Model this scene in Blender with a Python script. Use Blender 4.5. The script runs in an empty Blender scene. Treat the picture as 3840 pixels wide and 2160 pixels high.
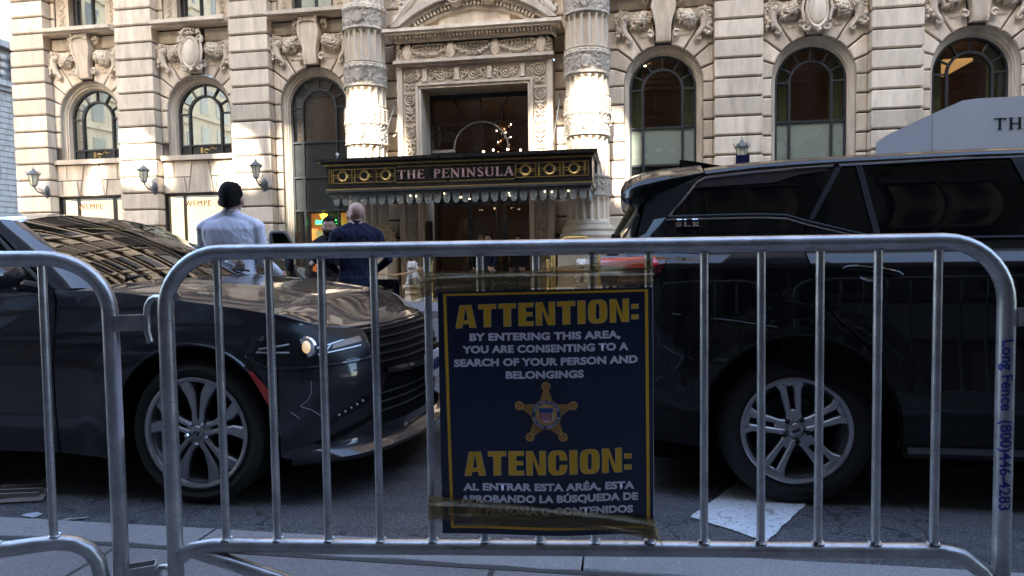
import bpy, bmesh, math, random
from math import sin, cos, tan, pi, radians, sqrt, atan2, floor
from mathutils import Vector, Matrix
from mathutils import geometry as mgeo
random.seed(7)
S = bpy.context.scene
COL = S.collection
# ------------------------------------------------------------------ camera, sky, sun, exposure
cam_d = bpy.data.cameras.new('camera'); cam = bpy.data.objects.new('camera', cam_d); COL.objects.link(cam)
yaw, pit, rol = radians(9.4), radians(2.85), .015
d_ = Vector((-sin(yaw)*cos(pit), cos(yaw)*cos(pit), -sin(pit)))
r0_ = Vector((cos(yaw), sin(yaw), 0)); u0_ = r0_.cross(d_)
r_ = r0_*cos(rol) - u0_*sin(rol); u_ = u0_*cos(rol) + r0_*sin(rol)
M_ = Matrix((r_, u_, -d_)).transposed().to_4x4(); M_.translation = Vector((0, 0, 1.10))
cam.matrix_world = M_
cam_d.sensor_width = 36; cam_d.lens = 24; cam_d.clip_start = .05; cam_d.clip_end = 2000
cam_d.dof.use_dof = True; cam_d.dof.focus_distance = 2.3; cam_d.dof.aperture_fstop = 14.0
S.camera = cam
world = bpy.data.worlds.new('World'); S.world = world; world.use_nodes = True
wn = world.node_tree; wn.nodes.clear()
sky = wn.nodes.new('ShaderNodeTexSky'); sky.sky_type = 'NISHITA'; sky.sun_disc = False
SUN_EL, SUN_AX = radians(33), .10
sky.sun_elevation = SUN_EL; sky.sun_rotation = radians(186); sky.air_density = 1.0; sky.dust_density = 1.6; sky.ozone_density = .8
bg = wn.nodes.new('ShaderNodeBackground'); bg.inputs[1].default_value = .15
wo = wn.nodes.new('ShaderNodeOutputWorld'); wn.links.new(sky.outputs[0], bg.inputs[0]); wn.links.new(bg.outputs[0], wo.inputs[0])
sun_d = bpy.data.lights.new('sun', 'SUN'); sun_d.energy = 2.3; sun_d.angle = radians(.9); sun_d.color = (1, .95, .87)
sun = bpy.data.objects.new('sun', sun_d); COL.objects.link(sun)
sdir = Vector((SUN_AX*cos(SUN_EL), cos(SUN_EL), -sin(SUN_EL))).normalized()
sun.rotation_euler = sdir.to_track_quat('-Z', 'Y').to_euler()
S.view_settings.view_transform = 'Standard'; S.view_settings.look = 'None'; S.view_settings.exposure = 3.5; S.view_settings.gamma = 1
S.view_settings.use_curve_mapping = False
S.render.engine = 'CYCLES'
cy = S.cycles; cy.use_denoising = True; cy.max_bounces = 8; cy.diffuse_bounces = 4; cy.glossy_bounces = 4; cy.transparent_max_bounces = 16; cy.transmission_bounces = 4
cy.caustics_reflective = False; cy.caustics_refractive = False; cy.sample_clamp_indirect = 4

# ------------------------------------------------------------------ helpers
def tag(o, label=None, cat=None, group=None, kind=None):
    if label: o['label'] = label
    if cat: o['category'] = cat
    if group: o['group'] = group
    if kind: o['kind'] = kind
    return o
def thing(name, label, cat, loc=(0, 0, 0), rz=0, group=None):
    o = bpy.data.objects.new(name, None); COL.objects.link(o)
    o.location = loc; o.rotation_euler = (0, 0, rz); o.empty_display_size = .2
    return tag(o, label, cat, group)
class MB:
    def __init__(s): s.v = []; s.f = []
    def add(s, vs, fs):
        n = len(s.v); s.v += [tuple(p) for p in vs]; s.f += [tuple(i+n for i in f) for f in fs]; return s
    def box(s, x0, x1, y0, y1, z0, z1):
        return s.add([(x0,y0,z0),(x1,y0,z0),(x1,y1,z0),(x0,y1,z0),(x0,y0,z1),(x1,y0,z1),(x1,y1,z1),(x0,y1,z1)],
                     [(0,3,2,1),(4,5,6,7),(0,1,5,4),(1,2,6,5),(2,3,7,6),(3,0,4,7)])
    def block(s, x0, x1, z0, z1, yb, yf, c=.02):   # stone with chamfered front, front towards -y
        return s.poly([(x0,z0),(x1,z0),(x1,z1),(x0,z1)], yb, yf, c)
    def poly(s, pts, yb, yf, c=.0):                # (x,z) polygon, counter-clockwise, from yb (back) to yf (front), chamfer c
        n = len(pts)
        if sum(pts[i][0]*pts[(i+1)%n][1]-pts[(i+1)%n][0]*pts[i][1] for i in range(n)) < 0: pts = pts[::-1]
        rings = [[(x, yb, z) for x, z in pts]]
        if c > 0:
            rings.append([(x, yf+c, z) for x, z in pts]); ins = inset(pts, c); rings.append([(x, yf, z) for x, z in ins])
        else: rings.append([(x, yf, z) for x, z in pts])
        vs = [p for r in rings for p in r]; fs = []
        for k in range(len(rings)-1):
            for i in range(n):
                j = (i+1) % n; a = k*n; fs.append((a+i, a+j, a+n+j, a+n+i))
        fs.append(tuple(range((len(rings)-1)*n, len(rings)*n))); fs.append(tuple(range(n-1, -1, -1)))
        return s.add(vs, fs)
    def tube(s, path, r, n=10, closed=False, caps=True):
        P = [Vector(p) for p in path]; m = len(P); R = r if isinstance(r, (list, tuple)) else [r]*m
        up = None; base = len(s.v); vs = []
        for i in range(m):
            if closed: t = (P[(i+1) % m]-P[i-1])
            else: t = P[min(i+1, m-1)]-P[max(i-1, 0)]
            t.normalize()
            if up is None:
                up = Vector((0, 0, 1)) if abs(t.z) < .9 else Vector((0, 1, 0))
            a = t.cross(up)
            if a.length < 1e-4: a = t.orthogonal()
            a.normalize(); b = a.cross(t).normalized(); up = b
            for k in range(n):
                th = 2*pi*k/n; vs.append(P[i]+(a*cos(th)+b*sin(th))*R[i])
        fs = []
        for i in range(m if closed else m-1):
            for k in range(n):
                i2 = (i+1) % m; fs.append((i*n+k, i*n+(k+1) % n, i2*n+(k+1) % n, i2*n+k))
        if caps and not closed:
            fs.append(tuple(range(n-1, -1, -1))); fs.append(tuple((m-1)*n+k for k in range(n)))
        return s.add(vs, fs)
    def lathe(s, prof, c=(0, 0, 0), n=24, a0=0, a1=2*pi, axis='z', caps=True):
        full = abs(a1-a0-2*pi) < 1e-6; m = n if full else n+1; vs = []
        for r, h in prof:
            for k in range(m):
                t = a0+(a1-a0)*k/n; x, y = r*cos(t), r*sin(t)
                if axis == 'z': vs.append((c[0]+x, c[1]+y, c[2]+h))
                elif axis == 'y': vs.append((c[0]+x, c[1]+h, c[2]+y))
                else: vs.append((c[0]+h, c[1]+x, c[2]+y))
        fs = []; q = len(prof)
        for i in range(q-1):
            for k in range(n if full else n):
                k2 = (k+1) % m if full else k+1
                fs.append((i*m+k, i*m+k2, (i+1)*m+k2, (i+1)*m+k))
        if caps and full:
            fs.append(tuple(range(m-1, -1, -1))); fs.append(tuple((q-1)*m+k for k in range(m)))
        return s.add(vs, fs)
    def ico(s, c, r, sub=1, sc=(1, 1, 1)):
        V, Fc = ICO[sub]
        return s.add([(c[0]+v[0]*r*sc[0], c[1]+v[1]*r*sc[1], c[2]+v[2]*r*sc[2]) for v in V], Fc)
    def grid(s, fn, us, vs_, flip=False):
        nu, nv = len(us), len(vs_); V = [fn(u, v) for u in us for v in vs_]
        F = []
        for i in range(nu-1):
            for j in range(nv-1):
                q = (i*nv+j, (i+1)*nv+j, (i+1)*nv+j+1, i*nv+j+1); F.append(q[::-1] if flip else q)
        return s.add(V, F)
    def mesh(s, name, smooth=35):
        me = bpy.data.meshes.new(name); me.from_pydata(s.v, [], s.f); me.update()
        bm = bmesh.new(); bm.from_mesh(me); bmesh.ops.recalc_face_normals(bm, faces=bm.faces); bm.to_mesh(me); bm.free()
        if smooth:
            me.polygons.foreach_set('use_smooth', [True]*len(me.polygons)); me.set_sharp_from_angle(angle=radians(smooth))
        return me
    def build(s, name, mat, parent=None, smooth=35, **k):
        return link(name, s.mesh(name, smooth), mat, parent, **k)
def link(name, me, mat=None, parent=None, label=None, cat=None, group=None, kind=None):
    o = bpy.data.objects.new(name, me); COL.objects.link(o)
    if mat and not me.materials: me.materials.append(mat)
    if parent: o.parent = parent
    tag(o, label, cat, group, kind); return o
def inset(pts, c):
    n = len(pts); out = []
    for i in range(n):
        p0, p1, p2 = Vector(pts[i-1]), Vector(pts[i]), Vector(pts[(i+1) % n])
        a = (p1-p0); b = (p2-p1)
        if a.length < 1e-6 or b.length < 1e-6: out.append(tuple(p1)); continue
        a.normalize(); b.normalize(); na = Vector((-a.y, a.x)); nb = Vector((-b.y, b.x))
        m = na+nb; d = 1+na.dot(nb); m = m/max(d, .35)
        out.append(tuple(p1+m*c))
    return out
def _ico(sub):
    bm = bmesh.new(); bmesh.ops.create_icosphere(bm, subdivisions=sub, radius=1); bm.verts.ensure_lookup_table()
    r = ([tuple(v.co) for v in bm.verts], [tuple(v.index for v in f.verts) for f in bm.faces]); bm.free(); return r
ICO = {1: _ico(1), 2: _ico(2), 3: _ico(3)}
def lin(a, b, n): return [a+(b-a)*i/(n-1) for i in range(n)]
def arc(cx, cz, r, a0, a1, n): return [(cx+r*cos(radians(a)), cz+r*sin(radians(a))) for a in lin(a0, a1, n)]
def copy_tree(o, parent=None):
    c = o.copy(); COL.objects.link(c); c.parent = parent
    for ch in list(o.children): copy_tree(ch, c)
    return c
def smoothstep(a, b, x):
    t = max(0, min(1, (x-a)/(b-a))); return t*t*(3-2*t)
def interp(x, xs, ys):
    if x <= xs[0]: return ys[0]
    for i in range(len(xs)-1):
        if x <= xs[i+1]:
            t = (x-xs[i])/(xs[i+1]-xs[i]); return ys[i]+(ys[i+1]-ys[i])*t
    return ys[-1]
def cinterp(x, xs, ys):                            # monotone-ish cubic through the points
    n = len(xs)
    if x <= xs[0]: return ys[0]
    if x >= xs[-1]: return ys[-1]
    i = 0
    while x > xs[i+1]: i += 1
    def sl(k):
        if k <= 0: return (ys[1]-ys[0])/(xs[1]-xs[0])
        if k >= n-1: return (ys[-1]-ys[-2])/(xs[-1]-xs[-2])
        a = (ys[k]-ys[k-1])/(xs[k]-xs[k-1]); b = (ys[k+1]-ys[k])/(xs[k+1]-xs[k])
        return 0 if a*b <= 0 else 2*a*b/(a+b)
    h = xs[i+1]-xs[i]; t = (x-xs[i])/h
    return ((2*t**3-3*t*t+1)*ys[i]+(t**3-2*t*t+t)*h*sl(i)+(-2*t**3+3*t*t)*ys[i+1]+(t**3-t*t)*h*sl(i+1))

# ------------------------------------------------------------------ materials
class NT:
    def __init__(s, name):
        s.m = bpy.data.materials.new(name); s.m.use_nodes = True; s.t = s.m.node_tree; s.t.nodes.clear()
        s.out = s.t.nodes.new('ShaderNodeOutputMaterial')
    def n(s, typ, **k):
        nd = s.t.nodes.new('ShaderNode'+typ)
        for a, b in k.items():
            if a.startswith('i_'):
                key = a[2:]; key = int(key) if key.isdigit() else key.replace('_', ' ')
                s.set(nd.inputs[key], b)
            else: setattr(nd, a, b)
        return nd
    def set(s, inp, b):
        if isinstance(b, bpy.types.NodeSocket): s.t.links.new(b, inp)
        elif isinstance(b, tuple) and len(b) == 3 and inp.type == 'RGBA': inp.default_value = (*b, 1)
        else: inp.default_value = b
    def coord(s, kind='Object', scale=(1, 1, 1)):
        tc = s.n('TexCoord'); mp = s.n('Mapping'); s.t.links.new(tc.outputs[kind], mp.inputs[0]); mp.inputs['Scale'].default_value = scale
        return mp.outputs[0]
    def world(s, scale=(1, 1, 1)):
        g = s.n('NewGeometry'); mp = s.n('Mapping'); s.t.links.new(g.outputs['Position'], mp.inputs[0]); mp.inputs['Scale'].default_value = scale
        return mp.outputs[0]
    def noise(s, v, scale, det=4, rough=.55, dist=0):
        nd = s.n('TexNoise', i_Scale=scale, i_Detail=det, i_Roughness=rough, i_Distortion=dist); s.t.links.new(v, nd.inputs['Vector']); return nd.outputs[0]
    def ramp(s, f, stops):
        r = s.n('ValToRGB'); s.t.links.new(f, r.inputs[0]); e = r.color_ramp.elements
        while len(e) < len(stops): e.new(.5)
        for i, (p, c) in enumerate(stops):
            e[i].position = p; c = c if isinstance(c, tuple) else (c, c, c); e[i].color = (*c, 1)
        return r.outputs[0]
    def mix(s, f, a, b, mode='MIX'):
        m = s.n('Mix', data_type='RGBA', blend_type=mode); s.set(m.inputs[0], f); s.set(m.inputs[6], a); s.set(m.inputs[7], b); return m.outputs[2]
    def math(s, op, a, b=0):
        m = s.n('Math', operation=op); s.set(m.inputs[0], a); s.set(m.inputs[1], b); return m.outputs[0]
    def bump(s, h, st=.3, dist=.01):
        b = s.n('Bump', i_Strength=st, i_Distance=dist); s.t.links.new(h, b.inputs['Height']); return b.outputs[0]
    def pbr(s, **k):
        p = s.n('BsdfPrincipled')
        for a, b in k.items(): s.set(p.inputs[a.replace('_', ' ')], b)
        return p
    def done(s, sh): s.t.links.new(sh.outputs[0], s.out.inputs[0]); return s.m
def simple(name, col, rough=.5, metal=0, spec=.5, coat=0, noise=0, nscale=20, bump=0, emis=None, es=0, **kw):
    t = NT(name); k = dict(Roughness=rough, Metallic=metal, Specular_IOR_Level=spec, Coat_Weight=coat, Coat_Roughness=.03)
    if noise or bump:
        v = t.coord(); nz = t.noise(v, nscale, 5)
        c = t.mix(nz, tuple(x*(1-noise) for x in col), tuple(min(1, x*(1+noise)) for x in col)) if noise else col
        k['Base_Color'] = c
        if noise: k['Roughness'] = t.math('ADD', t.math('MULTIPLY', nz, .25), rough-.12)
        p = t.pbr(**k)
        if bump: t.set(p.inputs['Normal'], t.bump(nz, bump, .004))
    else: p = t.pbr(Base_Color=col, **k)
    if emis: t.set(p.inputs['Emission Color'], emis); p.inputs['Emission Strength'].default_value = es
    for a, b in kw.items(): t.set(p.inputs[a.replace('_', ' ')], b)
    return t.done(p)
def stone(name, c1, c2, rough=.82, rnd=.19):
    t = NT(name); v = t.world(); oi = t.n('ObjectInfo')
    big = t.noise(v, .55, 3); mid = t.noise(t.world((3, 3, .7)), 2.2, 5, .6); fine = t.noise(v, 46, 3, .7)
    c = t.mix(t.ramp(mid, [(.3, 0.0), (.75, 1.0)]), c1, c2)
    dark = tuple(x*.62 for x in c1)
    c = t.mix(t.math('MULTIPLY', t.ramp(t.noise(t.world((1, 1, .22)), 3.1, 6, .65), [(.48, 0.0), (.70, 1.0)]), .72), c, dark)
    val = t.math('ADD', t.math('MULTIPLY', oi.outputs['Random'], rnd*2), 1-rnd)
    val = t.math('MULTIPLY', val, t.math('ADD', t.math('MULTIPLY', fine, .16), .92))
    cc = t.n('HueSaturation'); t.set(cc.inputs['Color'], c); t.set(cc.inputs['Value'], val)
    p = t.pbr(Base_Color=cc.outputs[0], Roughness=rough, Specular_IOR_Level=.3)
    h = t.math('ADD', t.math('MULTIPLY', fine, .5), t.noise(v, 11, 4, .6)); t.set(p.inputs['Normal'], t.bump(h, .35, .008))
    return t.done(p)
def thin_glass(name, tint=(1, 1, 1), refl=1.0, rough=.0, base=.04):
    t = NT(name); tr = t.n('BsdfTransparent'); tr.inputs[0].default_value = (*tint, 1)
    gl = t.n('BsdfGlossy'); gl.inputs['Roughness'].default_value = rough; gl.inputs[0].default_value = (refl, refl, refl, 1)
    fr = t.n('LayerWeight', i_Blend=.5); lw = t.math('POWER', fr.outputs['Facing'], 3.5); f = t.math('ADD', t.math('MULTIPLY', lw, 1-base), base)
    wv = t.noise(t.coord('Object'), 1.3, 2); nb = t.bump(wv, .03, .02); t.t.links.new(nb, gl.inputs['Normal'])
    mx = t.n('MixShader'); t.set(mx.inputs[0], f); t.t.links.new(tr.outputs[0], mx.inputs[1]); t.t.links.new(gl.outputs[0], mx.inputs[2])
    t.t.links.new(mx.outputs[0], t.out.inputs[0]); return t.m
M = {}
M['lime'] = stone('limestone', (.61, .495, .36), (.75, .63, .475))
M['lime_carved'] = stone('carved_limestone', (.55, .445, .325), (.71, .595, .445), rnd=.04)
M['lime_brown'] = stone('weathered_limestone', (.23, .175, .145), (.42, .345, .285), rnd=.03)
def carved(name, c1, c2):
    m = stone(name, c1, c2, rnd=.03); nt = m.node_tree; p = [n for n in nt.nodes if n.type == 'BSDF_PRINCIPLED'][0]
    g = nt.nodes.new('ShaderNodeNewGeometry'); nz = nt.nodes.new('ShaderNodeTexNoise'); nz.inputs['Scale'].default_value = 13; nz.inputs['Detail'].default_value = 2; nz.inputs['Distortion'].default_value = 2.2; nt.links.new(g.outputs['Position'], nz.inputs['Vector'])
    r = nt.nodes.new('ShaderNodeValToRGB'); r.color_ramp.elements[0].position = .44; r.color_ramp.elements[1].position = .54; nt.links.new(nz.outputs[0], r.inputs[0])
    b = nt.nodes.new('ShaderNodeBump'); b.inputs['Strength'].default_value = 1.0; b.inputs['Distance'].default_value = .022; nt.links.new(r.outputs[0], b.inputs['Height']); nt.links.new(b.outputs[0], p.inputs['Normal']); return m
M['relief'] = carved('scroll_relief_limestone', (.50, .41, .31), (.66, .56, .43))
M['joint'] = stone('shaded_joint_stone', (.075, .058, .046), (.13, .10, .08), rnd=.02)  # groove shadow between the blocks is put into this backing colour
M['grey_stone'] = stone('grey_stone', (.17, .16, .15), (.27, .255, .24))
M['opp_stone'] = stone('opposite_stone', (.40, .34, .25), (.52, .46, .36))
M['bronze'] = simple('dark_bronze_frame', (.035, .037, .038), .42, .3, noise=.25)
M['bronze_panel'] = simple('dark_bronze_panel', (.030, .031, .030), .33, .4, noise=.3, nscale=3)
M['mirror_glass'] = simple('coated_glass', (.62, .60, .50), .02, .92, bump=.02, nscale=.8)
M['glass'] = thin_glass('window_glass', (.80, .80, .76))
M['frost'] = simple('frosted_green_glass', (.21, .235, .18), .25, .0, spec=.6, noise=.05, nscale=1.5)
M['dark_glass'] = simple('dark_glass', (.010, .011, .012), .05, 0, spec=.5)
M['room'] = simple('glowing_brown_room_wall', (.115, .082, .060), .8, noise=.4, nscale=2, emis=(1, .5, .3), es=.0006)  # faint emission in the walls stands in for lamplight indoors
M['room_dark'] = simple('dark_room', (.05, .026, .018), .7, noise=.3, nscale=2)
M['curtain'] = simple('green_curtain', (.20, .20, .10), .9)
M['blind'] = simple('brown_blind_slat', (.13, .075, .045), .5)
M['gold'] = simple('gold_metal', (.62, .42, .14), .30, .85, noise=.25, nscale=30)
M['gold_line'] = simple('gold_trim', (.75, .52, .20), .28, .9)
M['marq_black'] = simple('black_painted_metal', (.018, .015, .013), .30, .2, noise=.3, nscale=6, coat=.2)
M['marq_letter'] = simple('pale_pink_letter', (.62, .42, .38), .3, .3)
M['marq_letter_back'] = simple('dark_red_letter_side', (.22, .06, .05), .4, .3)
M['valance'] = simple('grey_green_glass_pendant', (.36, .38, .35), .25, .0, noise=.2, nscale=18)
M['bulb'] = simple('lit_bulb', (1, .9, .75), .3, emis=(1, .80, .52), es=1.6)
M['spot'] = simple('lit_ceiling_spot', (1, .9, .75), .3, emis=(1, .74, .42), es=2.2)
M['shopglow'] = simple('lit_display_back', (.9, .82, .6), .6, emis=(1, .80, .50), es=.16)
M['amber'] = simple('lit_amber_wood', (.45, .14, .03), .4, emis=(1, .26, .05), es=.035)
M['roomglow'] = simple('lit_cove', (1, .6, .25), .5, emis=(1, .55, .2), es=.05)
M['green_neon'] = simple('green_neon', (.1, .9, .3), .4, emis=(.02, 1, .18), es=1.1)
M['yellow_neon'] = simple('yellow_neon', (1, .8, .2), .4, emis=(1, .55, .04), es=.9)
M['iron'] = simple('lantern_iron', (.13, .135, .13), .5, .5, noise=.3, nscale=30)
M['lantern_glass'] = simple('lantern_glass', (.62, .58, .42), .35, noise=.1)
M['sill_metal'] = simple('white_sill', (.62, .60, .56), .5)
M['rope'] = simple('tan_rope', (.42, .24, .11), .8, bump=.3, nscale=60)
M['tent'] = simple('white_tent_fabric', (.80, .80, .80), .75, noise=.08, nscale=1.4)
M['tent2'] = simple('grey_tent_fabric', (.72, .72, .76), .75, noise=.10, nscale=1.2)
M['ink'] = simple('black_ink', (.02, .02, .025), .5)
# ------------------------------------------------------------------ the ground
def asphalt():
    t = NT('asphalt'); v = t.world()
    big = t.noise(v, .9, 5, .6); fine = t.noise(v, 105, 3, .85); vor = t.n('TexVoronoi', i_Scale=70.0, feature='F1'); t.t.links.new(v, vor.inputs['Vector'])
    c = t.mix(t.ramp(big, [(.35, 0.0), (.7, 1.0)]), (.058, .053, .056), (.105, .096, .100))
    c = t.mix(t.ramp(fine, [(.53, 0.0), (.66, 1.0)]), c, (.27, .26, .27))
    c = t.mix(t.ramp(vor.outputs['Distance'], [(.05, .9), (.40, 0.0)]), c, (.022, .022, .024))
    wear = t.ramp(t.noise(t.world((1, 4, 1)), 1.7, 6, .65), [(.5, 0.0), (.62, 1.0)])
    c = t.mix(t.math('MULTIPLY', wear, .35), c, (.033, .032, .034))
    ck = t.n('TexVoronoi', i_Scale=1.1, feature='DISTANCE_TO_EDGE'); wv = t.n('VectorMath', operation='ADD'); t.t.links.new(v, wv.inputs[0]); nz = t.n('TexNoise', i_Scale=3.0, i_Detail=6.0); t.t.links.new(v, nz.inputs['Vector']); t.t.links.new(nz.outputs[1], wv.inputs[1]); t.t.links.new(wv.outputs[0], ck.inputs['Vector'])
    c = t.mix(t.ramp(ck.outputs['Distance'], [(.004, .8), (.016, 0.0)]), c, (.018, .018, .020))
    c = t.mix(t.ramp(t.noise(v, 2.6, 3, .5), [(.60, 0.0), (.70, .55)]), c, (.030, .029, .032))
    p = t.pbr(Base_Color=c, Roughness=.86, Specular_IOR_Level=.3)
    h = t.math('ADD', fine, t.math('MULTIPLY', vor.outputs['Distance'], .8)); t.set(p.inputs['Normal'], t.bump(h, .9, .006))
    return t.done(p)
def concrete(name, a, b, fs=70):
    t = NT(name); v = t.world(); fine = t.noise(v, fs, 4, .75); big = t.noise(v, 1.8, 5, .6)
    c = t.mix(t.ramp(big, [(.3, 0.0), (.75, 1.0)]), a, b); c = t.mix(t.ramp(fine, [(.4, .55), (.62, 0.0)]), c, tuple(x*.55 for x in a))
    c = t.mix(t.ramp(t.noise(v, 9, 6, .7), [(.60, 0.0), (.75, .6)]), c, tuple(x*.5 for x in a))
    c = t.mix(t.ramp(t.noise(t.world((1.3, 1, 1)), 31, 2, .5), [(.70, 0.0), (.74, .5)]), c, tuple(min(1, x*1.7) for x in b))
    p = t.pbr(Base_Color=c, Roughness=.84, Specular_IOR_Level=.3); t.set(p.inputs['Normal'], t.bump(fine, .5, .005)); return t.done(p)
M['asphalt'] = asphalt(); M['sidewalk'] = concrete('sidewalk_concrete', (.150, .140, .144), (.215, .202, .206)); M['kerb'] = concrete('granite_kerb', (.205, .198, .204), (.29, .284, .29), 90)
M['seam'] = simple('dark_tar_seam', (.030, .029, .030), .8, noise=.3, bump=.6, nscale=60)
def sheet(name, x0, x1, y0, y1, z, mat, **k):
    return MB().add([(x0, y0, z), (x1, y0, z), (x1, y1, z), (x0, y1, z)], [(0, 1, 2, 3)]).build(name, mat, smooth=0, **k)
sheet('ground', -400, 400, -400, 400, -.145, M['asphalt'], kind='structure')
sheet('road', -120, 120, 2.5, 13.0, -.135, M['asphalt'], kind='structure')
sheet('avenue_road', -44, -22, -200, 200, -.140, M['asphalt'], kind='structure')
sw = MB().box(-60, 60, -1.6, 2.30, -.14, -.006).build('sidewalk', M['seam'], smooth=0, kind='structure')
x = -5.6; sl_me = {}
ys = [(-1.58, -.02), (-.005, 1.20), (1.215, 2.295)]
xs_ = [-6.3, -4.85, -3.4, -1.93, -.46, 1.01, 2.48, 3.95]
for i in range(len(xs_)-1):
    for (a, b) in ys:
        m = MB(); c = .006; X0, X1 = xs_[i], xs_[i+1]-.009; z = random.uniform(-.002, .001)
        m.add([(X0, a, -.02), (X1, a, -.02), (X1, b, -.02), (X0, b, -.02), (X0+c, a+c, z), (X1-c, a+c, z), (X1-c, b-c, z), (X0+c, b-c, z)],
              [(0, 1, 5, 4), (1, 2, 6, 5), (2, 3, 7, 6), (3, 0, 4, 7), (4, 5, 6, 7)])
        m.build('paving_slab', M['sidewalk'], sw, smooth=0)
kb = MB().box(-60, 60, 2.30, 2.33, -.14, -.004).build('kerb', M['seam'], smooth=0, kind='structure')
x = -7.0
while x < 5:
    w = random.choice((1.15, 1.35, 1.5)); y0 = 2.325+random.uniform(-.006, .004); y1 = 2.515+random.uniform(-.004, .004); c = .014
    m = MB(); z = random.uniform(-.002, .002)
    # a kerbstone with worn, slightly wavy edges
    us = lin(x, x+w-.008, 12); jf = [random.uniform(-.006, .004) for _ in us]; jb = [random.uniform(-.010, .006) for _ in us]
    prof = [(y1, -.14, 0), (y1, z-c, 0), (y1-.5*c, z-.3*c, 0), (y1-1.3*c, z, 0), (y0+c, z, 1), (y0, z-c, 1), (y0, -.12, 1)]
    m.grid(lambda i, j: (us[int(i)], prof[int(j)][0]+(jb[int(i)] if prof[int(j)][2] else jf[int(i)]*.5), prof[int(j)][1]), list(range(12)), list(range(len(prof))))
    m.build('kerbstone', M['kerb'], kb, smooth=40)
    x += w
sheet('far_kerb_gutter', -60, 60, 12.9, 13.05, -.130, M['seam'], kind='structure')
fs = MB().box(-60, 60, 13.0, 18.9, -.14, 0).build('far_sidewalk', M['sidewalk'], smooth=0, kind='structure')
# worn white road marking under the wheel
t = NT('worn_white_paint'); v = t.world(); n1 = t.noise(v, 46, 4, .75); n2 = t.noise(v, 11, 5, .75)
c = t.mix(t.ramp(n1, [(.40, 1.0), (.46, 0.0)]), (.66, .65, .67), (.13, .13, .13)); c = t.mix(t.ramp(n2, [(.38, 1.0), (.42, 0.0)]), c, (.08, .08, .08))
c = t.mix(t.noise(v, 6, 3), c, (.50, .49, .49)); p = t.pbr(Base_Color=c, Roughness=.7); t.set(p.inputs['Normal'], t.bump(n1, .4, .004)); M['paint'] = t.done(p)
A, B, C_, D_ = Vector((.29, 3.20)), Vector((.66, 3.85)), Vector((.93, 3.56)), Vector((.587, 2.965))
pts = []
for P, Q in ((A, D_), (D_, C_), (C_, B), (B, A)):
    for k in range(14):
        q = P.lerp(Q, k/14); pts.append((q.x+random.uniform(-.005, .005), q.y+random.uniform(-.005, .005), -.129))
MB().add(pts, [tuple(range(len(pts)))]).build('road_marking', M['paint'], smooth=0, kind='structure')
# ------------------------------------------------------------------ opposite building behind the camera: solid body, and an added screen, holed to shape the sun patches
opp = thing('opposite_building', 'tan stone building across the street from the hotel, behind the viewer', 'building', (0, -1.7, 0))
M['opp_dark'] = stone('dark_opposite_granite', (.085, .082, .082), (.13, .125, .12)); M['opp_mid'] = stone('brown_opposite_stone', (.14, .12, .10), (.20, .17, .145))
m = MB(); m.box(-17, 45, -14, -.2, 0, 5.0); m.build('ground_floor', M['opp_dark'], opp, smooth=0)
m = MB(); m.box(-17, 45, -14, -.2, 5.0, 13.6); m.build('wall', M['opp_mid'], opp, smooth=0)
m = MB(); g = MB(); sx = -16.2
while sx < 44:
    for z0, h in ((.3, 3.6), (5.2, 2.3), (8.6, 2.3)):
        g.box(sx, sx+1.5, -.25, -.13, z0, z0+h)
        m.box(sx-.12, sx+1.62, -.2, -.02, z0-.2, z0-.003); m.box(sx-.12, sx+1.62, -.2, -.05, z0+h+.003, z0+h+.16)
        m.box(sx+.72, sx+.78, -.14, -.10, z0, z0+h)
    m.box(sx-.95, sx-.25, -.2, .10, 4.8, 12.9)
    sx += 2.9
m.box(-17, 45, -.2, .35, 4.35, 4.7); m.box(-17, 45, -.2, .5, 12.95, 13.6)
m.build('cornice', M['opp_mid'], opp, smooth=0); g.build('window', M['dark_glass'], opp, smooth=0)

for nm, lb, x0, x1, y0, y1, h in (('corner_building', 'cream stone building on the far corner of the avenue, behind the viewer to the left', -75, -42, -60, -4, 60), ('side_street_building', 'brown office block across the side street, right of the hotel', 47, 75, 16, 40, 26), ('side_street_building', 'brown block on the near side of the street, far right', 47, 75, -30, -2, 24)):
    b = thing(nm, lb, 'building', (0, 0, 0)); m = MB(); g = MB(); m.box(x0, x1, y0, y1, 0, h)
    for k in range(int(h/3.6)):
        z = 1+k*3.6
        q = x0+1
        while q < x1-1.4: g.box(q, q+1.3, y1, y1+.04, z, z+2.3); q += 2.8
        q = y0+1; ex = x1 if x0 < 0 else x0-.04
        while q < y1-1.4: g.box(ex, ex+.04, q, q+1.3, z, z+2.3); q += 2.8
        m.box(x0-.2, x1+.2, y0-.2, y1+.2, z-.6, z-.3)
    m.build('wall', M['opp_stone'] if x0 < 0 else M['opp_mid'], b, smooth=0); g.build('window', M['dark_glass'], b, smooth=0)
YO = -4.0; TE = math.tan(SUN_EL)
def src(x, y, z): return (x-SUN_AX*(y-YO), z+TE*(y-YO))
def hole(y, pts): return [src(px, y, pz) for px, pz in pts]
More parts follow.
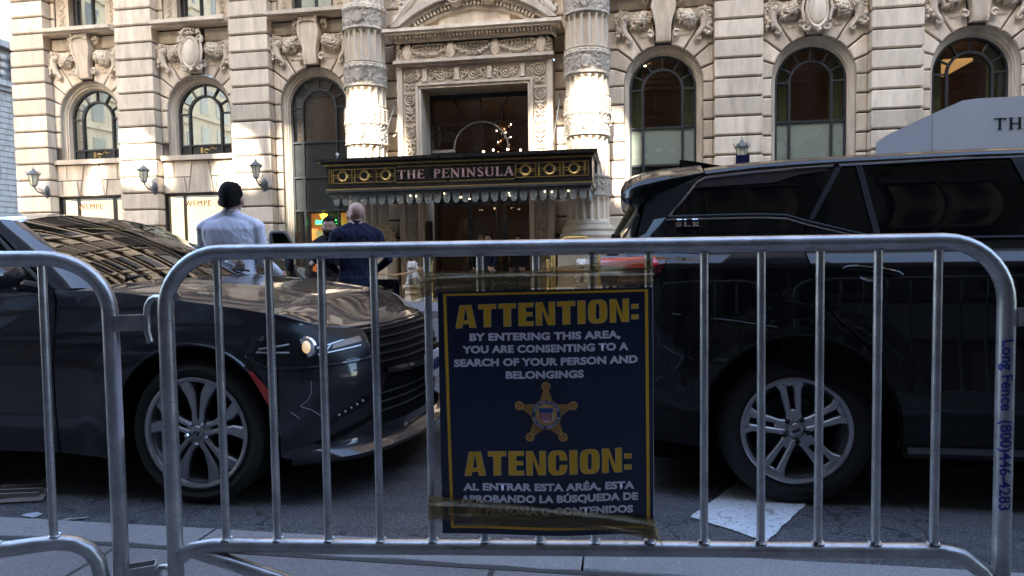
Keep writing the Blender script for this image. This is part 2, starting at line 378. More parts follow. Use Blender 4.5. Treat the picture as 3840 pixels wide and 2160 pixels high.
holes = [
    hole(16.7, [(-7.15, 3.2), (-5.75, 3.2), (-5.6, 4.1), (-5.85, 5.0), (-6.3, 5.45), (-6.9, 5.35), (-7.1, 4.6)]),
    hole(17.6, [(-9.22, 2.2), (-8.98, 2.2), (-8.98, 5.2), (-9.3, 4.9), (-9.45, 4.3), (-9.38, 3.2)]),
    hole(17.6, [(-11.35, 3.05), (-10.0, 2.95), (-9.85, 3.7), (-10.05, 4.4), (-10.7, 4.75), (-11.2, 4.1), (-11.45, 3.6)]),
    hole(17.5, [(-14.2, 3.35), (-13.3, 3.2), (-12.7, 3.45), (-13.0, 4.3), (-13.5, 4.8), (-14.2, 4.7)]),
    hole(17.75, [(-15.5, 2.98), (-15.05, 2.98), (-15.0, 3.5), (-14.85, 4.0), (-15.15, 4.0), (-15.4, 3.4)]),
    hole(17.2, [(-1.2, 3.5), (-.1, 2.75), (.12, 2.9), (.18, 4.7), (-.2, 5.1), (-.75, 5.15), (-1.3, 4.85)]),
    hole(17.2, [(-2.35, 3.4), (-1.45, 3.4), (-1.5, 4.6), (-1.75, 4.85), (-2.3, 4.75)]),
]
bm = bmesh.new()
def loop(pts):
    vs = [bm.verts.new((x, YO, z)) for x, z in pts]
    for i in range(len(vs)): bm.edges.new((vs[i], vs[(i+1) % len(vs)]))
loop([(-19.9, 12.6), (45, 12.6), (45, 27.5), (-19.9, 27.5)])
for h in holes: loop(h)
bmesh.ops.triangle_fill(bm, edges=bm.edges[:], use_beauty=True)
# keep only faces outside the openings
def inside(x, z, P):
    c = False
    for i in range(len(P)):
        (x1, z1), (x2, z2) = P[i], P[(i+1) % len(P)]
        if (z1 > z) != (z2 > z) and x < (x2-x1)*(z-z1)/(z2-z1)+x1: c = not c
    return c
bad = [f for f in bm.faces if any(inside(f.calc_center_median().x, f.calc_center_median().z, h) for h in holes)]
bmesh.ops.delete(bm, geom=bad, context='FACES')
me = bpy.data.meshes.new('sun_patch_screen'); bm.to_mesh(me); bm.free()
ob = link('sun_patch_screen', me, M['opp_stone'], opp); ob.location = (0, 1.7, 0)  # unseen screen, added so that its holes cast the sun patches
so = ob.modifiers.new('thick', 'SOLIDIFY'); so.thickness = .12
MB().box(-19.9, -16.99, -14, -2.2, 0, 13.6).build('side_wall', M['opp_stone'], opp, smooth=0)
# ------------------------------------------------------------------ building across the avenue at the far left
nb = thing('avenue_building', 'grey stone building with a carved cornice beyond the hotel corner at the left', 'building', (-46, 30, 0))
m = MB(); m.box(-20, 0, -8, 60, 0, 17.0)
for k in range(40):
    z = .6+k*.42
    if z < 13.5: m.box(0, .07, -8, 60, z, z+.34); m.box(-20, 0, -8.07, -8, z, z+.34)
m.box(-20, .55, -8.55, 60, 14.2, 14.6); m.box(-20, .3, -8.3, 60, 13.9, 14.2); m.box(-20, .8, -8.8, 60, 17.0, 17.5)
m.build('wall', M['grey_stone'], nb, smooth=0)
for i in range(9):
    y = -5+i*5.2
    for z in (1.0, 6.0, 10.2):
        w = MB(); w.box(-.3, .10, y, y+.22, z, z+2.9); w.box(-.3, .10, y+2.0, y+2.22, z, z+2.9); w.box(-.3, .14, y-.1, y+2.32, z+2.9, z+3.2); w.box(-.3, .14, y-.1, y+2.32, z-.2, z)
        o = w.build('window', M['grey_stone'], nb, smooth=0)
        MB().box(.02, .075, y+.22, y+2.0, z, z+2.9).build('pane', M['dark_glass'], o, smooth=0)
cb = MB()
for i in range(70):
    y = -8+i*.95
    for q in range(3): cb.ico((.35, y+random.uniform(-.2, .2), 15.1+q*.6), .34, 1, (1, 1, .9))
cb.build('carved_frieze', M['grey_stone'], nb)

# ------------------------------------------------------------------ the hotel
PF, WB, GL = 17.50, 17.78, 18.10      # pilaster front, bay wall, glazing
hotel = thing('hotel_building', 'ornate beige limestone hotel with rusticated pilasters and arched windows', 'building', (0, 0, 0))
J = [2.98+.467*k for k in range(-7, 14)]
JT = .040
_bcache = {}
def stone_obj(m, parent, mat='lime', name='stone_block'): return m.build(name, M[mat], parent, smooth=0)
def pilaster(x0, x1, ztop=9.1, lo=.0, side_r=True):
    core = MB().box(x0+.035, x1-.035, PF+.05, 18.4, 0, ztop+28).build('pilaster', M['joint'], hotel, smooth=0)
    for k in range(len(J)-1):
        z0, z1 = J[k]+JT/2, J[k+1]-JT/2
        if z1 < .6: continue
        # a block running round the two visible corners, its lower edge weathered back
        m = MB(); c = .032; j = random.uniform(-.004, .004)
        P = [(x0, WB+.02), (x0, PF+j), (x1, PF+j), (x1, WB+.02)]; Pi = [(x0+c, WB+.02), (x0+c, PF+j+c), (x1-c, PF+j+c), (x1-c, WB+.02)]
        rings = [[(x, y, z0) for x, y in Pi], [(x, y, z0+c) for x, y in P], [(x, y, z1-c*.6) for x, y in P], [(x, y, z1) for x, y in Pi]]
        vs = [p for r in rings for p in r]; fs = [(3, 2, 1, 0), (12, 13, 14, 15)]
        for q in range(3):
            for i in range(4): fs.append((q*4+i, q*4+(i+1) % 4, q*4+4+(i+1) % 4, q*4+4+i))
        stone_obj(m.add(vs, fs), core)
    return core
PIL = [(-17.55, -16.45), (-14.15, -13.0), (-10.66, -9.52), (2.20, 3.33), (5.78, 6.91), (9.40, 10.5)]
for a, b in PIL: pilaster(a, b)

RA, ZS = .97, 5.31
def reveal(cx, zb):
    """moulded ring between the wall opening and the glazing"""
    prof = [(.966, WB+.03), (.966, WB+.12), (.945, WB+.12), (.935, WB+.15), (.905, WB+.16), (.895, WB+.20), (.87, WB+.21), (.855, GL-.03), (.84, GL-.02), (.84, GL+.10)]
    m = MB(); A = [('v', zb), ('v', (zb+ZS)/2)]+[('a', a) for a in lin(0, 180, 29)]+[('w', (zb+ZS)/2), ('w', zb)]
    def f(i, j):
        k, a = A[int(i)]; r, y = prof[int(j)]
        if k == 'v': return (cx+r, y, a)
        if k == 'w': return (cx-r, y, a)
        return (cx+r*cos(radians(a)), y, ZS-.06*smoothstep(.95, .85, r)+r*sin(radians(a)))
    m.grid(f, range(len(A)), range(len(prof))); return m.build('window_reveal', M['lime_carved'], hotel, smooth=50)
def bay_wall(cx, xl, xr, zb, top, left_end=None):
    """backing plane with the arch cut out, then the stones on it"""
    hb_l, hb_r = cx-xl, xr-cx; y = WB+.045
    m = MB()
    ring = [(cx+RA*cos(radians(a)), ZS+RA*sin(radians(a))) for a in lin(0, 180, 25)]
    pr = [(xr, zb), (xr, top), (cx, top)]+[p for p in ring[12::-1]][0:0]
    right = [(cx+RA, zb), (xr, zb), (xr, top), (cx, top)]+[ring[i] for i in range(12, -1, -1)]
    left = [(cx-RA, zb)]+[ring[i] for i in range(24, 11, -1)]+[(cx, top), (xl, top), (xl, zb)]
    for P in (right, left):
        tri = mgeo.tessellate_polygon([[Vector((p[0], p[1], 0)) for p in P]])
        m.add([(p[0], y, p[1]) for p in P], [tuple(t) for t in tri])
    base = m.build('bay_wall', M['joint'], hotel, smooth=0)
    g = JT/2
    for sgn, hb in ((1, hb_r), (-1, hb_l)):
        X = lambda u: cx+sgn*u
        for k in range(len(J)-1):
            z0, z1 = J[k], J[k+1]
            if z0 < zb-.02 or z1 > 5.5 or z1 < .6: continue
            mm = MB(); x0, x1 = sorted((X(RA+.005), X(hb))); mm.block(x0, x1, z0+g, z1-g, y, WB-random.uniform(0, .006), .028); stone_obj(mm, base)
        ang = [0, 20, 39, 58, 79]; zj = [J[12], J[13], J[14], J[15], J[16]]
        # courses 5.315, 5.78, 6.25, 6.72, 7.18
        z5 = [5.29, 5.76, 6.23, 6.70, 7.165]
        def knee(i):
            if i == 0: return (hb, z5[0])
            u = (z5[i]-ZS)/math.tan(radians(ang[i])); return (min(u, hb-.01), z5[i])
        for i in range(3):
            arcp = [((RA+.004)*cos(radians(a)), ZS+(RA+.004)*sin(radians(a))) for a in lin(ang[i]+1.2, ang[i+1]-1.2, 5)]
            k0, k1 = knee(i), knee(i+1)
            P = [arcp[0]]
            if k0[0] < hb-.02: P.append((k0[0], k0[1]+g))
            P += [(hb, z5[i]+g), (hb, z5[i+1]-g)]
            if k1[0] < hb-.02: P.append((k1[0], k1[1]-g))
            P += arcp[::-1][:-1]
            mm = MB(); mm.poly([(X(u), z) for u, z in P], y, WB-random.uniform(0, .008), .024); stone_obj(mm, base, name='arch_stone')
        arcp = [((RA+.004)*cos(radians(a)), ZS+(RA+.004)*sin(radians(a))) for a in lin(59.2, 78, 5)]
        P = [arcp[0], (knee(3)[0], z5[3]+g), (hb, z5[3]+g), (hb, z5[4]-g), (.27, z5[4]-g)]+arcp[::-1][:-1]
        mm = MB(); mm.poly([(X(u), z) for u, z in P], y, WB-.004, .024); stone_obj(mm, base, name='arch_stone')
        mm = MB(); x0, x1 = sorted((X(.27), X(hb))); mm.block(x0, x1, z5[4]+g, 7.52, y, WB-.004, .024); stone_obj(mm, base)
    return base
def glazing(cx, zb, style):
    """dark metal frame with fan bars; panes under it"""
    r = .84; fr = MB(); Yf, Yb = GL+.0, GL+.07; w = .045; zs = 5.25
    def bar(x0, x1, z0, z1, t=0): fr.box(x0, x1, Yf-t, Yb, z0, z1)
    def ring(r0, r1, a0=0, a1=180, n=28, t=0):
        A = lin(a0, a1, n+1)
        o = [(cx+r1*cos(radians(a)), zs+r1*sin(radians(a))) for a in A]; i_ = [(cx+r0*cos(radians(a)), zs+r0*sin(radians(a))) for a in A]
        for k in range(n):
            P = [i_[k], o[k], o[k+1], i_[k+1]]
            fr.add([(x, Yf-t, z) for x, z in P]+[(x, Yb, z) for x, z in P], [(0, 1, 2, 3), (7, 6, 5, 4), (1, 0, 4, 5), (3, 2, 6, 7)])
    ring(r-.055, r+.02); ring(.465, .525, t=.012)
    for s_ in (-1, 1):
        bar(cx+s_*(r-.055) if s_ > 0 else cx-r-.02, cx+r+.02 if s_ > 0 else cx-r+.055, zb, zs)
        bar(cx+s_*.495-.03, cx+s_*.495+.03, zb, zs, .012)
        bar(min(cx+s_*.525, cx+s_*(r-.055)), max(cx+s_*.525, cx+s_*(r-.055)), zs-.022, zs+.022)
    for a in (27, 58.5, 90, 121.5, 153):
        d = Vector((cos(radians(a)), sin(radians(a)))); nrm = Vector((-d.y, d.x))*.019
        p, q = Vector((cx, zs))+d*.52, Vector((cx, zs))+d*(r-.05)
        P = [p-nrm, p+nrm, q+nrm, q-nrm]; fr.add([(v.x, Yf, v.y) for v in P]+[(v.x, Yb, v.y) for v in P], [(0, 1, 2, 3), (4, 7, 6, 5), (0, 4, 5, 1), (2, 6, 7, 3), (1, 5, 6, 2), (0, 3, 7, 4)])
    trans = {'L': [4.35, zb+.03], 'D': [4.30, 3.33, 2.41], 'R': [4.28, 3.325]}[style]
    for z in trans: bar(cx-r, cx+r, z-.025, z+.025, .006)
    win = fr.build('window', M['bronze'], hotel, smooth=30)
    yp = GL+.045
    def pane(P, mat, jit=True):
        m = MB(); tx, tz = (random.uniform(-.012, .012), random.uniform(-.012, .012)) if jit else (0, 0)
        cxx = sum(p[0] for p in P)/len(P); czz = sum(p[1] for p in P)/len(P)
        m.add([(x, yp+tx*(x-cxx)+tz*(z-czz), z) for x, z in P], [tuple(range(len(P)))]); m.build('pane', mat, win, smooth=0)
    g = {'L': M['mirror_glass'], 'D': M['glass'], 'R': M['glass']}[style]
    zt = trans[0]
    pane([(cx-.47, zt)]+[(cx-.47, zs)]+arc(cx, zs, .47, 180, 0, 16)+[(cx+.47, zt)], g)
    for s_ in (-1, 1):
        a, b = sorted((cx+s_*.52, cx+s_*.79)); pane([(a, zt), (b, zt), (b, zs), (a, zs)], g)
    for a0, a1 in zip((0, 27, 58.5, 90, 121.5, 153), (27, 58.5, 90, 121.5, 153, 180)):
        pane(arc(cx, zs, .79, a0, a1, 6)+arc(cx, zs, .52, a1, a0, 5), g)
    lv = trans+([] if style == 'L' else [zb if style != 'L' else None])
    for k in range(len(lv)-1):
        z1, z0 = lv[k], lv[k+1]
        if z0 is None: continue
        mt = {'L': M['bronze_panel'], 'D': M['bronze_panel'], 'R': M['frost'] if k == 0 else M['dark_glass']}[style]
        if style == 'D' and k == 2: mt = M['glass']
        for a, b in ((cx-.79, cx-.52), (cx-.47, cx+.47), (cx+.52, cx+.79)): pane([(a, z0), (b, z0), (b, z1), (a, z1)], mt, style != 'D')
    return win
BAYS = [(-15.30, -16.45, -14.15, 'L'), (-11.83, -13.0, -10.66, 'L'), (-8.36, -9.52, -7.10, 'D'), (.985, -.55, 2.20, 'R'), (4.56, 3.33, 5.78, 'R'), (8.15, 6.91, 9.40, 'R')]
for cx, xl, xr, st in BAYS:
    zb = 4.03 if st == 'L' else 0
    bay_wall(cx, xl, xr, zb if st == 'L' else 0, 7.56); reveal(cx, zb); glazing(cx, zb, st)
# base storey of the two left bays: ledge, wedge stones over the shop windows
def shopfront(cx, xl, xr):
    MB().box(xl, xr, WB-.10, 18.2, 3.90, 4.03).build('window_ledge', M['lime'], hotel, smooth=0)
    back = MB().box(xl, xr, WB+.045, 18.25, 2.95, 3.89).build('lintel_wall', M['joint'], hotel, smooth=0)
    g = .012
    polys = [[(cx-.24, 3.88), (cx+.24, 3.88), (cx+.38, 2.98), (cx-.38, 2.98)],                       # keystone
             [(cx-.26, 3.88), (cx-.80, 3.88), (cx-.80, 3.46), (cx-.52, 3.46), (cx-.40, 2.98)][:0]]
    for s_ in (-1, 1):
        polys += [[(cx+s_*.265, 3.88), (cx+s_*.82, 3.88), (cx+s_*.82, 3.44), (cx+s_*.335, 3.44)],
                  [(cx+s_*.335, 3.42), (cx+s_*.50, 3.42), (cx+s_*.43, 2.98), (cx+s_*.40, 2.98)],
                  [(cx+s_*.525, 3.42), (cx+s_*.98, 3.42), (cx+s_*.98, 2.98), (cx+s_*.455, 2.98)],
                  [(cx+s_*.84, 3.88), (cx+s_*1.16, 3.88), (cx+s_*1.16, 3.44), (cx+s_*.84, 3.44)],
                  [(cx+s_*1.0, 3.42), (cx+s_*1.16, 3.42), (cx+s_*1.16, 2.98), (cx+s_*1.0, 2.98)]]
    for P in polys:
        if P: stone_obj(MB().poly(P, WB+.045, WB-.004, .014), back, name='wedge_stone')
    f = MB()
    for a, b in ((xl, xl+.05), (xl+.52, xl+.56), (xr-.60, xr-.53), (xr-.06, xr)): f.box(a, b, 17.90, 18.0, .5, 2.95)
    f.box(xl, xr, 17.88, 18.0, 2.90, 2.95); f.box(xl, xr, 17.86, 18.0, .0, .5)
    win = f.build('shop_window', M['bronze'], hotel, smooth=0)
    for a, b in ((xl+.05, xl+.52), (xl+.56, xr-.60), (xr-.53, xr-.06)): MB().add([(a, 17.96, .5), (b, 17.96, .5), (b, 17.96, 2.9), (a, 17.96, 2.9)], [(0, 1, 2, 3)]).build('pane', M['glass'], win, smooth=0)
    bkm = MB().box(xl-.9, xr+.3, 18.9, 18.95, .3, 2.95); bkm.box(xl-.02, xl+.02, 18.02, 18.9, .3, 2.9); bkm.build('display_back', M['shopglow'], hotel, smooth=0)
    MB().box(xl, xr, 18.0, 18.9, .45, .55).build('display_floor', M['lime'], hotel, smooth=0)
shopfront(-15.30, -16.45, -14.15); shopfront(-11.83, -13.0, -10.66)
from mathutils import noise as mnoise
# ------------------------------------------------------------------ carved keystones, horns of plenty and cartouches over the windows
def spiral(cx, cz, r, turns, sgn, y, start=0, n=26):
    return [(cx+sgn*r*(1-.85*t)*cos(start+turns*2*pi*t), y, cz+r*(1-.85*t)*sin(start+turns*2*pi*t)) for t in lin(0, 1, n)]
def key_mesh():
    m = MB(); zs = [6.33, 6.45, 6.7, 6.9, 7.08, 7.2, 7.32, 7.45, 7.54]; hw = [.185, .18, .19, .235, .29, .30, .275, .25, .26]; yf = [.16, .20, .21, .235, .27, .285, .29, .30, .31]
    us = [-1, -.9, -.8, -.7, -.4, 0, .4, .7, .8, .9, 1]; dy = [0, .0, .0, .035, .028, .02, .028, .035, .0, 0, 0]
    def f(i, j):
        z, h, y = zs[int(j)], hw[int(j)], yf[int(j)]
        return (us[int(i)]*h, WB-y+dy[int(i)], z)
    m.grid(f, range(len(us)), range(len(zs)))
    n = len(zs)
    m.grid(lambda i, j: ((-1 if i < 1 else -1)*hw[int(j)]-0, WB-yf[int(j)]*(1-i), zs[int(j)]), [0, 1], range(n))
    m.grid(lambda i, j: (hw[int(j)], WB-yf[int(j)]*(1-i), zs[int(j)]), [0, 1], range(n))
    m.add([(-.185, WB-.16, 6.33), (.185, WB-.16, 6.33), (.185, WB, 6.33), (-.185, WB, 6.33)], [(0, 1, 2, 3)])
    m.tube([(.245*cos(a)*1.0, WB-.30, 7.36+.09*sin(a)) for a in lin(0, pi, 9)], .022, 6)
    return m.mesh('keystone', 40)
def oval_mesh():
    m = MB()
    m.lathe([(0, .0), (.15, .012), (.19, .03), (.20, .05), (.235, .02), (.26, .05), (.27, .12)], (0, 0, 0), 28, axis='y', caps=False)
    m.v = [(x, WB-.34+y, 6.80+z*1.75) for x, y, z in m.v]
    for s_ in (-1, 1):
        m.tube(spiral(s_*.27, 7.18, .10, 1.3, s_, WB-.26, -1), lin(.045, .02, 26), 7)
        m.tube(spiral(s_*.24, 6.42, .11, 1.3, s_, WB-.22, 1.5), lin(.045, .02, 26), 7)
        m.tube([(s_*.29, WB-.24, 7.1), (s_*.34, WB-.26, 6.85), (s_*.28, WB-.24, 6.55)], .035, 7)
    for i in range(60):
        a = random.uniform(0, pi); r = random.uniform(.0, 1); m.ico((.34*r*cos(a), WB-.30+random.uniform(-.03, .05), 7.30+.16*r*sin(a)), random.uniform(.02, .045), 1, (1, 1, 1))
    m.tube([(.0, WB-.30, 6.36), (.05, WB-.3, 6.30)], .06, 8)
    return m.mesh('oval_cartouche', 40)
def horn_mesh(s_):
    m = MB()
    for rr, y in ((.135, .13), (.085, .17)): m.lathe([(rr, 0), (rr+.02, -.02), (rr+.04, 0), (rr+.035, .05)], (s_*.93, WB-y, 6.95), 18, axis='y', caps=False)
    m.ico((s_*.93, WB-.13, 6.95), .09, 2, (1, .6, 1))
    path = [(s_*.98, 6.86), (s_*.99, 6.70), (s_*.93, 6.56), (s_*.84, 6.46), (s_*.80, 6.40), (s_*.83, 6.34), (s_*.89, 6.35), (s_*.90, 6.40), (s_*.86, 6.41)]
    m.tube([(x, WB-.09, z) for x, z in path], [.115, .095, .075, .058, .045, .038, .03, .026, .02], 9)
    for k in range(9):
        a = radians(-30+k*28); m.ico((s_*(.95+.17*cos(a)), WB-.09, 6.93+.17*sin(a)), .045, 1)
    for k in range(70): m.ico((s_*random.uniform(.98, 1.17), WB-.06-random.uniform(0, .09), random.uniform(6.46, 7.12)), random.uniform(.025, .055), 1, (1, .8, 1.2))
    for k in range(10): m.tube([(s_*1.08, WB-.06, 6.55+k*.05), (s_*(1.14), WB-.1, 6.5+k*.05), (s_*1.12, WB-.05, 6.44+k*.05)], .014, 5)
    m.tube([(s_*.74, WB-.03, 6.37+.02*sin(t*7)) if False else (s_*(.42+.22*t), WB-.03, 6.50+.02*sin(t*14)) for t in lin(0, 1, 12)], .010, 5)
    return m.mesh('horn_scroll', 50)
def fruit_mesh(s_):
    m = MB()
    for k in range(150):
        a = random.uniform(0, 2*pi); r = sqrt(random.random()); x = .56+.27*r*cos(a); z = 6.88+.215*r*sin(a)+(.56-x)*.25
        dome = .17*(1-r*r)
        m.ico((s_*x, WB-.05-dome, z), random.uniform(.026, .055), 1 if k % 2 else 2)
    for k in range(26): m.ico((s_*random.uniform(.26, .36), WB-.1, random.uniform(6.45, 6.62)), .035, 1)
    m.tube(spiral(s_*.31, 6.50, .09, 1.2, s_, WB-.12, .8), lin(.035, .015, 26), 6)
    return m.mesh('fruit_cluster', 60)
def volute_mesh(s_):
    m = MB()
    m.tube(spiral(s_*.40, 7.33, .10, 1.1, -s_, WB-.12, .5), lin(.05, .02, 26), 7)
    m.box(s_*.40-.07, s_*.40+.07, WB-.16, WB, 7.40, 7.50)
    return m.mesh('volute', 40)
K_ME, O_ME = key_mesh(), oval_mesh(); H_ME = [horn_mesh(1), horn_mesh(-1)]; F_ME = [fruit_mesh(1), fruit_mesh(-1)]; V_ME = [volute_mesh(1), volute_mesh(-1)]
for (cx, xl, xr, st), kind in zip(BAYS, ('key', 'oval', 'key', 'key', 'oval', 'key')):
    c = link('carved_keystone' if kind == 'key' else 'carved_cartouche', K_ME if kind == 'key' else O_ME, M['lime'], hotel); c.location.x = cx
    for grp in (H_ME, F_ME, V_ME):
        for me in grp:
            if kind == 'oval' and grp is V_ME: continue
            o = link(me.name.split('.')[0], me, M['lime_carved'], c, kind='stuff')
    if kind == 'oval': MB().box(-.19, .19, WB-.15, WB, 6.30, 6.42).build('bracket', M['lime_carved'], c, smooth=0)
# sills and first-floor windows of the left bays (the others stand above the picture)
for cx, xl, xr, st in BAYS[:6]:
    s_ = MB(); s_.box(xl+.02, xr-.02, 17.44, 17.9, 7.56, 7.60); s_.box(xl-.0+.05, xr-.05, 17.32, 17.9, 7.603, 7.70); s_.build('stone_sill', M['lime'], hotel, smooth=0)
    for q in (-1, 1):
        a, b = sorted((cx+q*.60, cx+q*1.02)); jo = MB().box(a, b, 17.86, 18.3, 7.70, 9.6).build('window_jamb', M['lime_carved'], hotel, smooth=0)
    cv = MB()
    for q in (-1, 1):
        for k in range(10):
            z = 7.78+k*.14; cv.tube([(cx+q*(.81+.09*cos(t)*(1 if k % 2 else .5)), 17.85, z+.05*sin(t)) for t in lin(0, 5.2, 10)], .018, 5)
    cv.build('carved_strip', M['lime_carved'], jo, kind='stuff')
    fw = MB(); fw.box(cx-.60, cx-.47, 18.05, 18.15, 7.70, 9.6); fw.box(cx+.47, cx+.60, 18.05, 18.15, 7.70, 9.6); fw.box(cx-.03, cx+.03, 18.07, 18.15, 7.70, 9.6); fw.box(cx-.47, cx+.47, 18.05, 18.15, 7.70, 7.78)
    w2 = fw.build('window', M['bronze'], hotel, smooth=0)
    for a, b in ((cx-.47, cx-.03), (cx+.03, cx+.47)):
        MB().add([(a, 18.12, 7.78), (b, 18.12+random.uniform(-.01, .01), 7.78), (b, 18.12, 9.6), (a, 18.12, 9.6)], [(0, 1, 2, 3)]).build('pane', M['mirror_glass'], w2, smooth=0)
    for q in (-1, 1):
        a, b = sorted((cx+q*1.02, xr if q > 0 else xl))
        for k in range(16, len(J)-1):
            if J[k] < 7.6 or b-a < .04: continue
            stone_obj(MB().block(a, b, J[k]+JT/2, J[k+1]-JT/2, WB+.1, WB, .02), jo)
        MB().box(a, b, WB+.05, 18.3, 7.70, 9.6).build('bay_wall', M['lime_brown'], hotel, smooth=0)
# storeys above the picture: seen only in reflections
up = MB(); wg = MB()
up.box(-17.5, 28, 18.25, 19, 9.6, 44); up.box(-17.8, 28, 17.1, 18.2, 9.2, 9.6)
for k in range(8):
    z = 11+k*4.0; up.box(-17.7, 28, 17.35, 18.3, z-.7, z-.35)
    x = -16.2
    while x < 27:
        wg.box(x, x+1.55, 18.16, 18.24, z, z+2.6); up.box(x-.2, x-.003, 17.95, 18.24, z-.1, z+2.6); up.box(x+1.553, x+1.75, 17.95, 18.24, z-.1, z+2.6); up.box(x-.25, x+1.8, 17.8, 18.24, z+2.603, z+2.85)
        x += 2.6
up.box(10.5, 28, 17.5, 18.4, 0, 9.6); up.box(-17.8, 28, 16.6, 18.2, 43.4, 44.2)
up.build('upper_storeys', stone('upper_brown_stone', (.26, .215, .165), (.36, .30, .235)), hotel, smooth=0); wg.build('upper_window', M['dark_glass'], hotel, smooth=0, kind='stuff')
# carved gold script panels under the two left windows
for cx in (-15.30, -11.83):
    m = MB(); y = GL+.03; z = 4.22
    for dx in (-.20, -.16): m.box(cx+dx, cx+dx+.022, y, y+.01, z-.08, z+.08)
    m.tube([(cx-.10+.30*t, y, z+.03*sin(9*t)+.05*t) for t in lin(0, 1, 16)], .010, 5)
    m.tube([(cx-.02+.05*cos(a), y, z-.03+.05*sin(a)) for a in lin(.6, 5.5, 12)], .011, 5)
    m.tube([(cx+.12+.22*t, y, z+.05+.02*sin(8*t)) for t in lin(0, 1, 10)], .009, 5); m.box(cx+.16, cx+.18, y, y+.01, z+.09, z+.11)
    m.build('gold_script', M['gold_line'], hotel, smooth=0)
# ------------------------------------------------------------------ the two banded columns
def relief(u, z):      # shallow carved ornament, metres
    n = abs(mnoise.noise((u*7.5, z*7.5, 3.1)))+.6*abs(mnoise.noise((u*17, z*17, 9.7)))
    return .035*(max(0, .42-n)/.42)**.8
def column(cx, cy, nm):
    R = .53; root = MB().lathe([(R-.09, 0), (R-.09, 9.4)], (cx, cy, 0), 24).build('column', M['lime_carved'], hotel)
    A0, A1, NA = pi*.98, 2*pi*1.02+0, 168
    def sect(name, z0, z1, kind, mat):
        dz = .03 if kind != 'plain' else .2; n = max(3, int((z1-z0)/dz)+1)
        def f(a, z):
            th = A0+(A1-A0)*a/NA
            if kind == 'flute':
                k = (th*18/(2*pi)) % 1; q = abs(k-.5)*2      # 0 centre of flute .. 1 ridge
                depth = 0
                if q < .78:
                    w = sqrt(max(0, 1-(q/.78)**2)); top = z1-.04-.09*(1-w); bot = z0+.03+.05*(1-w)
                    if bot < z < top: depth = .075*w
                r = R-depth
            elif kind == 'relief':
                e = min(z-z0, z1-z); r = R+.012+(.035 if e < .035 else relief(th*R+cx, z))
                # an oval plaque facing the street
                du, dzz = (th-1.5*pi)*R, z-(z0+z1)/2
                if kind == 'relief' and (du/.13)**2+(dzz/(.28*(z1-z0)))**2 < 1: r = R+.055
            elif kind == 'bead': r = R+.015+.03*abs(sin(th*24/2*1.0))*(1 if (z1-z) > .06 else .4)+(.02 if int(z*30) % 2 else 0)
            else: r = R
            return (cx+r*cos(th), cy+r*sin(th), z)
        MB().grid(f, range(NA+1), lin(z0, z1, n)).build(name, mat if kind != 'relief' else M['relief'], root, smooth=28)
    sect('fluted_drum', 1.86, 2.49, 'flute', M['lime']); sect('carved_band', 2.49, 2.97, 'relief', M['lime_carved']); sect('fluted_drum', 2.97, 3.96, 'flute', M['lime'])
    sect('carved_band', 3.96, 4.50, 'relief', M['lime_carved']); sect('carved_band', 4.50, 4.93, 'bead', M['lime_carved']); sect('fluted_drum', 4.93, 5.43, 'flute', M['lime'])
    sect('carved_band', 5.43, 5.93, 'relief', M['lime_carved']); sect('carved_band', 5.93, 6.05, 'bead', M['lime_carved']); sect('fluted_drum', 6.05, 6.87, 'flute', M['lime'])
    sect('carved_band', 6.87, 7.38, 'relief', M['lime_carved']); sect('carved_band', 7.38, 7.48, 'bead', M['lime_carved']); sect('fluted_drum', 7.48, 9.2, 'flute', M['lime'])
    b = MB(); b.lathe([(R+.02, 1.86), (R+.05, 1.83), (R+.05, 1.78), (R+.10, 1.74), (R+.13, 1.68), (R+.10, 1.63), (R+.14, 1.60), (R+.19, 1.53), (R+.16, 1.46), (R+.20, 1.45), (R+.20, 1.40)], (cx, cy, 0), 40, caps=False)
    b.build('column_base', M['lime'], root)
    p = MB(); p.box(cx-R-.24, cx+R+.24, cy-R-.24, cy+R, 1.32, 1.40); p.box(cx-R-.18, cx+R+.18, cy-R-.18, cy+R, .30, 1.32); p.box(cx-R-.26, cx+R+.26, cy-R-.26, cy+R, 0, .30)
    p.build('plinth', M['lime'], root, smooth=0)
COLS = [(-6.62, 17.2), (-.89, 17.2)]
for cx, cy in COLS: column(cx, cy, '')
# wall with plain joints beside the columns
for a, b in ((-7.10, -5.80), (-1.76, -.55)):
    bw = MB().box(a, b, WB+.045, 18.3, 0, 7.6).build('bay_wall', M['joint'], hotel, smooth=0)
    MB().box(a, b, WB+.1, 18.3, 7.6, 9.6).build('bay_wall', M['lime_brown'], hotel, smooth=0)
    for k in range(len(J)-1):
        if J[k] < .5: continue
        stone_obj(MB().block(a, b, J[k]+JT/2, J[k+1]-JT/2, WB+.045, WB, .028), bw)
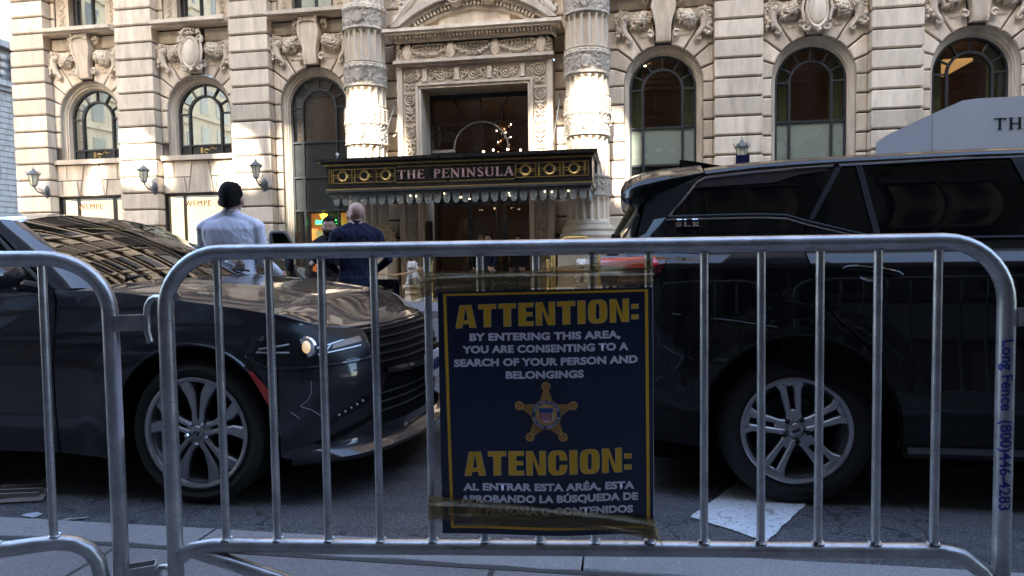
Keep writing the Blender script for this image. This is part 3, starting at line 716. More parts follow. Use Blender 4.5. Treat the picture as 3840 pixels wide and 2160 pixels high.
# ------------------------------------------------------------------ the entrance surround
SX0, SX1 = -5.80, -1.75; OX0, OX1, OT = -5.17, -2.36, 5.40; SY = 17.25
ent = MB()
ent.box(SX0, OX0, SY+.06, 18.3, 0, 6.02); ent.box(OX1, SX1, SY+.06, 18.3, 0, 6.02); ent.box(OX0, OX1, SY+.06, 18.3, OT, 6.02)
sur = ent.build('door_surround', M['lime'], hotel, smooth=0)
tr = MB()      # raised mouldings left and right, top
for s0, s1, y in ((SX0, SX0+.14, SY-.02), (OX0-.13, OX0-.07, SY-.03), (OX0-.068, OX0+.0, SY+.01)):
    w = SX0+SX1
    tr.box(s0, s1, y, SY+.06, 0, 5.96 if s0 == SX0 else OT+(OX0-s1)+.0); tr.box(w-s1, w-s0+0, y, SY+.06, 0, 5.96 if s0 == SX0 else OT+(OX0-s1))
tr.box(OX0-.13, OX1+.0+.13+.0, SY-.03, SY+.06, OT+.07, OT+.13); tr.box(OX0-.07, OX1+.07, SY+.01, SY+.06, OT, OT+.068); tr.box(SX0, SX1, SY-.06, SY+.06, 5.965, 6.02)
tr.box(SX0-.05, SX1+.05, SY-.16, SY+.06, 6.022, 6.10)
tr.build('moulding', M['lime'], sur, smooth=0)
def roll(m, cx, cz, y, r, rings=2):
    for k in range(rings): m.lathe([(r*(1-k*.45)-.02, .0), (r*(1-k*.45), -.025), (r*(1-k*.45)+.02, 0)], (cx, y, cz), 18, axis='y', caps=False)
    m.ico((cx, y, cz), r*.3, 2)
cvs = MB(); y = SY+.022
for px in (SX0+.33, SX1-.33):
    z = 5.73; roll(cvs, px, z, y, .14)
    zz = 5.45; k = 0
    while zz > .9:
        kind = k % 4
        if kind == 0:
            for s_ in (-1, 1): cvs.tube(spiral(px+s_*.075, zz, .075, 1.1, s_, y, 1), lin(.026, .012, 26), 6)
            zz -= .20
        elif kind == 1: cvs.box(px-.14, px+.14, y-.02, y+.02, zz+.02, zz+.045); zz -= .08
        elif kind == 2: roll(cvs, px, zz-.05, y, .13); zz -= .30
        else:
            for q in range(9): cvs.ico((px+random.uniform(-.10, .10), y, zz+random.uniform(-.09, .06)), .035, 1)
            cvs.tube([(px-.13, y, zz+.06), (px, y, zz-.02), (px+.13, y, zz+.06)], .018, 5); cvs.tube([(px, y, zz+.1), (px, y-.01, zz-.12)], .02, 5); zz -= .24
        k += 1
cvs.build('carved_panel', M['lime_carved'], sur, kind='stuff')
cv2 = MB(); x = SX0+.33; zc = 5.73
for i, px in enumerate(lin(SX0+.33, SX1-.33, 9)):
    if i in (0, 8): continue
    if i % 2 == 0: roll(cv2, px, zc, y, .14)
    else: cv2.box(px-.055, px+.055, y-.05, y+.03, zc-.13, zc+.16); cv2.box(px-.07, px+.07, y-.055, y+.03, zc-.16, zc-.13)
for px in lin(SX0+.33+.24, SX1-.33-.24, 8):
    for s_ in (-1, 1): cv2.tube(spiral(px+s_*.05, zc+s_*.03, .075, 1.1, s_, y, 1), lin(.024, .010, 26), 6)
    for q in range(7): cv2.ico((px+random.uniform(-.1, .1), y, zc+random.uniform(-.12, .12)), .028, 1)
cv2.build('carved_lintel', M['lime_carved'], sur, kind='stuff')
# frieze with ovals and swags
fz = MB().box(SX0-.0, SX1+.0, SY-.02, 17.8, 6.102, 6.55).build('frieze', M['relief'], hotel, smooth=0)
ov = MB(); sg = MB(); fx = [-5.50, -4.35, -3.19, -2.02]
for px in fx: ov.lathe([(0, -.05), (.09, -.045), (.115, -.02), (.13, -.03), (.14, .0)], (0, 0, 0), 20, axis='y', caps=False) if False else None
for px in fx:
    ov = MB(); n0 = len(ov.v); ov.lathe([(.001, -.06), (.08, -.055), (.105, -.03), (.12, -.045), (.135, .0)], (0, 0, 0), 20, axis='y', caps=False)
    ov.v[n0:] = [(px+a, SY-.03+b, 6.325+c*1.5) for a, b, c in ov.v[n0:]]; ov.build('oval_boss', M['lime'], fz)
for a, b in zip(fx[:-1], fx[1:]):
    mid = (a+b)/2
    for t in lin(0.08, .92, 26):
        for q in range(3):
            px = a+(b-a)*t; z = 6.45-.24*sin(pi*t)+random.uniform(-.03, .03)
            sg.ico((px, SY-.05+random.uniform(-.02, .02), z), random.uniform(.022, .042), 1)
    roll(sg, mid, 6.43, SY-.04, .06, 1)
    for s_ in (-1, 1):
        for q in range(4): sg.tube([(mid+s_*(.1+.08*q), SY-.03, 6.50), (mid+s_*(.16+.09*q), SY-.05, 6.44), (mid+s_*(.14+.1*q), SY-.03, 6.36)], .018, 5)
for px, s_ in ((-5.50, -1), (-2.02, 1)):
    for q in range(16): sg.ico((px+s_*random.uniform(.13, .24), SY-.03, random.uniform(6.16, 6.5)), .03, 1)
sg.build('swag', M['lime_carved'], fz, kind='stuff')
co = MB(); Wd = (-5.80, -1.75)
co.box(Wd[0]-.02, Wd[1]+.02, 17.17, 17.8, 6.552, 6.60); co.box(Wd[0]-.05, Wd[1]+.05, 17.12, 17.8, 6.602, 6.62)
co.box(Wd[0]-.20, Wd[1]+.22, 16.92, 17.8, 6.70, 6.76); co.box(Wd[0]-.24, Wd[1]+.26, 16.86, 17.8, 6.762, 6.84)
cor = co.build('cornice', M['lime'], hotel, smooth=0)
dn = MB(); x = Wd[0]-.06
while x < Wd[1]+.05: dn.box(x, x+.055, 17.0, 17.16, 6.622, 6.698); x += .095
dn.build('dentil_row', M['lime'], cor, smooth=0, kind='stuff')
# segmental pediment
pc = (-3.70, 4.56); R1 = 3.09
def arcband(m, r0, r1, y0, y1, zmin=6.86, n=48):
    a = math.degrees(math.asin((zmin-pc[1])/r1)); A = lin(a, 180-a, n)
    for k in range(n-1):
        q = []
        for aa in (A[k], A[k+1]):
            for r in (r0, r1): q.append((pc[0]+r*cos(radians(aa)), max(zmin, pc[1]+r*sin(radians(aa)))))
        P = [q[0], q[1], q[3], q[2]]
        m.add([(x, y0, z) for x, z in P]+[(x, y1, z) for x, z in P], [(0, 1, 2, 3), (7, 6, 5, 4), (1, 5, 6, 2), (0, 3, 7, 4)])
pd = MB(); arcband(pd, R1-.10, R1+.04, 16.84, 17.8); arcband(pd, R1-.20, R1-.102, 16.95, 17.8); arcband(pd, R1-.40, R1-.32, 17.05, 17.8)
ped = pd.build('pediment', M['lime'], hotel, smooth=0)
ty = MB(); ty.add([(x, 17.22, z) for x, z in [(pc[0]-2.0, 6.85), (pc[0]+2.0, 6.85)]+arc(*pc, R1-.3, 42, 138, 24)], [tuple(range(26))]); ty.box(-4.62, -2.78, 17.12, 17.22, 6.85, 7.45)
ty.build('tympanum', M['lime'], ped, smooth=0)
d2 = MB()
for k in range(44):
    a = radians(48+k*(84/43.)); P = Vector((cos(a), sin(a))); T = Vector((-P.y, P.x))*.030; c0 = Vector(pc)+P*(R1-.31); c1 = Vector(pc)+P*(R1-.205)
    if c0.y < 6.87: continue
    Q = [c0-T, c0+T, c1+T, c1-T]; d2.add([(v.x, 16.99, v.y) for v in Q]+[(v.x, 17.2, v.y) for v in Q], [(0, 1, 2, 3), (0, 4, 5, 1), (1, 5, 6, 2), (2, 6, 7, 3), (3, 7, 4, 0)])
d2.build('dentil_row', M['lime'], ped, smooth=0, kind='stuff')
for px in (-4.13, -3.30):
    v = MB(); v.lathe([(.0, 0), (.10, 0), (.13, .03), (.17, .03), (.19, .10), (.19, .5)], (px, 16.72, 7.50), 22, axis='y', caps=False); v.box(px-.16, px+.16, 16.9, 17.2, 7.4, 8.4); v.build('volute', M['lime'], ped)
for s_ in (-1, 1):
    v = MB(); bx = pc[0]+s_*2.05
    v.tube([(bx+s_*.0-s_*t*.55+0, 17.0, 7.0+t*.62) for t in lin(0, 1, 8)], .11, 8); v.tube(spiral(bx-s_*.42, 7.58, .16, 1.2, s_, 16.95), lin(.07, .03, 26), 7)
    for q in range(12): v.ico((bx-s_*random.uniform(0, .6)+s_*.1, 16.95, 7.1+random.uniform(0, .6)), .06, 1)
    v.build('scroll', M['lime_carved'], ped)
MB().box(SX0, SX1, 17.5, 18.3, 6.55, 9.6).build('upper_wall', M['lime'], hotel, smooth=0)
# fan window over the canopy, lobby behind, doors below
fw = MB(); yy = 18.15; fc = (-3.78, 3.90)
fw.box(OX0, OX1, yy-.05, yy+.1, 5.27, OT); fw.box(OX0, OX0+.05, yy-.05, yy+.1, 3.4, 5.27); fw.box(OX1-.05, OX1, yy-.05, yy+.1, 3.4, 5.27)
for a in (30, 62, 90, 118, 150):
    dx, dz = cos(radians(a)), sin(radians(a)); L = min(1.36/max(abs(dx), .01), 1.37/dz)
    P, Q = (fc[0]+.76*dx, fc[1]+.76*dz), (fc[0]+L*dx, fc[1]+L*dz); fw.tube([(P[0], yy, P[1]), (Q[0], yy, Q[1])], .022, 6)
f1 = fw.build('fan_window', M['bronze'], hotel)
rg = MB(); rg.tube([(fc[0]+.75*cos(a), yy-.03, fc[1]+.75*sin(a)) for a in lin(0, pi, 30)], .028, 8); rg.box(OX0+.05, fc[0]-.72, yy-.07, yy, 3.86, 3.94); rg.build('fan_ring', simple('pale_bronze_ring', (.34, .31, .27), .35, .5), f1)
MB().add([(OX0, yy+.02, 3.3), (OX1, yy+.02, 3.3), (OX1, yy+.02, 5.3), (OX0, yy+.02, 5.3)], [(0, 1, 2, 3)]).build('pane', M['glass'], f1, smooth=0)
rm = MB(); rm.add([(-7, 23, 0), (-1, 23, 0), (-1, 23, 5.6), (-7, 23, 5.6), (-7, 18.4, 0), (-1, 18.4, 0), (-1, 18.4, 5.6), (-7, 18.4, 5.6)], [(0, 1, 2, 3), (0, 3, 7, 4), (1, 5, 6, 2), (3, 2, 6, 7)])
for k in range(5): rm.box(-6.8+k*1.2, -6.65+k*1.2, 22.8, 23, 0, 5.5)
rm.box(-7, -1, 22.7, 23, 4.6, 4.75)
rm.build('lobby_wall', M['room'], hotel, smooth=0)
lo = MB(); lo.add([(-7, 18.4, .02), (-1, 18.4, .02), (-1, 23, .02), (-7, 23, .02)], [(0, 1, 2, 3)]); lo.build('lobby_floor', M['room_dark'], hotel, smooth=0)
dr = MB(); dy = 18.75
for x in (OX0, -4.28, -4.22, -3.50, -3.30, -3.24, -2.52, OX1): dr.box(x-.03, x+.03, dy, dy+.08, 0, 2.5)
dr.box(OX0, OX1, dy-.02, dy+.1, 2.45, 3.4); do = dr.build('door', M['marq_black'], hotel, smooth=0)
for x in (-4.35, -4.13, -3.4, -3.16): MB().tube([(x, dy-.05, .9), (x, dy-.05, 1.5)], .015, 6).build('handle', M['gold'], do)
MB().add([(OX0, dy+.04, 0), (OX1, dy+.04, 0), (OX1, dy+.04, 2.5), (OX0, dy+.04, 2.5)], [(0, 1, 2, 3)]).build('pane', M['glass'], do, smooth=0)
# chandelier
ch = thing('chandelier', 'lit crystal chandelier hanging behind the fan window', 'chandelier', (-3.62, 20.8, 4.0))
cm = MB(); cm.lathe([(.03, 1.5), (.03, 1.15), (.12, 1.1), (.20, .95), (.10, .8), (.16, .6), (.30, .35), (.42, .12), (.34, .0), (.1, -.25), (.0, -.32)], (0, 0, 0), 18)
for k in range(10):
    a = k*2*pi/10; cm.tube([(.1*cos(a), .1*sin(a), .1), (.45*cos(a), .45*sin(a), -.08), (.68*cos(a), .68*sin(a), .05), (.70*cos(a), .70*sin(a), .16)], .015, 5)
cm.build('crystal_body', thin_glass('crystal', (.72, .45, .28), .6, .2, .18), ch)
for k in range(10):
    a = k*2*pi/10; MB().ico((.70*cos(a), .70*sin(a), .20), .035, 1).build('candle_bulb', M['bulb'], ch)
for k in range(12): MB().ico((.22*cos(k*1.7), .22*sin(k*1.7), 1.05-.09*k), .022, 1).build('candle_bulb', M['bulb'], ch)
# interiors seen through the other windows
def interior(cx, kind):
    x0, x1 = cx-1.15, cx+1.15; z0 = 3.33 if kind == 'R' else 0
    r = MB(); r.add([(x0-.6, 21.5, z0), (x1+.6, 21.5, z0), (x1+.6, 21.5, 6.6), (x0-.6, 21.5, 6.6), (x0, 18.26, z0), (x1, 18.26, z0), (x1, 18.26, 6.6), (x0, 18.26, 6.6)], [(0, 1, 2, 3), (0, 3, 7, 4), (1, 5, 6, 2), (3, 2, 6, 7), (0, 4, 5, 1)])
    for k in range(3): r.box(x0-.5, x1+.5, 21.3-.08*k, 21.5, 6.0+.14*k, 6.1+.14*k)
    for k in range(4): r.box(x0-.4+k*.75, x0-.35+k*.75, 21.4, 21.5, z0, 5.9)
    o = r.build('room', M['room'], hotel, smooth=0)
    return o
for cx, xl, xr, st in BAYS:
    if st == 'L': continue
    ro = interior(cx, st)
    if st == 'R':
        for s_ in (-1, 1):
            c = MB(); xs = lin(cx+s_*.86, cx+s_*.50, 40)
            c.grid(lambda i, z: (xs[int(i)], 18.42+.03*sin(i*1.25)+.01*sin(i*.5), z), range(40), [3.35, 4.5, 6.0]); c.build('curtain', M['curtain'], ro)
        for px, py in ((-.35, 20.6), (.42, 19.4)): MB().lathe([(.0, 0), (.055, 0), (.055, .03)], (cx+px, py, 6.52), 10).build('ceiling_spot', M['spot'], ro)
MB().box(8.2, 8.9, 19.6, 21.2, 5.9, 5.98).build('cove_light', M['roomglow'], hotel, smooth=0)
bl = MB(); z = 4.36
while z < 5.95: bl.box(-9.1, -7.6, 18.24, 18.27, z, z+.028); z += .05
bl.build('window_blind', M['blind'], hotel, smooth=0, kind='stuff')
# watch-shop display in the third bay
MB().box(-9.3, -7.3, 18.9, 18.95, 0, 2.38).build('display_back', M['room_dark'], hotel, smooth=0)
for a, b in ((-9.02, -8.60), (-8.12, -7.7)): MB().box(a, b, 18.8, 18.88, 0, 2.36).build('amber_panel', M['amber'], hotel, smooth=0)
MB().box(-8.72, -8.2, 18.45, 18.5, .4, 1.84).build('display_card', simple('cream_card', (.55, .50, .25), .6, emis=(1, .8, .3), es=.03), hotel, smooth=0)
# ------------------------------------------------------------------ lettering
def text_mesh(body, size, off=0, extr=.002, space=1.0, align='CENTER', bevel=0, shear=0):
    cu = bpy.data.curves.new('text', 'FONT'); cu.body = body; cu.size = size; cu.offset = off; cu.extrude = extr; cu.space_character = space; cu.align_x = align; cu.bevel_depth = bevel; cu.shear = shear; cu.resolution_u = 4
    o = bpy.data.objects.new('text', cu); COL.objects.link(o); dg = bpy.context.evaluated_depsgraph_get(); me = bpy.data.meshes.new_from_object(o.evaluated_get(dg)); bpy.data.objects.remove(o)
    me.transform(Matrix.Rotation(pi/2, 4, 'X')); return me
def fit(me, w=None, h=None, x0=None, z0=None):   # scale the flat text to a width/height and move its lower left corner
    xs = [v.co.x for v in me.vertices]; zs = [v.co.z for v in me.vertices]; sx = w/(max(xs)-min(xs)) if w else None; sz = h/(max(zs)-min(zs)) if h else None
    sx = sx or sz; sz = sz or sx; mx, mz = min(xs), min(zs)
    for v in me.vertices: v.co.x = (v.co.x-mx)*sx+(x0 or 0); v.co.z = (v.co.z-mz)*sz+(z0 or 0)
    return me
def serif_word(word, x0, z0, h, total, y, th=.02, thick=.17, thin=.07, split=False):
    """roman capitals from strokes and serifs; returns (mesh builder)"""
    W = {'T': .78, 'H': .86, 'E': .68, 'P': .66, 'N': .88, 'I': .34, 'S': .60, 'U': .84, 'L': .66, 'A': .86, ' ': .62}; sp = .14
    tot = sum(W[c]+sp for c in word)-sp; k = total/tot; m = MB(); out = []
    def bar(a, b, w):   # from a to b in letter units
        (ax, az), (bx, bz) = a, b; d = Vector((bx-ax, bz-az)); n = Vector((-d.y, d.x)).normalized()*w/2
        P = [(ax-n.x, az-n.y), (ax+n.x, az+n.y), (bx+n.x, bz+n.y), (bx-n.x, bz-n.y)]
        m.poly([(cx+x*k, z0+z*h) for x, z in P], y, y-th)
    def curve(pts, ws):
        for i in range(len(pts)-1): bar(pts[i], pts[i+1], (ws[i]+ws[i+1])/2)
    cx = x0; t, n = thick, thin
    for c in word:
        w = W[c]
        def ser(x, z, L=.30): bar((x-L/2, z), (x+L/2, z), .05)
        if c == 'T': bar((w/2, 0), (w/2, 1), t); bar((.03, .96), (w-.03, .96), n); ser(w/2, .02); bar((.05, .80), (.05, 1), .05); bar((w-.05, .80), (w-.05, 1), .05)
        if c == 'H':
            for x in (.16, w-.16): bar((x, 0), (x, 1), t); ser(x, .02); ser(x, .98)
            bar((.16, .5), (w-.16, .5), n)
        if c in 'EL':
            bar((.16, 0), (.16, 1), t); ser(.16, .98 if c == 'L' else .98); bar((.02, .035), (w-.03, .035), n); bar((w-.05, 0), (w-.05, .22), .05)
            if c == 'E': bar((.02, .965), (w-.05, .965), n); bar((.16, .52), (w-.18, .52), n); bar((w-.06, .8), (w-.06, 1), .05); bar((w-.18, .42), (w-.18, .62), .05)
        if c == 'P': bar((.16, 0), (.16, 1), t); ser(.16, .02); P = [(.10, .965), (.35, .965), (.50, .90), (.56, .73), (.50, .55), (.36, .48), (.2, .48)]; curve(P, [n, n, .12, .15, .12, n, n])
        if c == 'N': bar((.14, 0), (.14, 1), n); bar((w-.14, 0), (w-.14, 1), n); bar((.12, .97), (w-.14, .03), t); ser(.14, .02); ser(w-.14, .98); ser(.08, .98, .2)
        if c == 'I': bar((w/2, 0), (w/2, 1), t); ser(w/2, .02); ser(w/2, .98)
        if c == 'S': P = [(.52, .80), (.45, .94), (.30, .97), (.14, .90), (.10, .74), (.20, .60), (.40, .46), (.50, .30), (.46, .12), (.30, .03), (.15, .07), (.07, .22)]; curve(P, [.05, n, n, .10, .13, .15, .17, .15, .12, n, n, .05])
        if c == 'U': bar((.14, .3), (.14, 1), t); bar((w-.14, .25), (w-.14, 1), n); P = [(.14, .3), (.18, .12), (.34, .035), (.52, .05), (w-.17, .15), (w-.14, .3)]; curve(P, [t, .14, n, n, n, n]); ser(.14, .98); ser(w-.14, .98)
        if c == 'A': bar((.10, 0), (.42, 1), n); bar((.42, 1), (w-.12, 0), t); bar((.22, .34), (w-.26, .34), n); ser(.10, .02, .24); ser(w-.12, .02)
        cx += (w+sp)*k
        if split and m.v: out.append(MB().add(m.v, m.f)); m.v.clear(); m.f.clear()
    return out if split else m
# ------------------------------------------------------------------ the canopy over the entrance
mq = thing('entrance_canopy', 'black and gold hotel canopy lettered THE PENINSULA with hanging glass pendants', 'canopy', (-3.79, 16.3, 2.6))
def at(m): m.v = [(x+3.79, y-16.3, z-2.6) for x, y, z in m.v]; return m
MX0, MX1, MY = -6.88, -.69, 15.2
at(MB().box(MX0, MX1, MY, 17.3, 2.68, 3.24)).build('fascia', M['marq_black'], mq, smooth=0)
m = MB(); m.box(MX0-.10, MX1+.06, MY-.10, 17.3, 3.243, 3.28); m.box(MX0-.20, MX1+.12, MY-.20, 17.3, 3.283, 3.36); at(m).build('top_slab', M['marq_black'], mq, smooth=0)
m = MB(); m.box(MX0-.03, MX1+.02, MY-.035, 17.3, 2.60, 2.645); m.box(MX0+.03, MX1-.03, MY+.03, 17.3, 2.52, 2.597); at(m).build('lower_rim', simple('grey_metal_rim', (.10, .10, .10), .35, .6), mq, smooth=0)
at(MB().box(MX0-.012, MX1+.012, MY-.02, 17.3, 2.648, 2.678)).build('gold_line', M['gold_line'], mq, smooth=0)
at(MB().box(MX0-.06, MX1+.04, MY-.05, MY, 3.21, 3.238)).build('gold_line', M['gold'], mq, smooth=0)
def gold_grille(cx, left_cut=False, right_cut=False, half=None):
    m = MB(); z0, z1, zc, y = 2.80, 3.13, 2.965, MY
    m.lathe([(.085, -.02), (.10, -.028), (.122, -.028), (.132, -.015), (.132, 0)], (cx, y, zc), 26, axis='y', caps=False); m.lathe([(.09, -.012), (.085, 0)], (cx, y, zc), 26, axis='y', caps=False)
    a, b = cx-.235, cx+.235
    for z in (z0, z1-.02): m.box(a, b, y-.022, y, z, z+.02)
    for x in (a, b-.018): m.box(x, x+.018, y-.022, y, z0, z1)
    for z in (zc-.035, zc+.02): m.box(a, cx-.12, y-.018, y, z, z+.015); m.box(cx+.12, b, y-.018, y, z, z+.015)
    for z in (z0, zc+.155): m.box(cx-.02, cx+.02, y-.018, y, z, z+.02)
    at(m).build('gold_ring_panel', M['gold'], mq, smooth=30)
def gold_slot(x):
    m = MB(); z0, z1, y = 2.80, 3.13, MY
    for z in (z0, z1-.018): m.box(x, x+.075, y-.022, y, z, z+.018)
    for q in (x, x+.059): m.box(q, q+.016, y-.022, y, z0, z1)
    at(m).build('gold_slot', M['gold'], mq, smooth=0)
for cx in (-6.48, -5.95, -5.43, -2.17, -1.63, -1.09): gold_grille(cx)
for x in (-6.82, -6.255, -5.73, -1.945, -1.40, -.84): gold_slot(x)
m = MB(); y = MY-.012
for z in (2.775, 3.135): m.box(-5.17, -2.42, y, MY, z, z+.014)
at(m).build('gold_line', M['gold'], mq, smooth=0)
wd = 2.70
for m in serif_word('THE PENINSULA', -5.14, 2.86, .20, wd, MY-.012, th=.030, split=True): at(m).build('letter', M['marq_letter'], mq, smooth=0)
for m in serif_word('THE PENINSULA', -5.135, 2.852, .215, wd, MY-.001, th=.008, thick=.23, thin=.12, split=True): at(m).build('letter_backing', M['marq_letter_back'], mq, smooth=0)
# pendants
pm = MB(); P = [(-.085, .27), (-.085, .10), (-.070, .075), (-.055, .03), (-.03, .005), (0, 0), (.03, .005), (.055, .03), (.070, .075), (.085, .10), (.085, .27)]
pm.poly(P[::-1], .006, -.006, .004)
pme = pm.mesh('pendant', 0)
pr_ = MB(); pr_.lathe([(.018, 0), (.022, -.008), (.026, 0)], (0, -.008, .055), 10, axis='y', caps=False); pre = pr_.mesh('ring', 0)
for i in range(27):
    x = -6.70+i*(5.80/26); o = link('glass_pendant', pme, M['valance'], mq); o.location = (x+3.79, MY+.12-16.3, 2.30-2.6); o.rotation_euler.x = random.uniform(-.05, .05)
    link('ring', pre, M['iron'], o)
for i in range(11):
    o = link('glass_pendant', pme, M['valance'], mq); o.location = (MX1-.08+3.79, MY+.28-16.3+i*.2, 2.30-2.6); o.rotation_euler.z = pi/2
for i in range(7):
    o = MB().ico((0, 0, 0), .012, 1).build('bulb', M['bulb'], mq); o.location = (random.uniform(-6.6, -.9)+3.79, MY+.10-16.3, 2.515-2.6+random.uniform(-.05, 0))
for px, py in ((-4.5, 16.2), (-4.0, 16.5), (-3.3, 16.0), (-2.7, 16.4), (-3.9, 17.0), (-2.6, 16.0), (-3.4, 16.8)):
    o = MB().lathe([(0, 0), (.05, 0), (.05, .02)], (0, 0, 0), 10).build('canopy_spot', M['spot'], mq); o.location = (px+3.79, py-16.3, 2.51-2.6)
m = MB(); m.tube([(0, 0, 0), (0, 0, .15)], .012, 6); m.lathe([(.035, .0), (.04, .03), (.03, .06), (0, .065)], (0, 0, .14), 10)
o = m.build('camera_dome', M['sill_metal'], mq); o.location = (-6.73+3.79, 15.5-16.3, 3.36-2.6)
for (xa, za, xb, zb) in ((-5.81, 5.0, -6.2, 3.4), (-1.55, 4.98, -1.75, 3.4)):
    m = MB(); m.tube([(xa, 17.1, za), (xb, 16.6, zb)], .012, 5); m.tube([(xa, 17.1, za-.05), (xa, 17.1, za+.08)], .03, 6); at(m).build('tie_rod', M['iron'], mq)
# ------------------------------------------------------------------ wall lanterns
def lantern(x, label):
    t = thing('wall_lantern', label, 'wall lantern', (x, PF, 3.1), 0, 'iron lanterns along the hotel front')
    b = MB(); b.lathe([(.10, 0), (.085, .02), (.05, .03)], (0, 0, 0), 12, axis='y'); 
    b.v = [(p[0], -p[1], p[2]*1.9) for p in b.v]; b.build('back_plate', M['iron'], t)
    a = MB(); a.tube([(0, 0, .05), (0, -.14, -.06), (0, -.28, -.04), (0, -.40, .06), (0, -.44, .14)], .022, 7); a.tube([(0, -.03, -.12), (0, -.18, .05), (0, -.30, .10), (0, -.24, .0), (0, -.15, -.05)], .014, 6)
    a.tube([(.02*cos(q)*0, -.12+.07*cos(q), -.02+.07*sin(q)) for q in lin(0, 5.5, 12)], .012, 5); a.build('scroll_arm', M['iron'], t)
    L = Vector((0, -.44, .14))
    g = MB(); g.lathe([(.075, .02), (.135, .30)], L, 6, caps=False); g.build('glass', M['lantern_glass'], t, smooth=0)
    c = MB(); c.lathe([(.02, -.04), (.06, -.01), (.085, .0), (.085, .02)], L, 6); c.lathe([(.165, .30), (.17, .32), (.10, .40), (.05, .43), (.035, .47), (.01, .50), (.004, .60)], L, 12)
    for k in range(6):
        q = k*pi/3; c.tube([L+Vector((.078*cos(q), .078*sin(q), .02)), L+Vector((.138*cos(q), .138*sin(q), .30))], .010, 5)
        c.tube([L+Vector((.16*cos(q), .16*sin(q), .31)), L+Vector((.19*cos(q), .19*sin(q), .36)), L+Vector((.175*cos(q), .175*sin(q), .41))], .009, 5)
    c.build('frame', M['iron'], t); MB().ico(L+Vector((0, 0, .13)), .03, 1, (1, 1, 2)).build('bulb', M['lantern_glass'], t)
    return t
for x, l in ((-17.0+.45, 'iron lantern on the corner pilaster at the far left'), (-13.57+.50, 'iron lantern on the pilaster between the two jewellery windows'),
             (-10.09+.36, 'iron lantern on the pilaster above the man in the white shirt'), (2.765, 'iron lantern on the pilaster right of the entrance column, above the dark estate car roof')):
    lantern(x, l.replace('dark estate car', 'black SUV'))
# shop signs
for cx, l in ((-15.52, 'red WEMPE lettering hanging in the left shop window'), (-12.05, 'red WEMPE lettering hanging in the right shop window')):
    me = fit(text_mesh('WEMPE', 1, .0, .01, 1.15), w=.82, h=.165, x0=-.41, z0=0)
    o = link('shop_sign', me, simple('brown_letters', (.45, .20, .10), .5)); tag(o, l, 'shop sign', 'WEMPE signs'); o.location = (cx, 17.93, 2.60)
rx = thing('neon_sign', 'green neon ROLEX lettering under a small yellow crown in the watch shop window', 'neon sign', (-8.68, 18.38, 2.03))
me = fit(text_mesh('ROLEX', 1, .03, .02, 1.0), w=.62, h=.115, x0=0, z0=0); link('lettering', me, M['green_neon'], rx)
m = MB(); pts = [(-.06, 0), (.06, 0), (.085, .06)]
m.poly([(-.055, 0), (.055, 0), (.10, .11), (.045, .06), (.0, .14), (-.045, .06), (-.10, .11)], 0, -.02)
for px, pz in ((-.10, .12), (-.05, .13), (0, .15), (.05, .13), (.10, .12)): m.ico((px, -.01, pz), .016, 1)
o = m.build('crown', M['yellow_neon'], rx, smooth=0); o.location = (.24, 0, .15)
# address plate on the right plinth, brass rail, lions, ropes, wheelchair sign
o = link('address_plate', fit(text_mesh('700 FIFTH AVE', 1, .01, .01, 1.1), w=1.0, h=.12, x0=-1.42, z0=1.12), M['bronze']); tag(o, 'bronze 700 FIFTH AVE address lettering on the right column plinth', 'address sign'); o.location = (0, 16.47, 0)
def lion(x, y, label, s_=1):
    t = thing('stone_lion', label, 'statue', (x, y, 0), 0, 'stone lions beside the door')
    p = MB(); p.box(-.20, .20, -.20, .20, 0, .06); p.box(-.16, .16, -.16, .16, .06, .34); p.box(-.21, .21, -.21, .21, .34, .40)
    for k in range(5): p.ico((-.12+.06*k, -.17, .20), .035, 1)
    p.build('pedestal', M['lime'], t, smooth=0)
    b = MB(); b.ico((0, .02, .58), .14, 2, (1, 1.1, 1.2)); b.ico((0, -.05, .68), .12, 2, (1.1, .9, 1.1)); b.ico((0, -.10, .86), .105, 2, (1, 1, 1)); b.ico((0, -.20, .83), .055, 2, (1.1, .9, .8))
    for q in (-1, 1):
        b.tube([(q*.07, -.10, .68), (q*.085, -.15, .55), (q*.085, -.15, .43)], [.05, .042, .04], 8); b.ico((q*.085, -.18, .43), .045, 1, (1, 1.4, .8)); b.ico((q*.12, .06, .50), .09, 2, (.8, 1.2, 1))
        b.ico((q*.07, -.08, .95), .03, 1)
    for k in range(40):
        a = random.uniform(0, 2*pi); e = random.uniform(-.8, 1); b.ico((.13*cos(a)*cos(e), -.05+.09*sin(a)*cos(e), .84+.12*sin(e)), .04, 1)
    b.build('lion_body', stone('white_marble', (.62, .56, .50), (.75, .70, .64)), t); return t
lion(-5.05, 15.9, 'white stone lion on a pedestal left of the hotel door'); lion(-.98, 15.9, 'white stone lion on a pedestal right of the entrance')
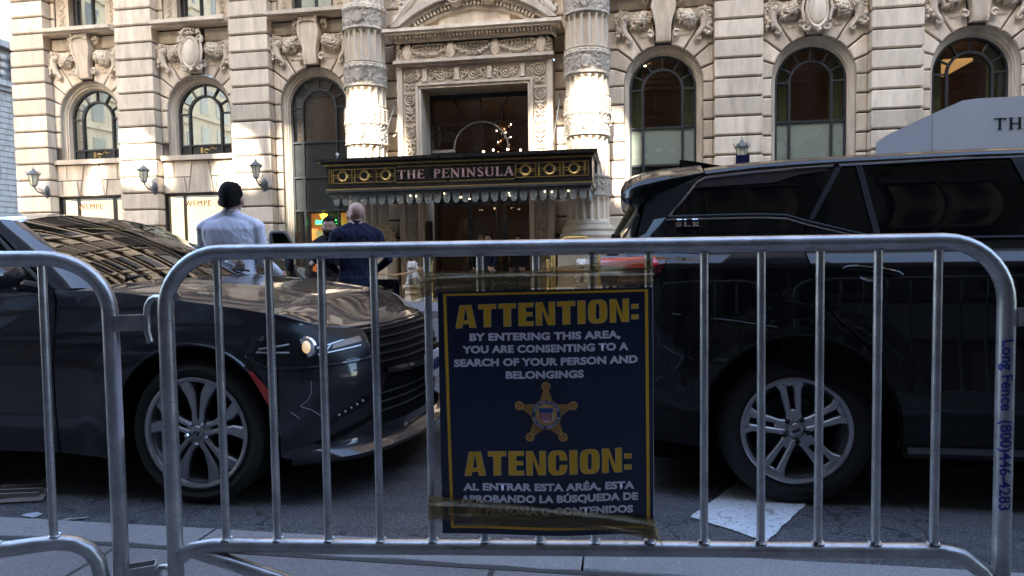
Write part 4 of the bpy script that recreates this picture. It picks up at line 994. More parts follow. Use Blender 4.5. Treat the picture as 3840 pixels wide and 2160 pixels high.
for pts, l, in (([(-6.4, 15.9, .80), (-6.0, 15.9, .66), (-5.5, 15.9, .63), (-5.0, 15.6, .70), (-4.5, 15.6, .86)], 'tan rope strung in front of the left stone lion'), ([(-1.75, 15.7, .88), (-1.5, 15.7, .72), (-1.1, 15.6, .66), (-.6, 15.6, .74)], 'tan rope strung by the right stone lion')):
    c = []
    for i in range(25):
        t_ = i/24*(len(pts)-1); k = min(int(t_), len(pts)-2); c.append(Vector(pts[k]).lerp(Vector(pts[k+1]), t_-k))
    m = MB().tube(c, .022, 7); o = m.build('barrier_rope', M['rope']); tag(o, l, 'rope', 'ropes at the entrance')
    pt = pts[-1] if pts[0][0] < -3 else pts[0]
    q = thing('rope_post', ('brass post holding the rope left of the door' if pts[0][0] < -3 else 'brass post holding the rope right of the door'), 'post', (pt[0], pt[1], 0), 0, 'brass rope posts')
    MB().lathe([(.16, 0), (.16, .02), (.03, .04), (.024, .06), (.024, .90), (.04, .92), (.035, .96), (0, .98)], (0, 0, 0), 14).build('post', M['gold'], q)
cart = thing('luggage_cart', 'brass luggage cart with a curved top rail at the right of the entrance', 'luggage cart', (-1.05, 15.0, 0))
m = MB()
for yy in (-.28, .28): m.tube([(-.5, yy, .2), (-.5, yy, 1.1), (-.42, yy, 1.32), (-.2, yy, 1.44), (.2, yy, 1.44), (.42, yy, 1.32), (.5, yy, 1.1), (.5, yy, .2)], .022, 8)
m.tube([(0, -.28, 1.44), (0, .28, 1.44)], .02, 8); m.build('brass_rail', M['gold'], cart); MB().box(-.52, .52, -.3, .3, .16, .21).build('platform', simple('dark_red_carpet', (.15, .02, .02), .9), cart, smooth=0)
for a in (-.42, .42):
    for b in (-.24, .24): MB().lathe([(.08, -.02), (.08, .02)], (a, b, .08), 14, axis='y').build('wheel', M['iron'], cart)
ws = thing('accessible_entrance_sign', 'small black and gold wheelchair access sign right of the door', 'sign', (-1.50, 17.15, .70))
MB().box(-.10, .10, -.02, .0, 0, .26).build('plate', M['ink'], ws, smooth=0)
m = MB(); m.ico((.0, -.03, .21), .018, 1); m.tube([(.0, -.03, .19), (.005, -.03, .12), (.045, -.03, .12), (.06, -.03, .07)], .009, 5); m.tube([(.0+.05*cos(a), -.03, .09+.05*sin(a)) for a in lin(1.9, 6.0, 12)], .008, 5); m.build('wheelchair_symbol', M['gold'], ws)
mb_ = thing('menu_board', 'small dark framed notice on the left jamb of the hotel door', 'notice', (-5.10, 17.55, 1.50), -pi/2)
MB().box(-.2, .2, 0, .03, 0, .5).build('frame', M['ink'], mb_, smooth=0)
# ------------------------------------------------------------------ white tent at the right
tn = thing('white_tent', 'white security tent with THE printed on its side, behind the black SUV', 'tent', (4.6, 9.0, 0))
m = MB(); m.add([(-1.92, -1, 0), (-1.35, -1, 0), (-1.35, -1, 2.525), (-1.82, -1, 2.31), (-1.91, -1, 2.24)], [(0, 1, 2, 3, 4)]); m.build('side_panel', M['tent2'], tn, smooth=0)
m = MB(); m.add([(-1.348, -1.005, 0), (4.5, -1.005, 0), (4.5, -1.005, 2.665), (-.90, -1.005, 2.665), (-1.06, -1.005, 2.65), (-1.348, -1.005, 2.525)], [(0, 1, 2, 3, 4, 5)]); m.build('front_panel', M['tent'], tn, smooth=0)
Q = [(-1.92, 0), (-1.91, 2.24), (-1.82, 2.31), (-1.35, 2.527), (-1.06, 2.652), (-.90, 2.667), (4.5, 2.667)]
m = MB(); m.grid(lambda i, y: (Q[int(i)][0]+.37*(y+1), y, Q[int(i)][1]), range(len(Q)), [-1.0, 2.2]); m.build('roof_panel', M['tent'], tn, smooth=0)
m = serif_word('THE', -.76, 2.33, .12, .40, -1.006, th=.004, thick=.15, thin=.07); m.build('lettering', M['ink'], tn, smooth=0)
bx = thing('traffic_signal_box', 'small dark blue box on a post showing over the black SUV roof', 'post box', (1.62, 10, 0))
MB().box(-.09, .09, -.09, .09, 2.05, 2.42).build('box', simple('navy_box', (.01, .012, .05), .3), bx, smooth=0); MB().tube([(0, 0, 0), (0, 0, 2.05)], .04, 8).build('post', M['iron'], bx)
# ------------------------------------------------------------------ vehicles
M['paint_grey'] = simple('dark_grey_metallic_paint', (.016, .014, .020), .35, .10, coat=1.0, spec=.2)
M['paint_black'] = simple('black_paint', (.004, .0045, .006), .22, .0, coat=.55, spec=.12)
def _dirt(mat, amt, col=(.12, .11, .11)):
    nt = mat.node_tree; p = [n for n in nt.nodes if n.type == 'BSDF_PRINCIPLED'][0]; g = nt.nodes.new('ShaderNodeNewGeometry'); sx = nt.nodes.new('ShaderNodeSeparateXYZ'); nt.links.new(g.outputs['Position'], sx.inputs[0])
    nz = nt.nodes.new('ShaderNodeTexNoise'); nz.inputs['Scale'].default_value = 7; nz.inputs['Detail'].default_value = 6; nt.links.new(g.outputs['Position'], nz.inputs['Vector'])
    mr = nt.nodes.new('ShaderNodeMapRange'); mr.inputs[1].default_value = .75; mr.inputs[2].default_value = .05; nt.links.new(sx.outputs['Z'], mr.inputs[0])
    mu = nt.nodes.new('ShaderNodeMath'); mu.operation = 'MULTIPLY'; nt.links.new(mr.outputs[0], mu.inputs[0]); nt.links.new(nz.outputs[0], mu.inputs[1])
    m2 = nt.nodes.new('ShaderNodeMath'); m2.operation = 'MULTIPLY'; m2.inputs[1].default_value = amt; nt.links.new(mu.outputs[0], m2.inputs[0])
    mx = nt.nodes.new('ShaderNodeMix'); mx.data_type = 'RGBA'; base = p.inputs['Base Color'].default_value[:]; mx.inputs[6].default_value = base; mx.inputs[7].default_value = (*col, 1); nt.links.new(m2.outputs[0], mx.inputs[0]); nt.links.new(mx.outputs[2], p.inputs['Base Color'])
    cr = nt.nodes.new('ShaderNodeMath'); cr.operation = 'MULTIPLY_ADD'; cr.inputs[1].default_value = .35; cr.inputs[2].default_value = .02; nt.links.new(m2.outputs[0], cr.inputs[0]); nt.links.new(cr.outputs[0], p.inputs['Coat Roughness'])
_dirt(M['paint_grey'], .16); _dirt(M['paint_black'], .14, (.07, .065, .065))
M['tyre'] = simple('tyre_rubber', (.018, .018, .018), .75, noise=.3, bump=.15, nscale=40)
M['alloy'] = simple('silver_alloy', (.46, .46, .48), .32, .85, noise=.15, nscale=9)
M['alloy_dark'] = simple('grey_machined_alloy', (.42, .42, .43), .34, .8, noise=.2, nscale=9)
M['well'] = simple('black_wheel_liner', (.006, .006, .006), .9, spec=.1)
M['plastic'] = simple('black_plastic', (.012, .012, .013), .5, noise=.2)
M['gloss_black'] = simple('gloss_black_trim', (.006, .006, .007), .12)
M['chrome'] = simple('chrome_trim', (.72, .72, .75), .10, 1)
M['tint'] = simple('tinted_glass', (.003, .0035, .004), .012, spec=.32)
M['screen_glass'] = simple('windscreen_glass', (.012, .016, .010), .012, spec=.5, bump=.012, nscale=2.5)
M['red_lens'] = simple('red_tail_lens', (.30, .004, .008), .12, coat=.5, emis=(1, .01, .02), es=.01)
M['red_dark'] = simple('dark_red_lens', (.045, .003, .004), .08, spec=.5)
M['red_marker'] = simple('red_marker_lens', (.55, .035, .02), .2, coat=.6)
M['lamp_dark'] = simple('dark_headlamp_lens', (.010, .010, .012), .28, spec=.22)
M['lamp_lit'] = simple('lit_headlamp', (1, .85, .6), .2, emis=(1, .68, .34), es=.06)
M['plate_white'] = simple('white_number_plate', (.66, .66, .66), .4)
def fnormal(fn, u, v, e=.004):
    a = Vector(fn(u+e, v))-Vector(fn(u-e, v)); b = Vector(fn(u, v+e))-Vector(fn(u, v-e)); n = a.cross(b)
    return n.normalized() if n.length > 1e-9 else Vector((0, -1, 0))
def panel(name, outline, fn, mat, parent, step=(.08, .05), off=0, flip=False, label=None, custom=True):
    """cut a 2-D outline into a fine mesh and lay it on the body surface fn(u, v)"""
    bm = bmesh.new(); outline = [p for i, p in enumerate(outline) if (Vector(p)-Vector(outline[i-1])).length > 1e-5]; vs = [bm.verts.new((u, v, 0)) for u, v in outline]
    for tr in mgeo.tessellate_polygon([[Vector((u, v, 0)) for u, v in outline]]):
        try: bm.faces.new([vs[i] for i in tr])
        except ValueError: pass
    bmesh.ops.recalc_face_normals(bm, faces=bm.faces[:])
    us = [p[0] for p in outline]; vv = [p[1] for p in outline]
    for ax, (lo, hi), st in ((0, (min(us), max(us)), step[0]), (1, (min(vv), max(vv)), step[1])):
        k = lo+st
        while k < hi-1e-4:
            no = (1, 0, 0) if ax == 0 else (0, 1, 0); co = (k, 0, 0) if ax == 0 else (0, k, 0)
            bmesh.ops.bisect_plane(bm, geom=bm.verts[:]+bm.edges[:]+bm.faces[:], plane_co=co, plane_no=no, dist=1e-6); k += st
    bm.verts.ensure_lookup_table(); ns = []
    for v in bm.verts:
        u, w = v.co.x, v.co.y; n = fnormal(fn, u, w)
        if flip: n = -n
        ns.append(n); v.co = Vector(fn(u, w))+n*off
    me = bpy.data.meshes.new(name); bm.normal_update()
    s = sum(f.normal.dot(ns[f.verts[0].index]) for f in bm.faces)
    bm.verts.index_update()
    if s < 0: bmesh.ops.reverse_faces(bm, faces=bm.faces[:])
    bm.to_mesh(me); bm.free(); me.polygons.foreach_set('use_smooth', [True]*len(me.polygons))
    if custom: me.normals_split_custom_set_from_vertices([tuple(n) for n in ns])
    return link(name, me, mat, parent, label=label)
def wheel(root, c, R, rr, side, kind, width=.22):
    """wheel with its face towards side*-y"""
    w = thing('wheel', None, None, c); w.parent = root; q = side
    t = MB(); hw = width/2
    t.lathe([(rr-.02, -hw+.02), (rr+.005, -hw+.012), (rr+.02, -hw+.006), (rr+.05, -hw-.004), (R-.03, -hw+.006), (R-.012, -hw+.018), (R-.003, -hw+.035), (R, -hw+.06), (R, hw-.06), (R-.012, hw-.018), (rr+.05, hw), (rr-.02, hw-.02)], (0, 0, 0), 64, axis='y', caps=False)
    for k in range(4): 
        pass
    t.v = [(x, y*q, z) for x, y, z in t.v]; t.build('tyre', M['tyre'], w, smooth=40)
    al = M['alloy'] if kind == 'suv' else M['alloy_dark']
    r = MB(); r.lathe([(rr+.008, -hw+.010), (rr+.010, -hw+.002), (rr+.002, -hw-.002), (rr-.012, -hw+.004), (rr-.018, -hw+.03), (rr-.035, -hw+.06), (rr-.045, hw-.02)], (0, 0, 0), 64, axis='y', caps=False)
    r.v = [(x, y*q, z) for x, y, z in r.v]; rim = r.build('rim', al, w, smooth=40)
    b = MB(); b.lathe([(.0, .0), (.15, .0), (.16, .03), (.16, .06), (0, .06)], (0, hw-.09, 0), 32, axis='y', caps=False); b.lathe([(0, 0), (rr-.04, 0)], (0, hw-.03, 0), 32, axis='y', caps=False)
    b.v = [(x, y*q, z) for x, y, z in b.v]; b.build('brake_disc', M['well'] if kind != 'suv' else M['plastic'], w, smooth=40)
    yf = -hw+.012
    for k in range(5):
        a = radians((97 if kind == 'suv' else 88)+72*k); m = MB()
        def rot(P): return [(x*cos(a)-z*sin(a), x*sin(a)+z*cos(a)) for x, z in P]
        if kind == 'suv':
            for s_ in (-1, 1):
                P = [(.045, s_*.004), (.045, s_*.040), (.085, s_*.036), (rr-.055, s_*.050), (rr-.010, s_*.078), (rr-.006, s_*.045), (rr-.035, s_*.016), (.095, s_*.010)]
                m.poly(rot(P), yf+.035, yf, .006)
            m.poly(rot([(.04, -.03), (.04, .03), (.10, .012), (.10, -.012)]), yf+.03, yf+.004, .004); m.poly(rot([(rr-.035, -.03), (rr-.035, .03), (rr-.004, .06), (rr-.004, -.06)]), yf+.03, yf+.006, .004)
        else:
            for s_ in (-1, 1):
                P = [(.03, s_*.003), (.045, s_*.036), (.10, s_*.034), (.17, s_*.060), (rr-.014, s_*.118), (rr-.006, s_*.046), (.20, s_*.014), (.10, s_*.006)]
                m.poly(rot(P), yf+.045, yf+.006, .008)
        m.v = [(x, y*q, z) for x, y, z in m.v]; m.build('spoke', al, rim, smooth=25)
    h = MB(); h.lathe([(.075, .05), (.068, .02), (.058, .012), (.036, .010), (.034, .002), (.028, -.003), (0, -.004)], (0, yf, 0), 28, axis='y', caps=False)
    h.v = [(x, y*q, z) for x, y, z in h.v]; h.build('hub_cap', al, rim, smooth=40)
    for k in range(5):
        a = radians((97 if kind == 'suv' else 88)+36+72*k); n = MB().lathe([(.014, .02), (.014, .0), (.010, -.006), (0, -.007)], (.057*cos(a), yf+.0, .057*sin(a)), 6, axis='y', caps=False)
        n.lathe([(.022, .012), (.020, .006)], (.057*cos(a), yf, .057*sin(a)), 12, axis='y', caps=False)
        n.v = [(x, y*q, z) for x, y, z in n.v]; n.build('wheel_nut', M['plastic'] if kind == 'suv' else M['chrome'], rim, smooth=30)
    if kind == 'suv' and q > 0:
        me = fit(text_mesh('GMC', 1, .03, .01), w=.040, h=.012, x0=-.02, z0=-.006); o = link('cap_lettering', me, M['gloss_black'], rim); o.location = (0, yf-.005, 0); o.rotation_euler = (0, radians(-20), 0)
    if kind != 'suv' and q > 0:
        m = MB(); m.poly([(-.020, -.006), (-.002, .012), (.004, .012), (-.008, -.006)], yf-.004, yf-.006); m.poly([(.000, -.012), (.012, -.012), (.022, .006), (.008, .006)], yf-.004, yf-.006); m.build('cap_emblem', M['gloss_black'], rim, smooth=0)
    return w
def arch_pts(cx, cz, r, a0, a1, n=22): return [(cx+r*cos(radians(a)), cz+r*sin(radians(a))) for a in lin(a0, a1, n)]
def liner(root, cx, cz, r, y0, y1):
    m = MB(); m.lathe([(r, 0), (r, y1-y0)], (cx, y0, cz), 32, a0=radians(-25), a1=radians(205), axis='y', caps=False)
    m.lathe([(0, 0), (r, 0)], (cx, y1 if abs(y1) < abs(y0) else y0, cz), 32, axis='y', caps=False); return m.build('wheel_liner', M['well'], root)
RZ = -.135
# ---- black SUV -----------------------------------------------------------------------------------
suv = thing('parked_suv', 'black SUV with tinted windows, seen from its rear left quarter, at the right', 'SUV', (.81, 4.33, RZ))
def Ws(z): return cinterp(z, [.18, .30, .55, .95, 1.14, 1.175, 1.215, 1.30, 1.62, 1.67, 1.70], [.86, .905, .93, .93, .920, .908, .855, .808, .678, .655, .62])
def suv_side(sg):
    def f(x, z):
        w = Ws(z); d = sqrt(x*x+(z-.37)**2); d2 = sqrt((x-2.73)**2+(z-.37)**2)
        fl = .018*(smoothstep(.62, .52, d)+smoothstep(.62, .52, d2))
        # the tail and nose wrap round in plan
        if x < -.45: w -= .36*((-.45-x)/.55)**2.2 if z < 1.22 else .22*((-.45-x)/.45)**2
        if x > 3.0: w -= .40*((x-3.0)/.65)**2.2
        if .55 < z < 1.05 and .1 < x < 2.6: w -= .012*sin((z-.55)/.5*pi)
        return (x, sg*-(w+fl), z)
    return f
for sg in (1, -1):
    f = suv_side(sg); fl = sg > 0
    # fn orientation: for sg=1 du x dv = x cross z = -y (outward)
    fp = not fl
    bottom = [(-.93, .42), (-.80, .30), (-.45, .28)]+arch_pts(0, .37, .455, 192, -12)+[(.50, .27), (2.22, .27)]+arch_pts(2.73, .37, .455, 192, -12)+[(3.20, .27), (3.5, .30), (3.62, .45), (3.60, .85), (3.45, 1.02), (3.0, 1.10)]
    if sg > 0:
        # rear quarter | rear door | front door | front wing, parted by dark seams
        q = [(-.93, .42), (-.80, .30), (-.45, .28)]+arch_pts(0, .37, .455, 192, 35)+[(.30, .78), (.19, .88), (.09, 1.0), (.055, 1.12), (.045, 1.22), (.05, 1.30), (.068, 1.362), (-.05, 1.392), (-.14, 1.40), (-.60, 1.405), (-.68, 1.32), (-.66, 1.22), (-.60, 1.20), (-.63, 1.13), (-.72, 1.07), (-.92, 1.03)]
        panel('rear_quarter_panel', q, f, M['paint_black'], suv, flip=fp)
        dr = [(.34+.01, .79), (.455, .40), (.47, .28), (1.17, .28), (1.19, .6), (1.16, 1.27), (.40, 1.275), (.30, 1.297), (.18, 1.33), (.075, 1.358), (.057, 1.30), (.052, 1.22), (.062, 1.12), (.097, 1.0), (.197, .885), (.308, .785)]
        panel('rear_door', dr, f, M['paint_black'], suv, flip=fp)
        fd = [(1.20, .28), (2.1, .28), (2.17, .55), (2.14, 1.0), (2.10, 1.25), (1.7, 1.265), (1.168, 1.27), (1.198, .6)]
        panel('front_door', fd, f, M['paint_black'], suv, flip=fp)
        wg = [(2.11, .28), (2.22, .27)]+arch_pts(2.73, .37, .455, 192, -12)+[(3.20, .27), (3.5, .30), (3.62, .45), (3.60, .85), (3.45, 1.02), (3.0, 1.12), (2.6, 1.19), (2.3, 1.23), (2.108, 1.25), (2.15, 1.0), (2.18, .55)]
        panel('front_wing', wg, f, M['paint_black'], suv, flip=fp)
        panel('door_gap', [(-.1, .7), (.5, .45), (1.3, .5), (2.3, .5), (2.3, 1.2), (1.2, 1.24), (.4, 1.25), (.05, 1.34), (0, 1.1)], f, M['well'], suv, off=-.012, flip=fp)
    else:
        panel('side_panel', bottom+[(2.3, 1.24), (1.2, 1.27), (.40, 1.275), (.07, 1.36), (-.60, 1.405), (-.92, 1.10)], f, M['paint_black'], suv, flip=fp)
    # glass
    glass = [[(-.555, 1.425), (-.43, 1.575), (-.385, 1.602), (-.14, 1.625), (.205, 1.642), (.082, 1.385), (-.02, 1.418), (-.10, 1.424)],
             [(.262, 1.63), (.328, 1.635), (.372, 1.305), (.235, 1.345), (.105, 1.38)],
             [(.358, 1.638), (.7, 1.652), (1.03, 1.655), (1.10, 1.45), (1.13, 1.285), (.405, 1.288)],
             [(1.09, 1.657), (1.6, 1.655), (1.85, 1.61), (2.14, 1.45), (2.28, 1.31), (2.0, 1.28), (1.19, 1.285), (1.16, 1.45)]]
    for i, g in enumerate(glass): panel('window_glass', g, f, M['tint'], suv, off=-.004, flip=fp)
    frame = [(-.60, 1.405), (-.44, 1.60), (-.395, 1.625), (-.14, 1.643), (.24, 1.662), (.9, 1.675), (1.6, 1.672), (1.9, 1.63), (2.2, 1.46), (2.42, 1.27), (1.2, 1.27), (.40, 1.272), (.07, 1.362), (-.14, 1.402)]
    panel('window_surround', frame, f, M['gloss_black'], suv, off=-.010, flip=fp)
    def strip(name, pts, w, mat, off=.004):
        m = MB(); P = [Vector(f(u, v))+(-1 if fp else 1)*fnormal(f, u, v)*off for u, v in pts]; m.tube(P, w, 6); return m.build(name, mat, suv)
    def dense(pts, n=8):
        o = []
        for a, b in zip(pts[:-1], pts[1:]):
            o += [(a[0]+(b[0]-a[0])*t/n, a[1]+(b[1]-a[1])*t/n) for t in range(n)]
        return o+[pts[-1]]
    strip('chrome_window_line', dense([(-.585, 1.412), (-.44, 1.588), (-.395, 1.612), (-.14, 1.634), (.225, 1.652)]), .007, M['chrome'])
    strip('chrome_window_line', dense([(.25, 1.653), (.9, 1.668), (1.6, 1.665), (1.9, 1.622)]), .007, M['chrome'])
    strip('window_sill_trim', dense([(-.585, 1.412), (-.14, 1.412), (-.02, 1.404), (.075, 1.372), (.40, 1.280), (1.2, 1.277), (2.3, 1.27)]), .008, M['plastic'])
    strip('chrome_belt_line', dense([(-.60, 1.398), (-.14, 1.396), (-.02, 1.388), (.07, 1.357), (.32, 1.285)]), .0045, M['chrome'])
    # door frames between the windows
    for P in ([(.082, 1.385), (.105, 1.38), (.262, 1.645), (.235, 1.645)], [(.328, 1.645), (.358, 1.645), (.402, 1.288), (.372, 1.293)], [(1.03, 1.66), (1.09, 1.66), (1.19, 1.285), (1.13, 1.285)]):
        panel('door_frame', P, f, simple('satin_black_frame', (.02, .02, .024), .35) if 'sbf' not in M else M['sbf'], suv, off=.004, flip=fp)
    # pale reflective upper strip of the quarter window
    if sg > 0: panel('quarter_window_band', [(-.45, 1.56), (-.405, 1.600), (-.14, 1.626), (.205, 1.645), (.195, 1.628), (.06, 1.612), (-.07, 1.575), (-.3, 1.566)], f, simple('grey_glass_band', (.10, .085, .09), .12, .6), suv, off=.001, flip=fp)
    # arch lips
    for cx in (0, 2.73):
        strip('arch_lip', [(cx+.458*cos(radians(a)), .37+.458*sin(radians(a))) for a in lin(190, -10, 30)], .012, M['well'], 0)
        liner(suv, cx, .37, .452, -.90 if sg > 0 else .60, -.60 if sg > 0 else .90)
    strip('sill_trim', dense([(.48, .28), (1.2, .275), (2.2, .28)]), .03, M['plastic'], 0)
    for cx in (0, 2.73): wheel(suv, (cx, -.80*sg, .365), .365, .250, sg, 'suv')
    # roof half: from the window line over the rail to the centre
    RP = [(.666, 1.668), (.660, 1.682), (.640, 1.700), (.612, 1.714), (.50, 1.728), (.30, 1.738), (0, 1.745)]
    def rf(x, t):
        k = t*(len(RP)-1); i = min(int(k), len(RP)-2); a = k-i; y = RP[i][0]*(1-a)+RP[i+1][0]*a; z = RP[i][1]*(1-a)+RP[i+1][1]*a
        dz = interp(x, [-.62, -.40, -.14, .24, .9, 1.6, 2.0], [-.085, -.045, -.022, -.008, .004, 0, -.05]); nar = interp(x, [-.62, -.4, 0], [.03, .02, 0])
        return (x, -sg*(y-nar*min(1, y/.5)), z+dz)
    mm = MB(); mm.grid(rf, lin(-.395, 1.9, 36), lin(0, 1, 19)); mm.build('roof', M['paint_black'], suv, smooth=60)
    # liftgate spoiler half
    def sp(x, t):
        ww = interp(x, [-.83, -.80, -.74, -.62, -.40], [.50, .56, .60, .615, .645]); top = cinterp(x, [-.83, -.81, -.76, -.62, -.40], [1.545, 1.585, 1.612, 1.640, 1.660]); bot = cinterp(x, [-.83, -.81, -.70, -.62, -.40], [1.535, 1.500, 1.490, 1.52, 1.60])
        pr = [(ww-.01, bot), (ww, bot+.3*(top-bot)), (ww-.005, bot+.75*(top-bot)), (ww-.03, top-.006), (ww*.8, top+.035), (ww*.45, top+.065), (0, top+.075)]
        k = t*6; i = min(int(k), 5); a = k-i; return (x, -sg*(pr[i][0]*(1-a)+pr[i+1][0]*a), pr[i][1]*(1-a)+pr[i+1][1]*a)
    mm = MB(); mm.grid(sp, lin(-.83, -.402, 18), lin(0, 1, 25)); mm.grid(lambda x, t: (x, -sg*(t*interp(x, [-.83, -.80, -.74, -.62, -.40], [.49, .55, .59, .605, .635])), cinterp(x, [-.83, -.81, -.70, -.62, -.40], [1.535, 1.500, 1.490, 1.52, 1.60])), lin(-.83, -.402, 10), [0, .5, 1])
    mm.build('liftgate_spoiler', M['paint_black'], suv, smooth=60)
    # pillar behind the rear side glass
    pd_ = [Vector(f(-.60, 1.405)), Vector(f(-.44, 1.60)), Vector((-.40, -sg*.640, 1.635)), Vector((-.62, -sg*.612, 1.545)), Vector((-.70, -sg*.605, 1.49)), Vector((-.73, -sg*.66, 1.38)), Vector((-.76, -sg*.72, 1.25)), Vector(f(-.68, 1.30))]
    mm = MB(); mm.add(pd_, [(0, 1, 2, 3, 4, 5, 6, 7)]); mm.build('rear_pillar', M['well'], suv, smooth=0)
    mm = MB(); mm.add([Vector(f(-.60, 1.41)), Vector(f(-.69, 1.30)), Vector(f(-.655, 1.21)), Vector((-.80, -sg*.74, 1.215)), Vector((-.755, -sg*.71, 1.28)), Vector((-.70, -sg*.655, 1.40))], [(0, 1, 2, 3, 4), (0, 4, 5)]); mm.build('liftgate_edge', M['paint_black'], suv, smooth=0)
    tl = [(-.60, 1.20), (-.66, 1.22), (-.93, 1.215), (-.94, 1.16), (-.93, 1.06), (-.72, 1.075), (-.635, 1.13)]
    tlo = panel('tail_lamp', tl, f, M['red_dark'], suv, off=.006, flip=fp); panel('lamp_segment', [(-.66, 1.205), (-.93, 1.20), (-.93, 1.165), (-.70, 1.15), (-.64, 1.17)], f, M['red_lens'], suv, off=.009, flip=fp)
    # mirror
    mi = MB(); mi.ico((1.98, -sg*1.03, 1.32), .13, 3, (.55, .85, .75)); mi.tube([(2.02, -sg*.84, 1.27), (2.0, -sg*.95, 1.28)], .035, 8); mi.build('door_mirror', M['paint_black'], suv)
# rear end, across
def rear(y, z):
    x = cinterp(z, [.30, .45, .75, 1.0, 1.215], [-.90, -.97, -.98, -.95, -.925]); a = abs(y)/.80
    return (x+.22*a**3.2, y, z)
panel('liftgate', [(-.74, .72), (.74, .72), (.74, 1.215), (-.74, 1.215)], rear, M['paint_black'], suv, flip=True)
panel('rear_bumper', [(-.80, .32), (.80, .32), (.80, .70), (-.80, .70)], rear, M['plastic'], suv, off=.02, flip=True)
for s_ in (-1, 1): panel('tail_lamp', [(s_*.40, 1.07), (s_*.78, 1.05), (s_*.79, 1.21), (s_*.42, 1.19)], rear, M['red_dark'], suv, off=.012, flip=True)
def rg_(y, z):
    return (interp(z, [1.21, 1.36, 1.50], [-.925, -.875, -.79])+.10*(abs(y)/.7)**2.6, y, z)
panel('rear_glass', [(-.70, 1.22), (.70, 1.22), (.60, 1.50), (-.60, 1.50)], rg_, M['screen_glass'], suv, flip=True)
m = MB(); m.tube([(-.92, .1, 1.235), (-.90, -.2, 1.26), (-.87, -.45, 1.33)], .012, 6); m.build('rear_wiper', M['plastic'], suv)
# nose, bonnet and windscreen
def nose(y, z): return (cinterp(z, [.28, .45, .8, 1.0, 1.06], [3.55, 3.66, 3.66, 3.58, 3.50])-.30*(abs(y)/.85)**3, y, z)
panel('front_bumper', [(-.82, .28), (.82, .28), (.82, 1.03), (-.82, 1.03)], nose, M['paint_black'], suv)
MB().grid(lambda x, v: (x, v*interp(x, [2.25, 3.0, 3.45, 3.62], [.84, .80, .70, .55]), interp(x, [2.25, 3.0, 3.45, 3.62], [1.235, 1.14, 1.06, 1.0])+.05*(1-v*v)), lin(2.2, 3.6, 16), lin(-1, 1, 15)).build('bonnet', M['paint_black'], suv, smooth=60)
MB().grid(lambda t, v: (2.28-.62*t+.08*(1-v*v), v*(.74-.10*t), 1.25+.42*t+.03*(1-v*v)), lin(0, 1, 8), lin(-1, 1, 15)).build('windscreen', M['screen_glass'], suv, smooth=60)
MB().box(-.85, 3.5, -.72, .72, .16, .34).build('underbody', M['well'], suv, smooth=0); MB().box(-.85, 3.4, -.62, .62, .30, 1.20).build('cabin_floor', M['well'], suv, smooth=0)
fin = MB(); fin.grid(lambda x, t: (x, .012*(1 if t > .5 else -1)+(t-.5)*.03*(1-(x+.72)/.25), interp(x, [-.75, -.70, -.42], [1.765, 1.76, 1.705])-.06*abs(t-.5)*2), lin(-.75, -.42, 8), lin(0, 1, 5))
o = fin.build('antenna_fin', M['paint_black'], suv, smooth=0); o.location = (.28, .05, .035)
# door handle
f = suv_side(1); hd = MB()
P = [Vector(f(u, v))+Vector((0, -.040, 0)) for u, v in dense([(.185, 1.142), (.24, 1.146), (.36, 1.132), (.445, 1.112)], 4)]
hd.tube(P, [.006]+[.017]*(len(P)-2)+[.006], 10); hd.v = [(x, y, z) for x, y, z in hd.v]; hd.build('door_handle', M['paint_black'], suv)
hc = MB(); hc.tube([Vector(f(.27, 1.105))+Vector((0, -.006, 0)), Vector(f(.305, 1.088))+Vector((0, -.010, 0)), Vector(f(.345, 1.087))+Vector((0, -.006, 0))], .007, 8); hc.build('handle_recess_edge', M['chrome'], suv)
me = fit(text_mesh('SLE', 1, .035, .02, 1.25), w=.115, h=.026, x0=0, z0=0); o = link('badge', me, M['chrome'], suv); o.location = (-.555, f(-.5, 1.37)[1]-.004, 1.352); o.rotation_euler = (radians(-22), 0, radians(-3))
m = MB(); m.tube([Vector(f(u, v))+Vector((0, -.003, 0)) for u, v in [(-.58, .93), (-.3, .90), (-.1, .87)]], .003, 4); m.build('scratch_line', M['plastic'], suv)

# ---- dark grey saloon ---------------------------------------------------------------------------------
car = thing('parked_car', 'dark grey sedan with its headlamp lit, facing right behind the barriers', 'car', (-2.12, 4.0, RZ))
PL = [(-4.1, -.80), (-3.9, -.88), (-3.0, -.945), (0, -.95), (.30, -.945), (.42, -.925), (.52, -.888), (.61, -.835), (.69, -.765), (.755, -.68), (.81, -.58), (.86, -.44), (.90, -.26), (.915, 0)]
PL = PL+[(x, -y) for x, y in PL[::-1][1:]]
SS = [0]
for a, b in zip(PL[:-1], PL[1:]): SS.append(SS[-1]+Vector(a[:2]).to_3d().xy.__sub__(Vector(b[:2])).length if False else SS[-1]+sqrt((a[0]-b[0])**2+(a[1]-b[1])**2))
_o = SS[4]-.30; SS = [s-_o for s in SS]; SMID = SS[13]
def plan(s): return Vector((cinterp(s, SS, [p[0] for p in PL]), cinterp(s, SS, [p[1] for p in PL])))
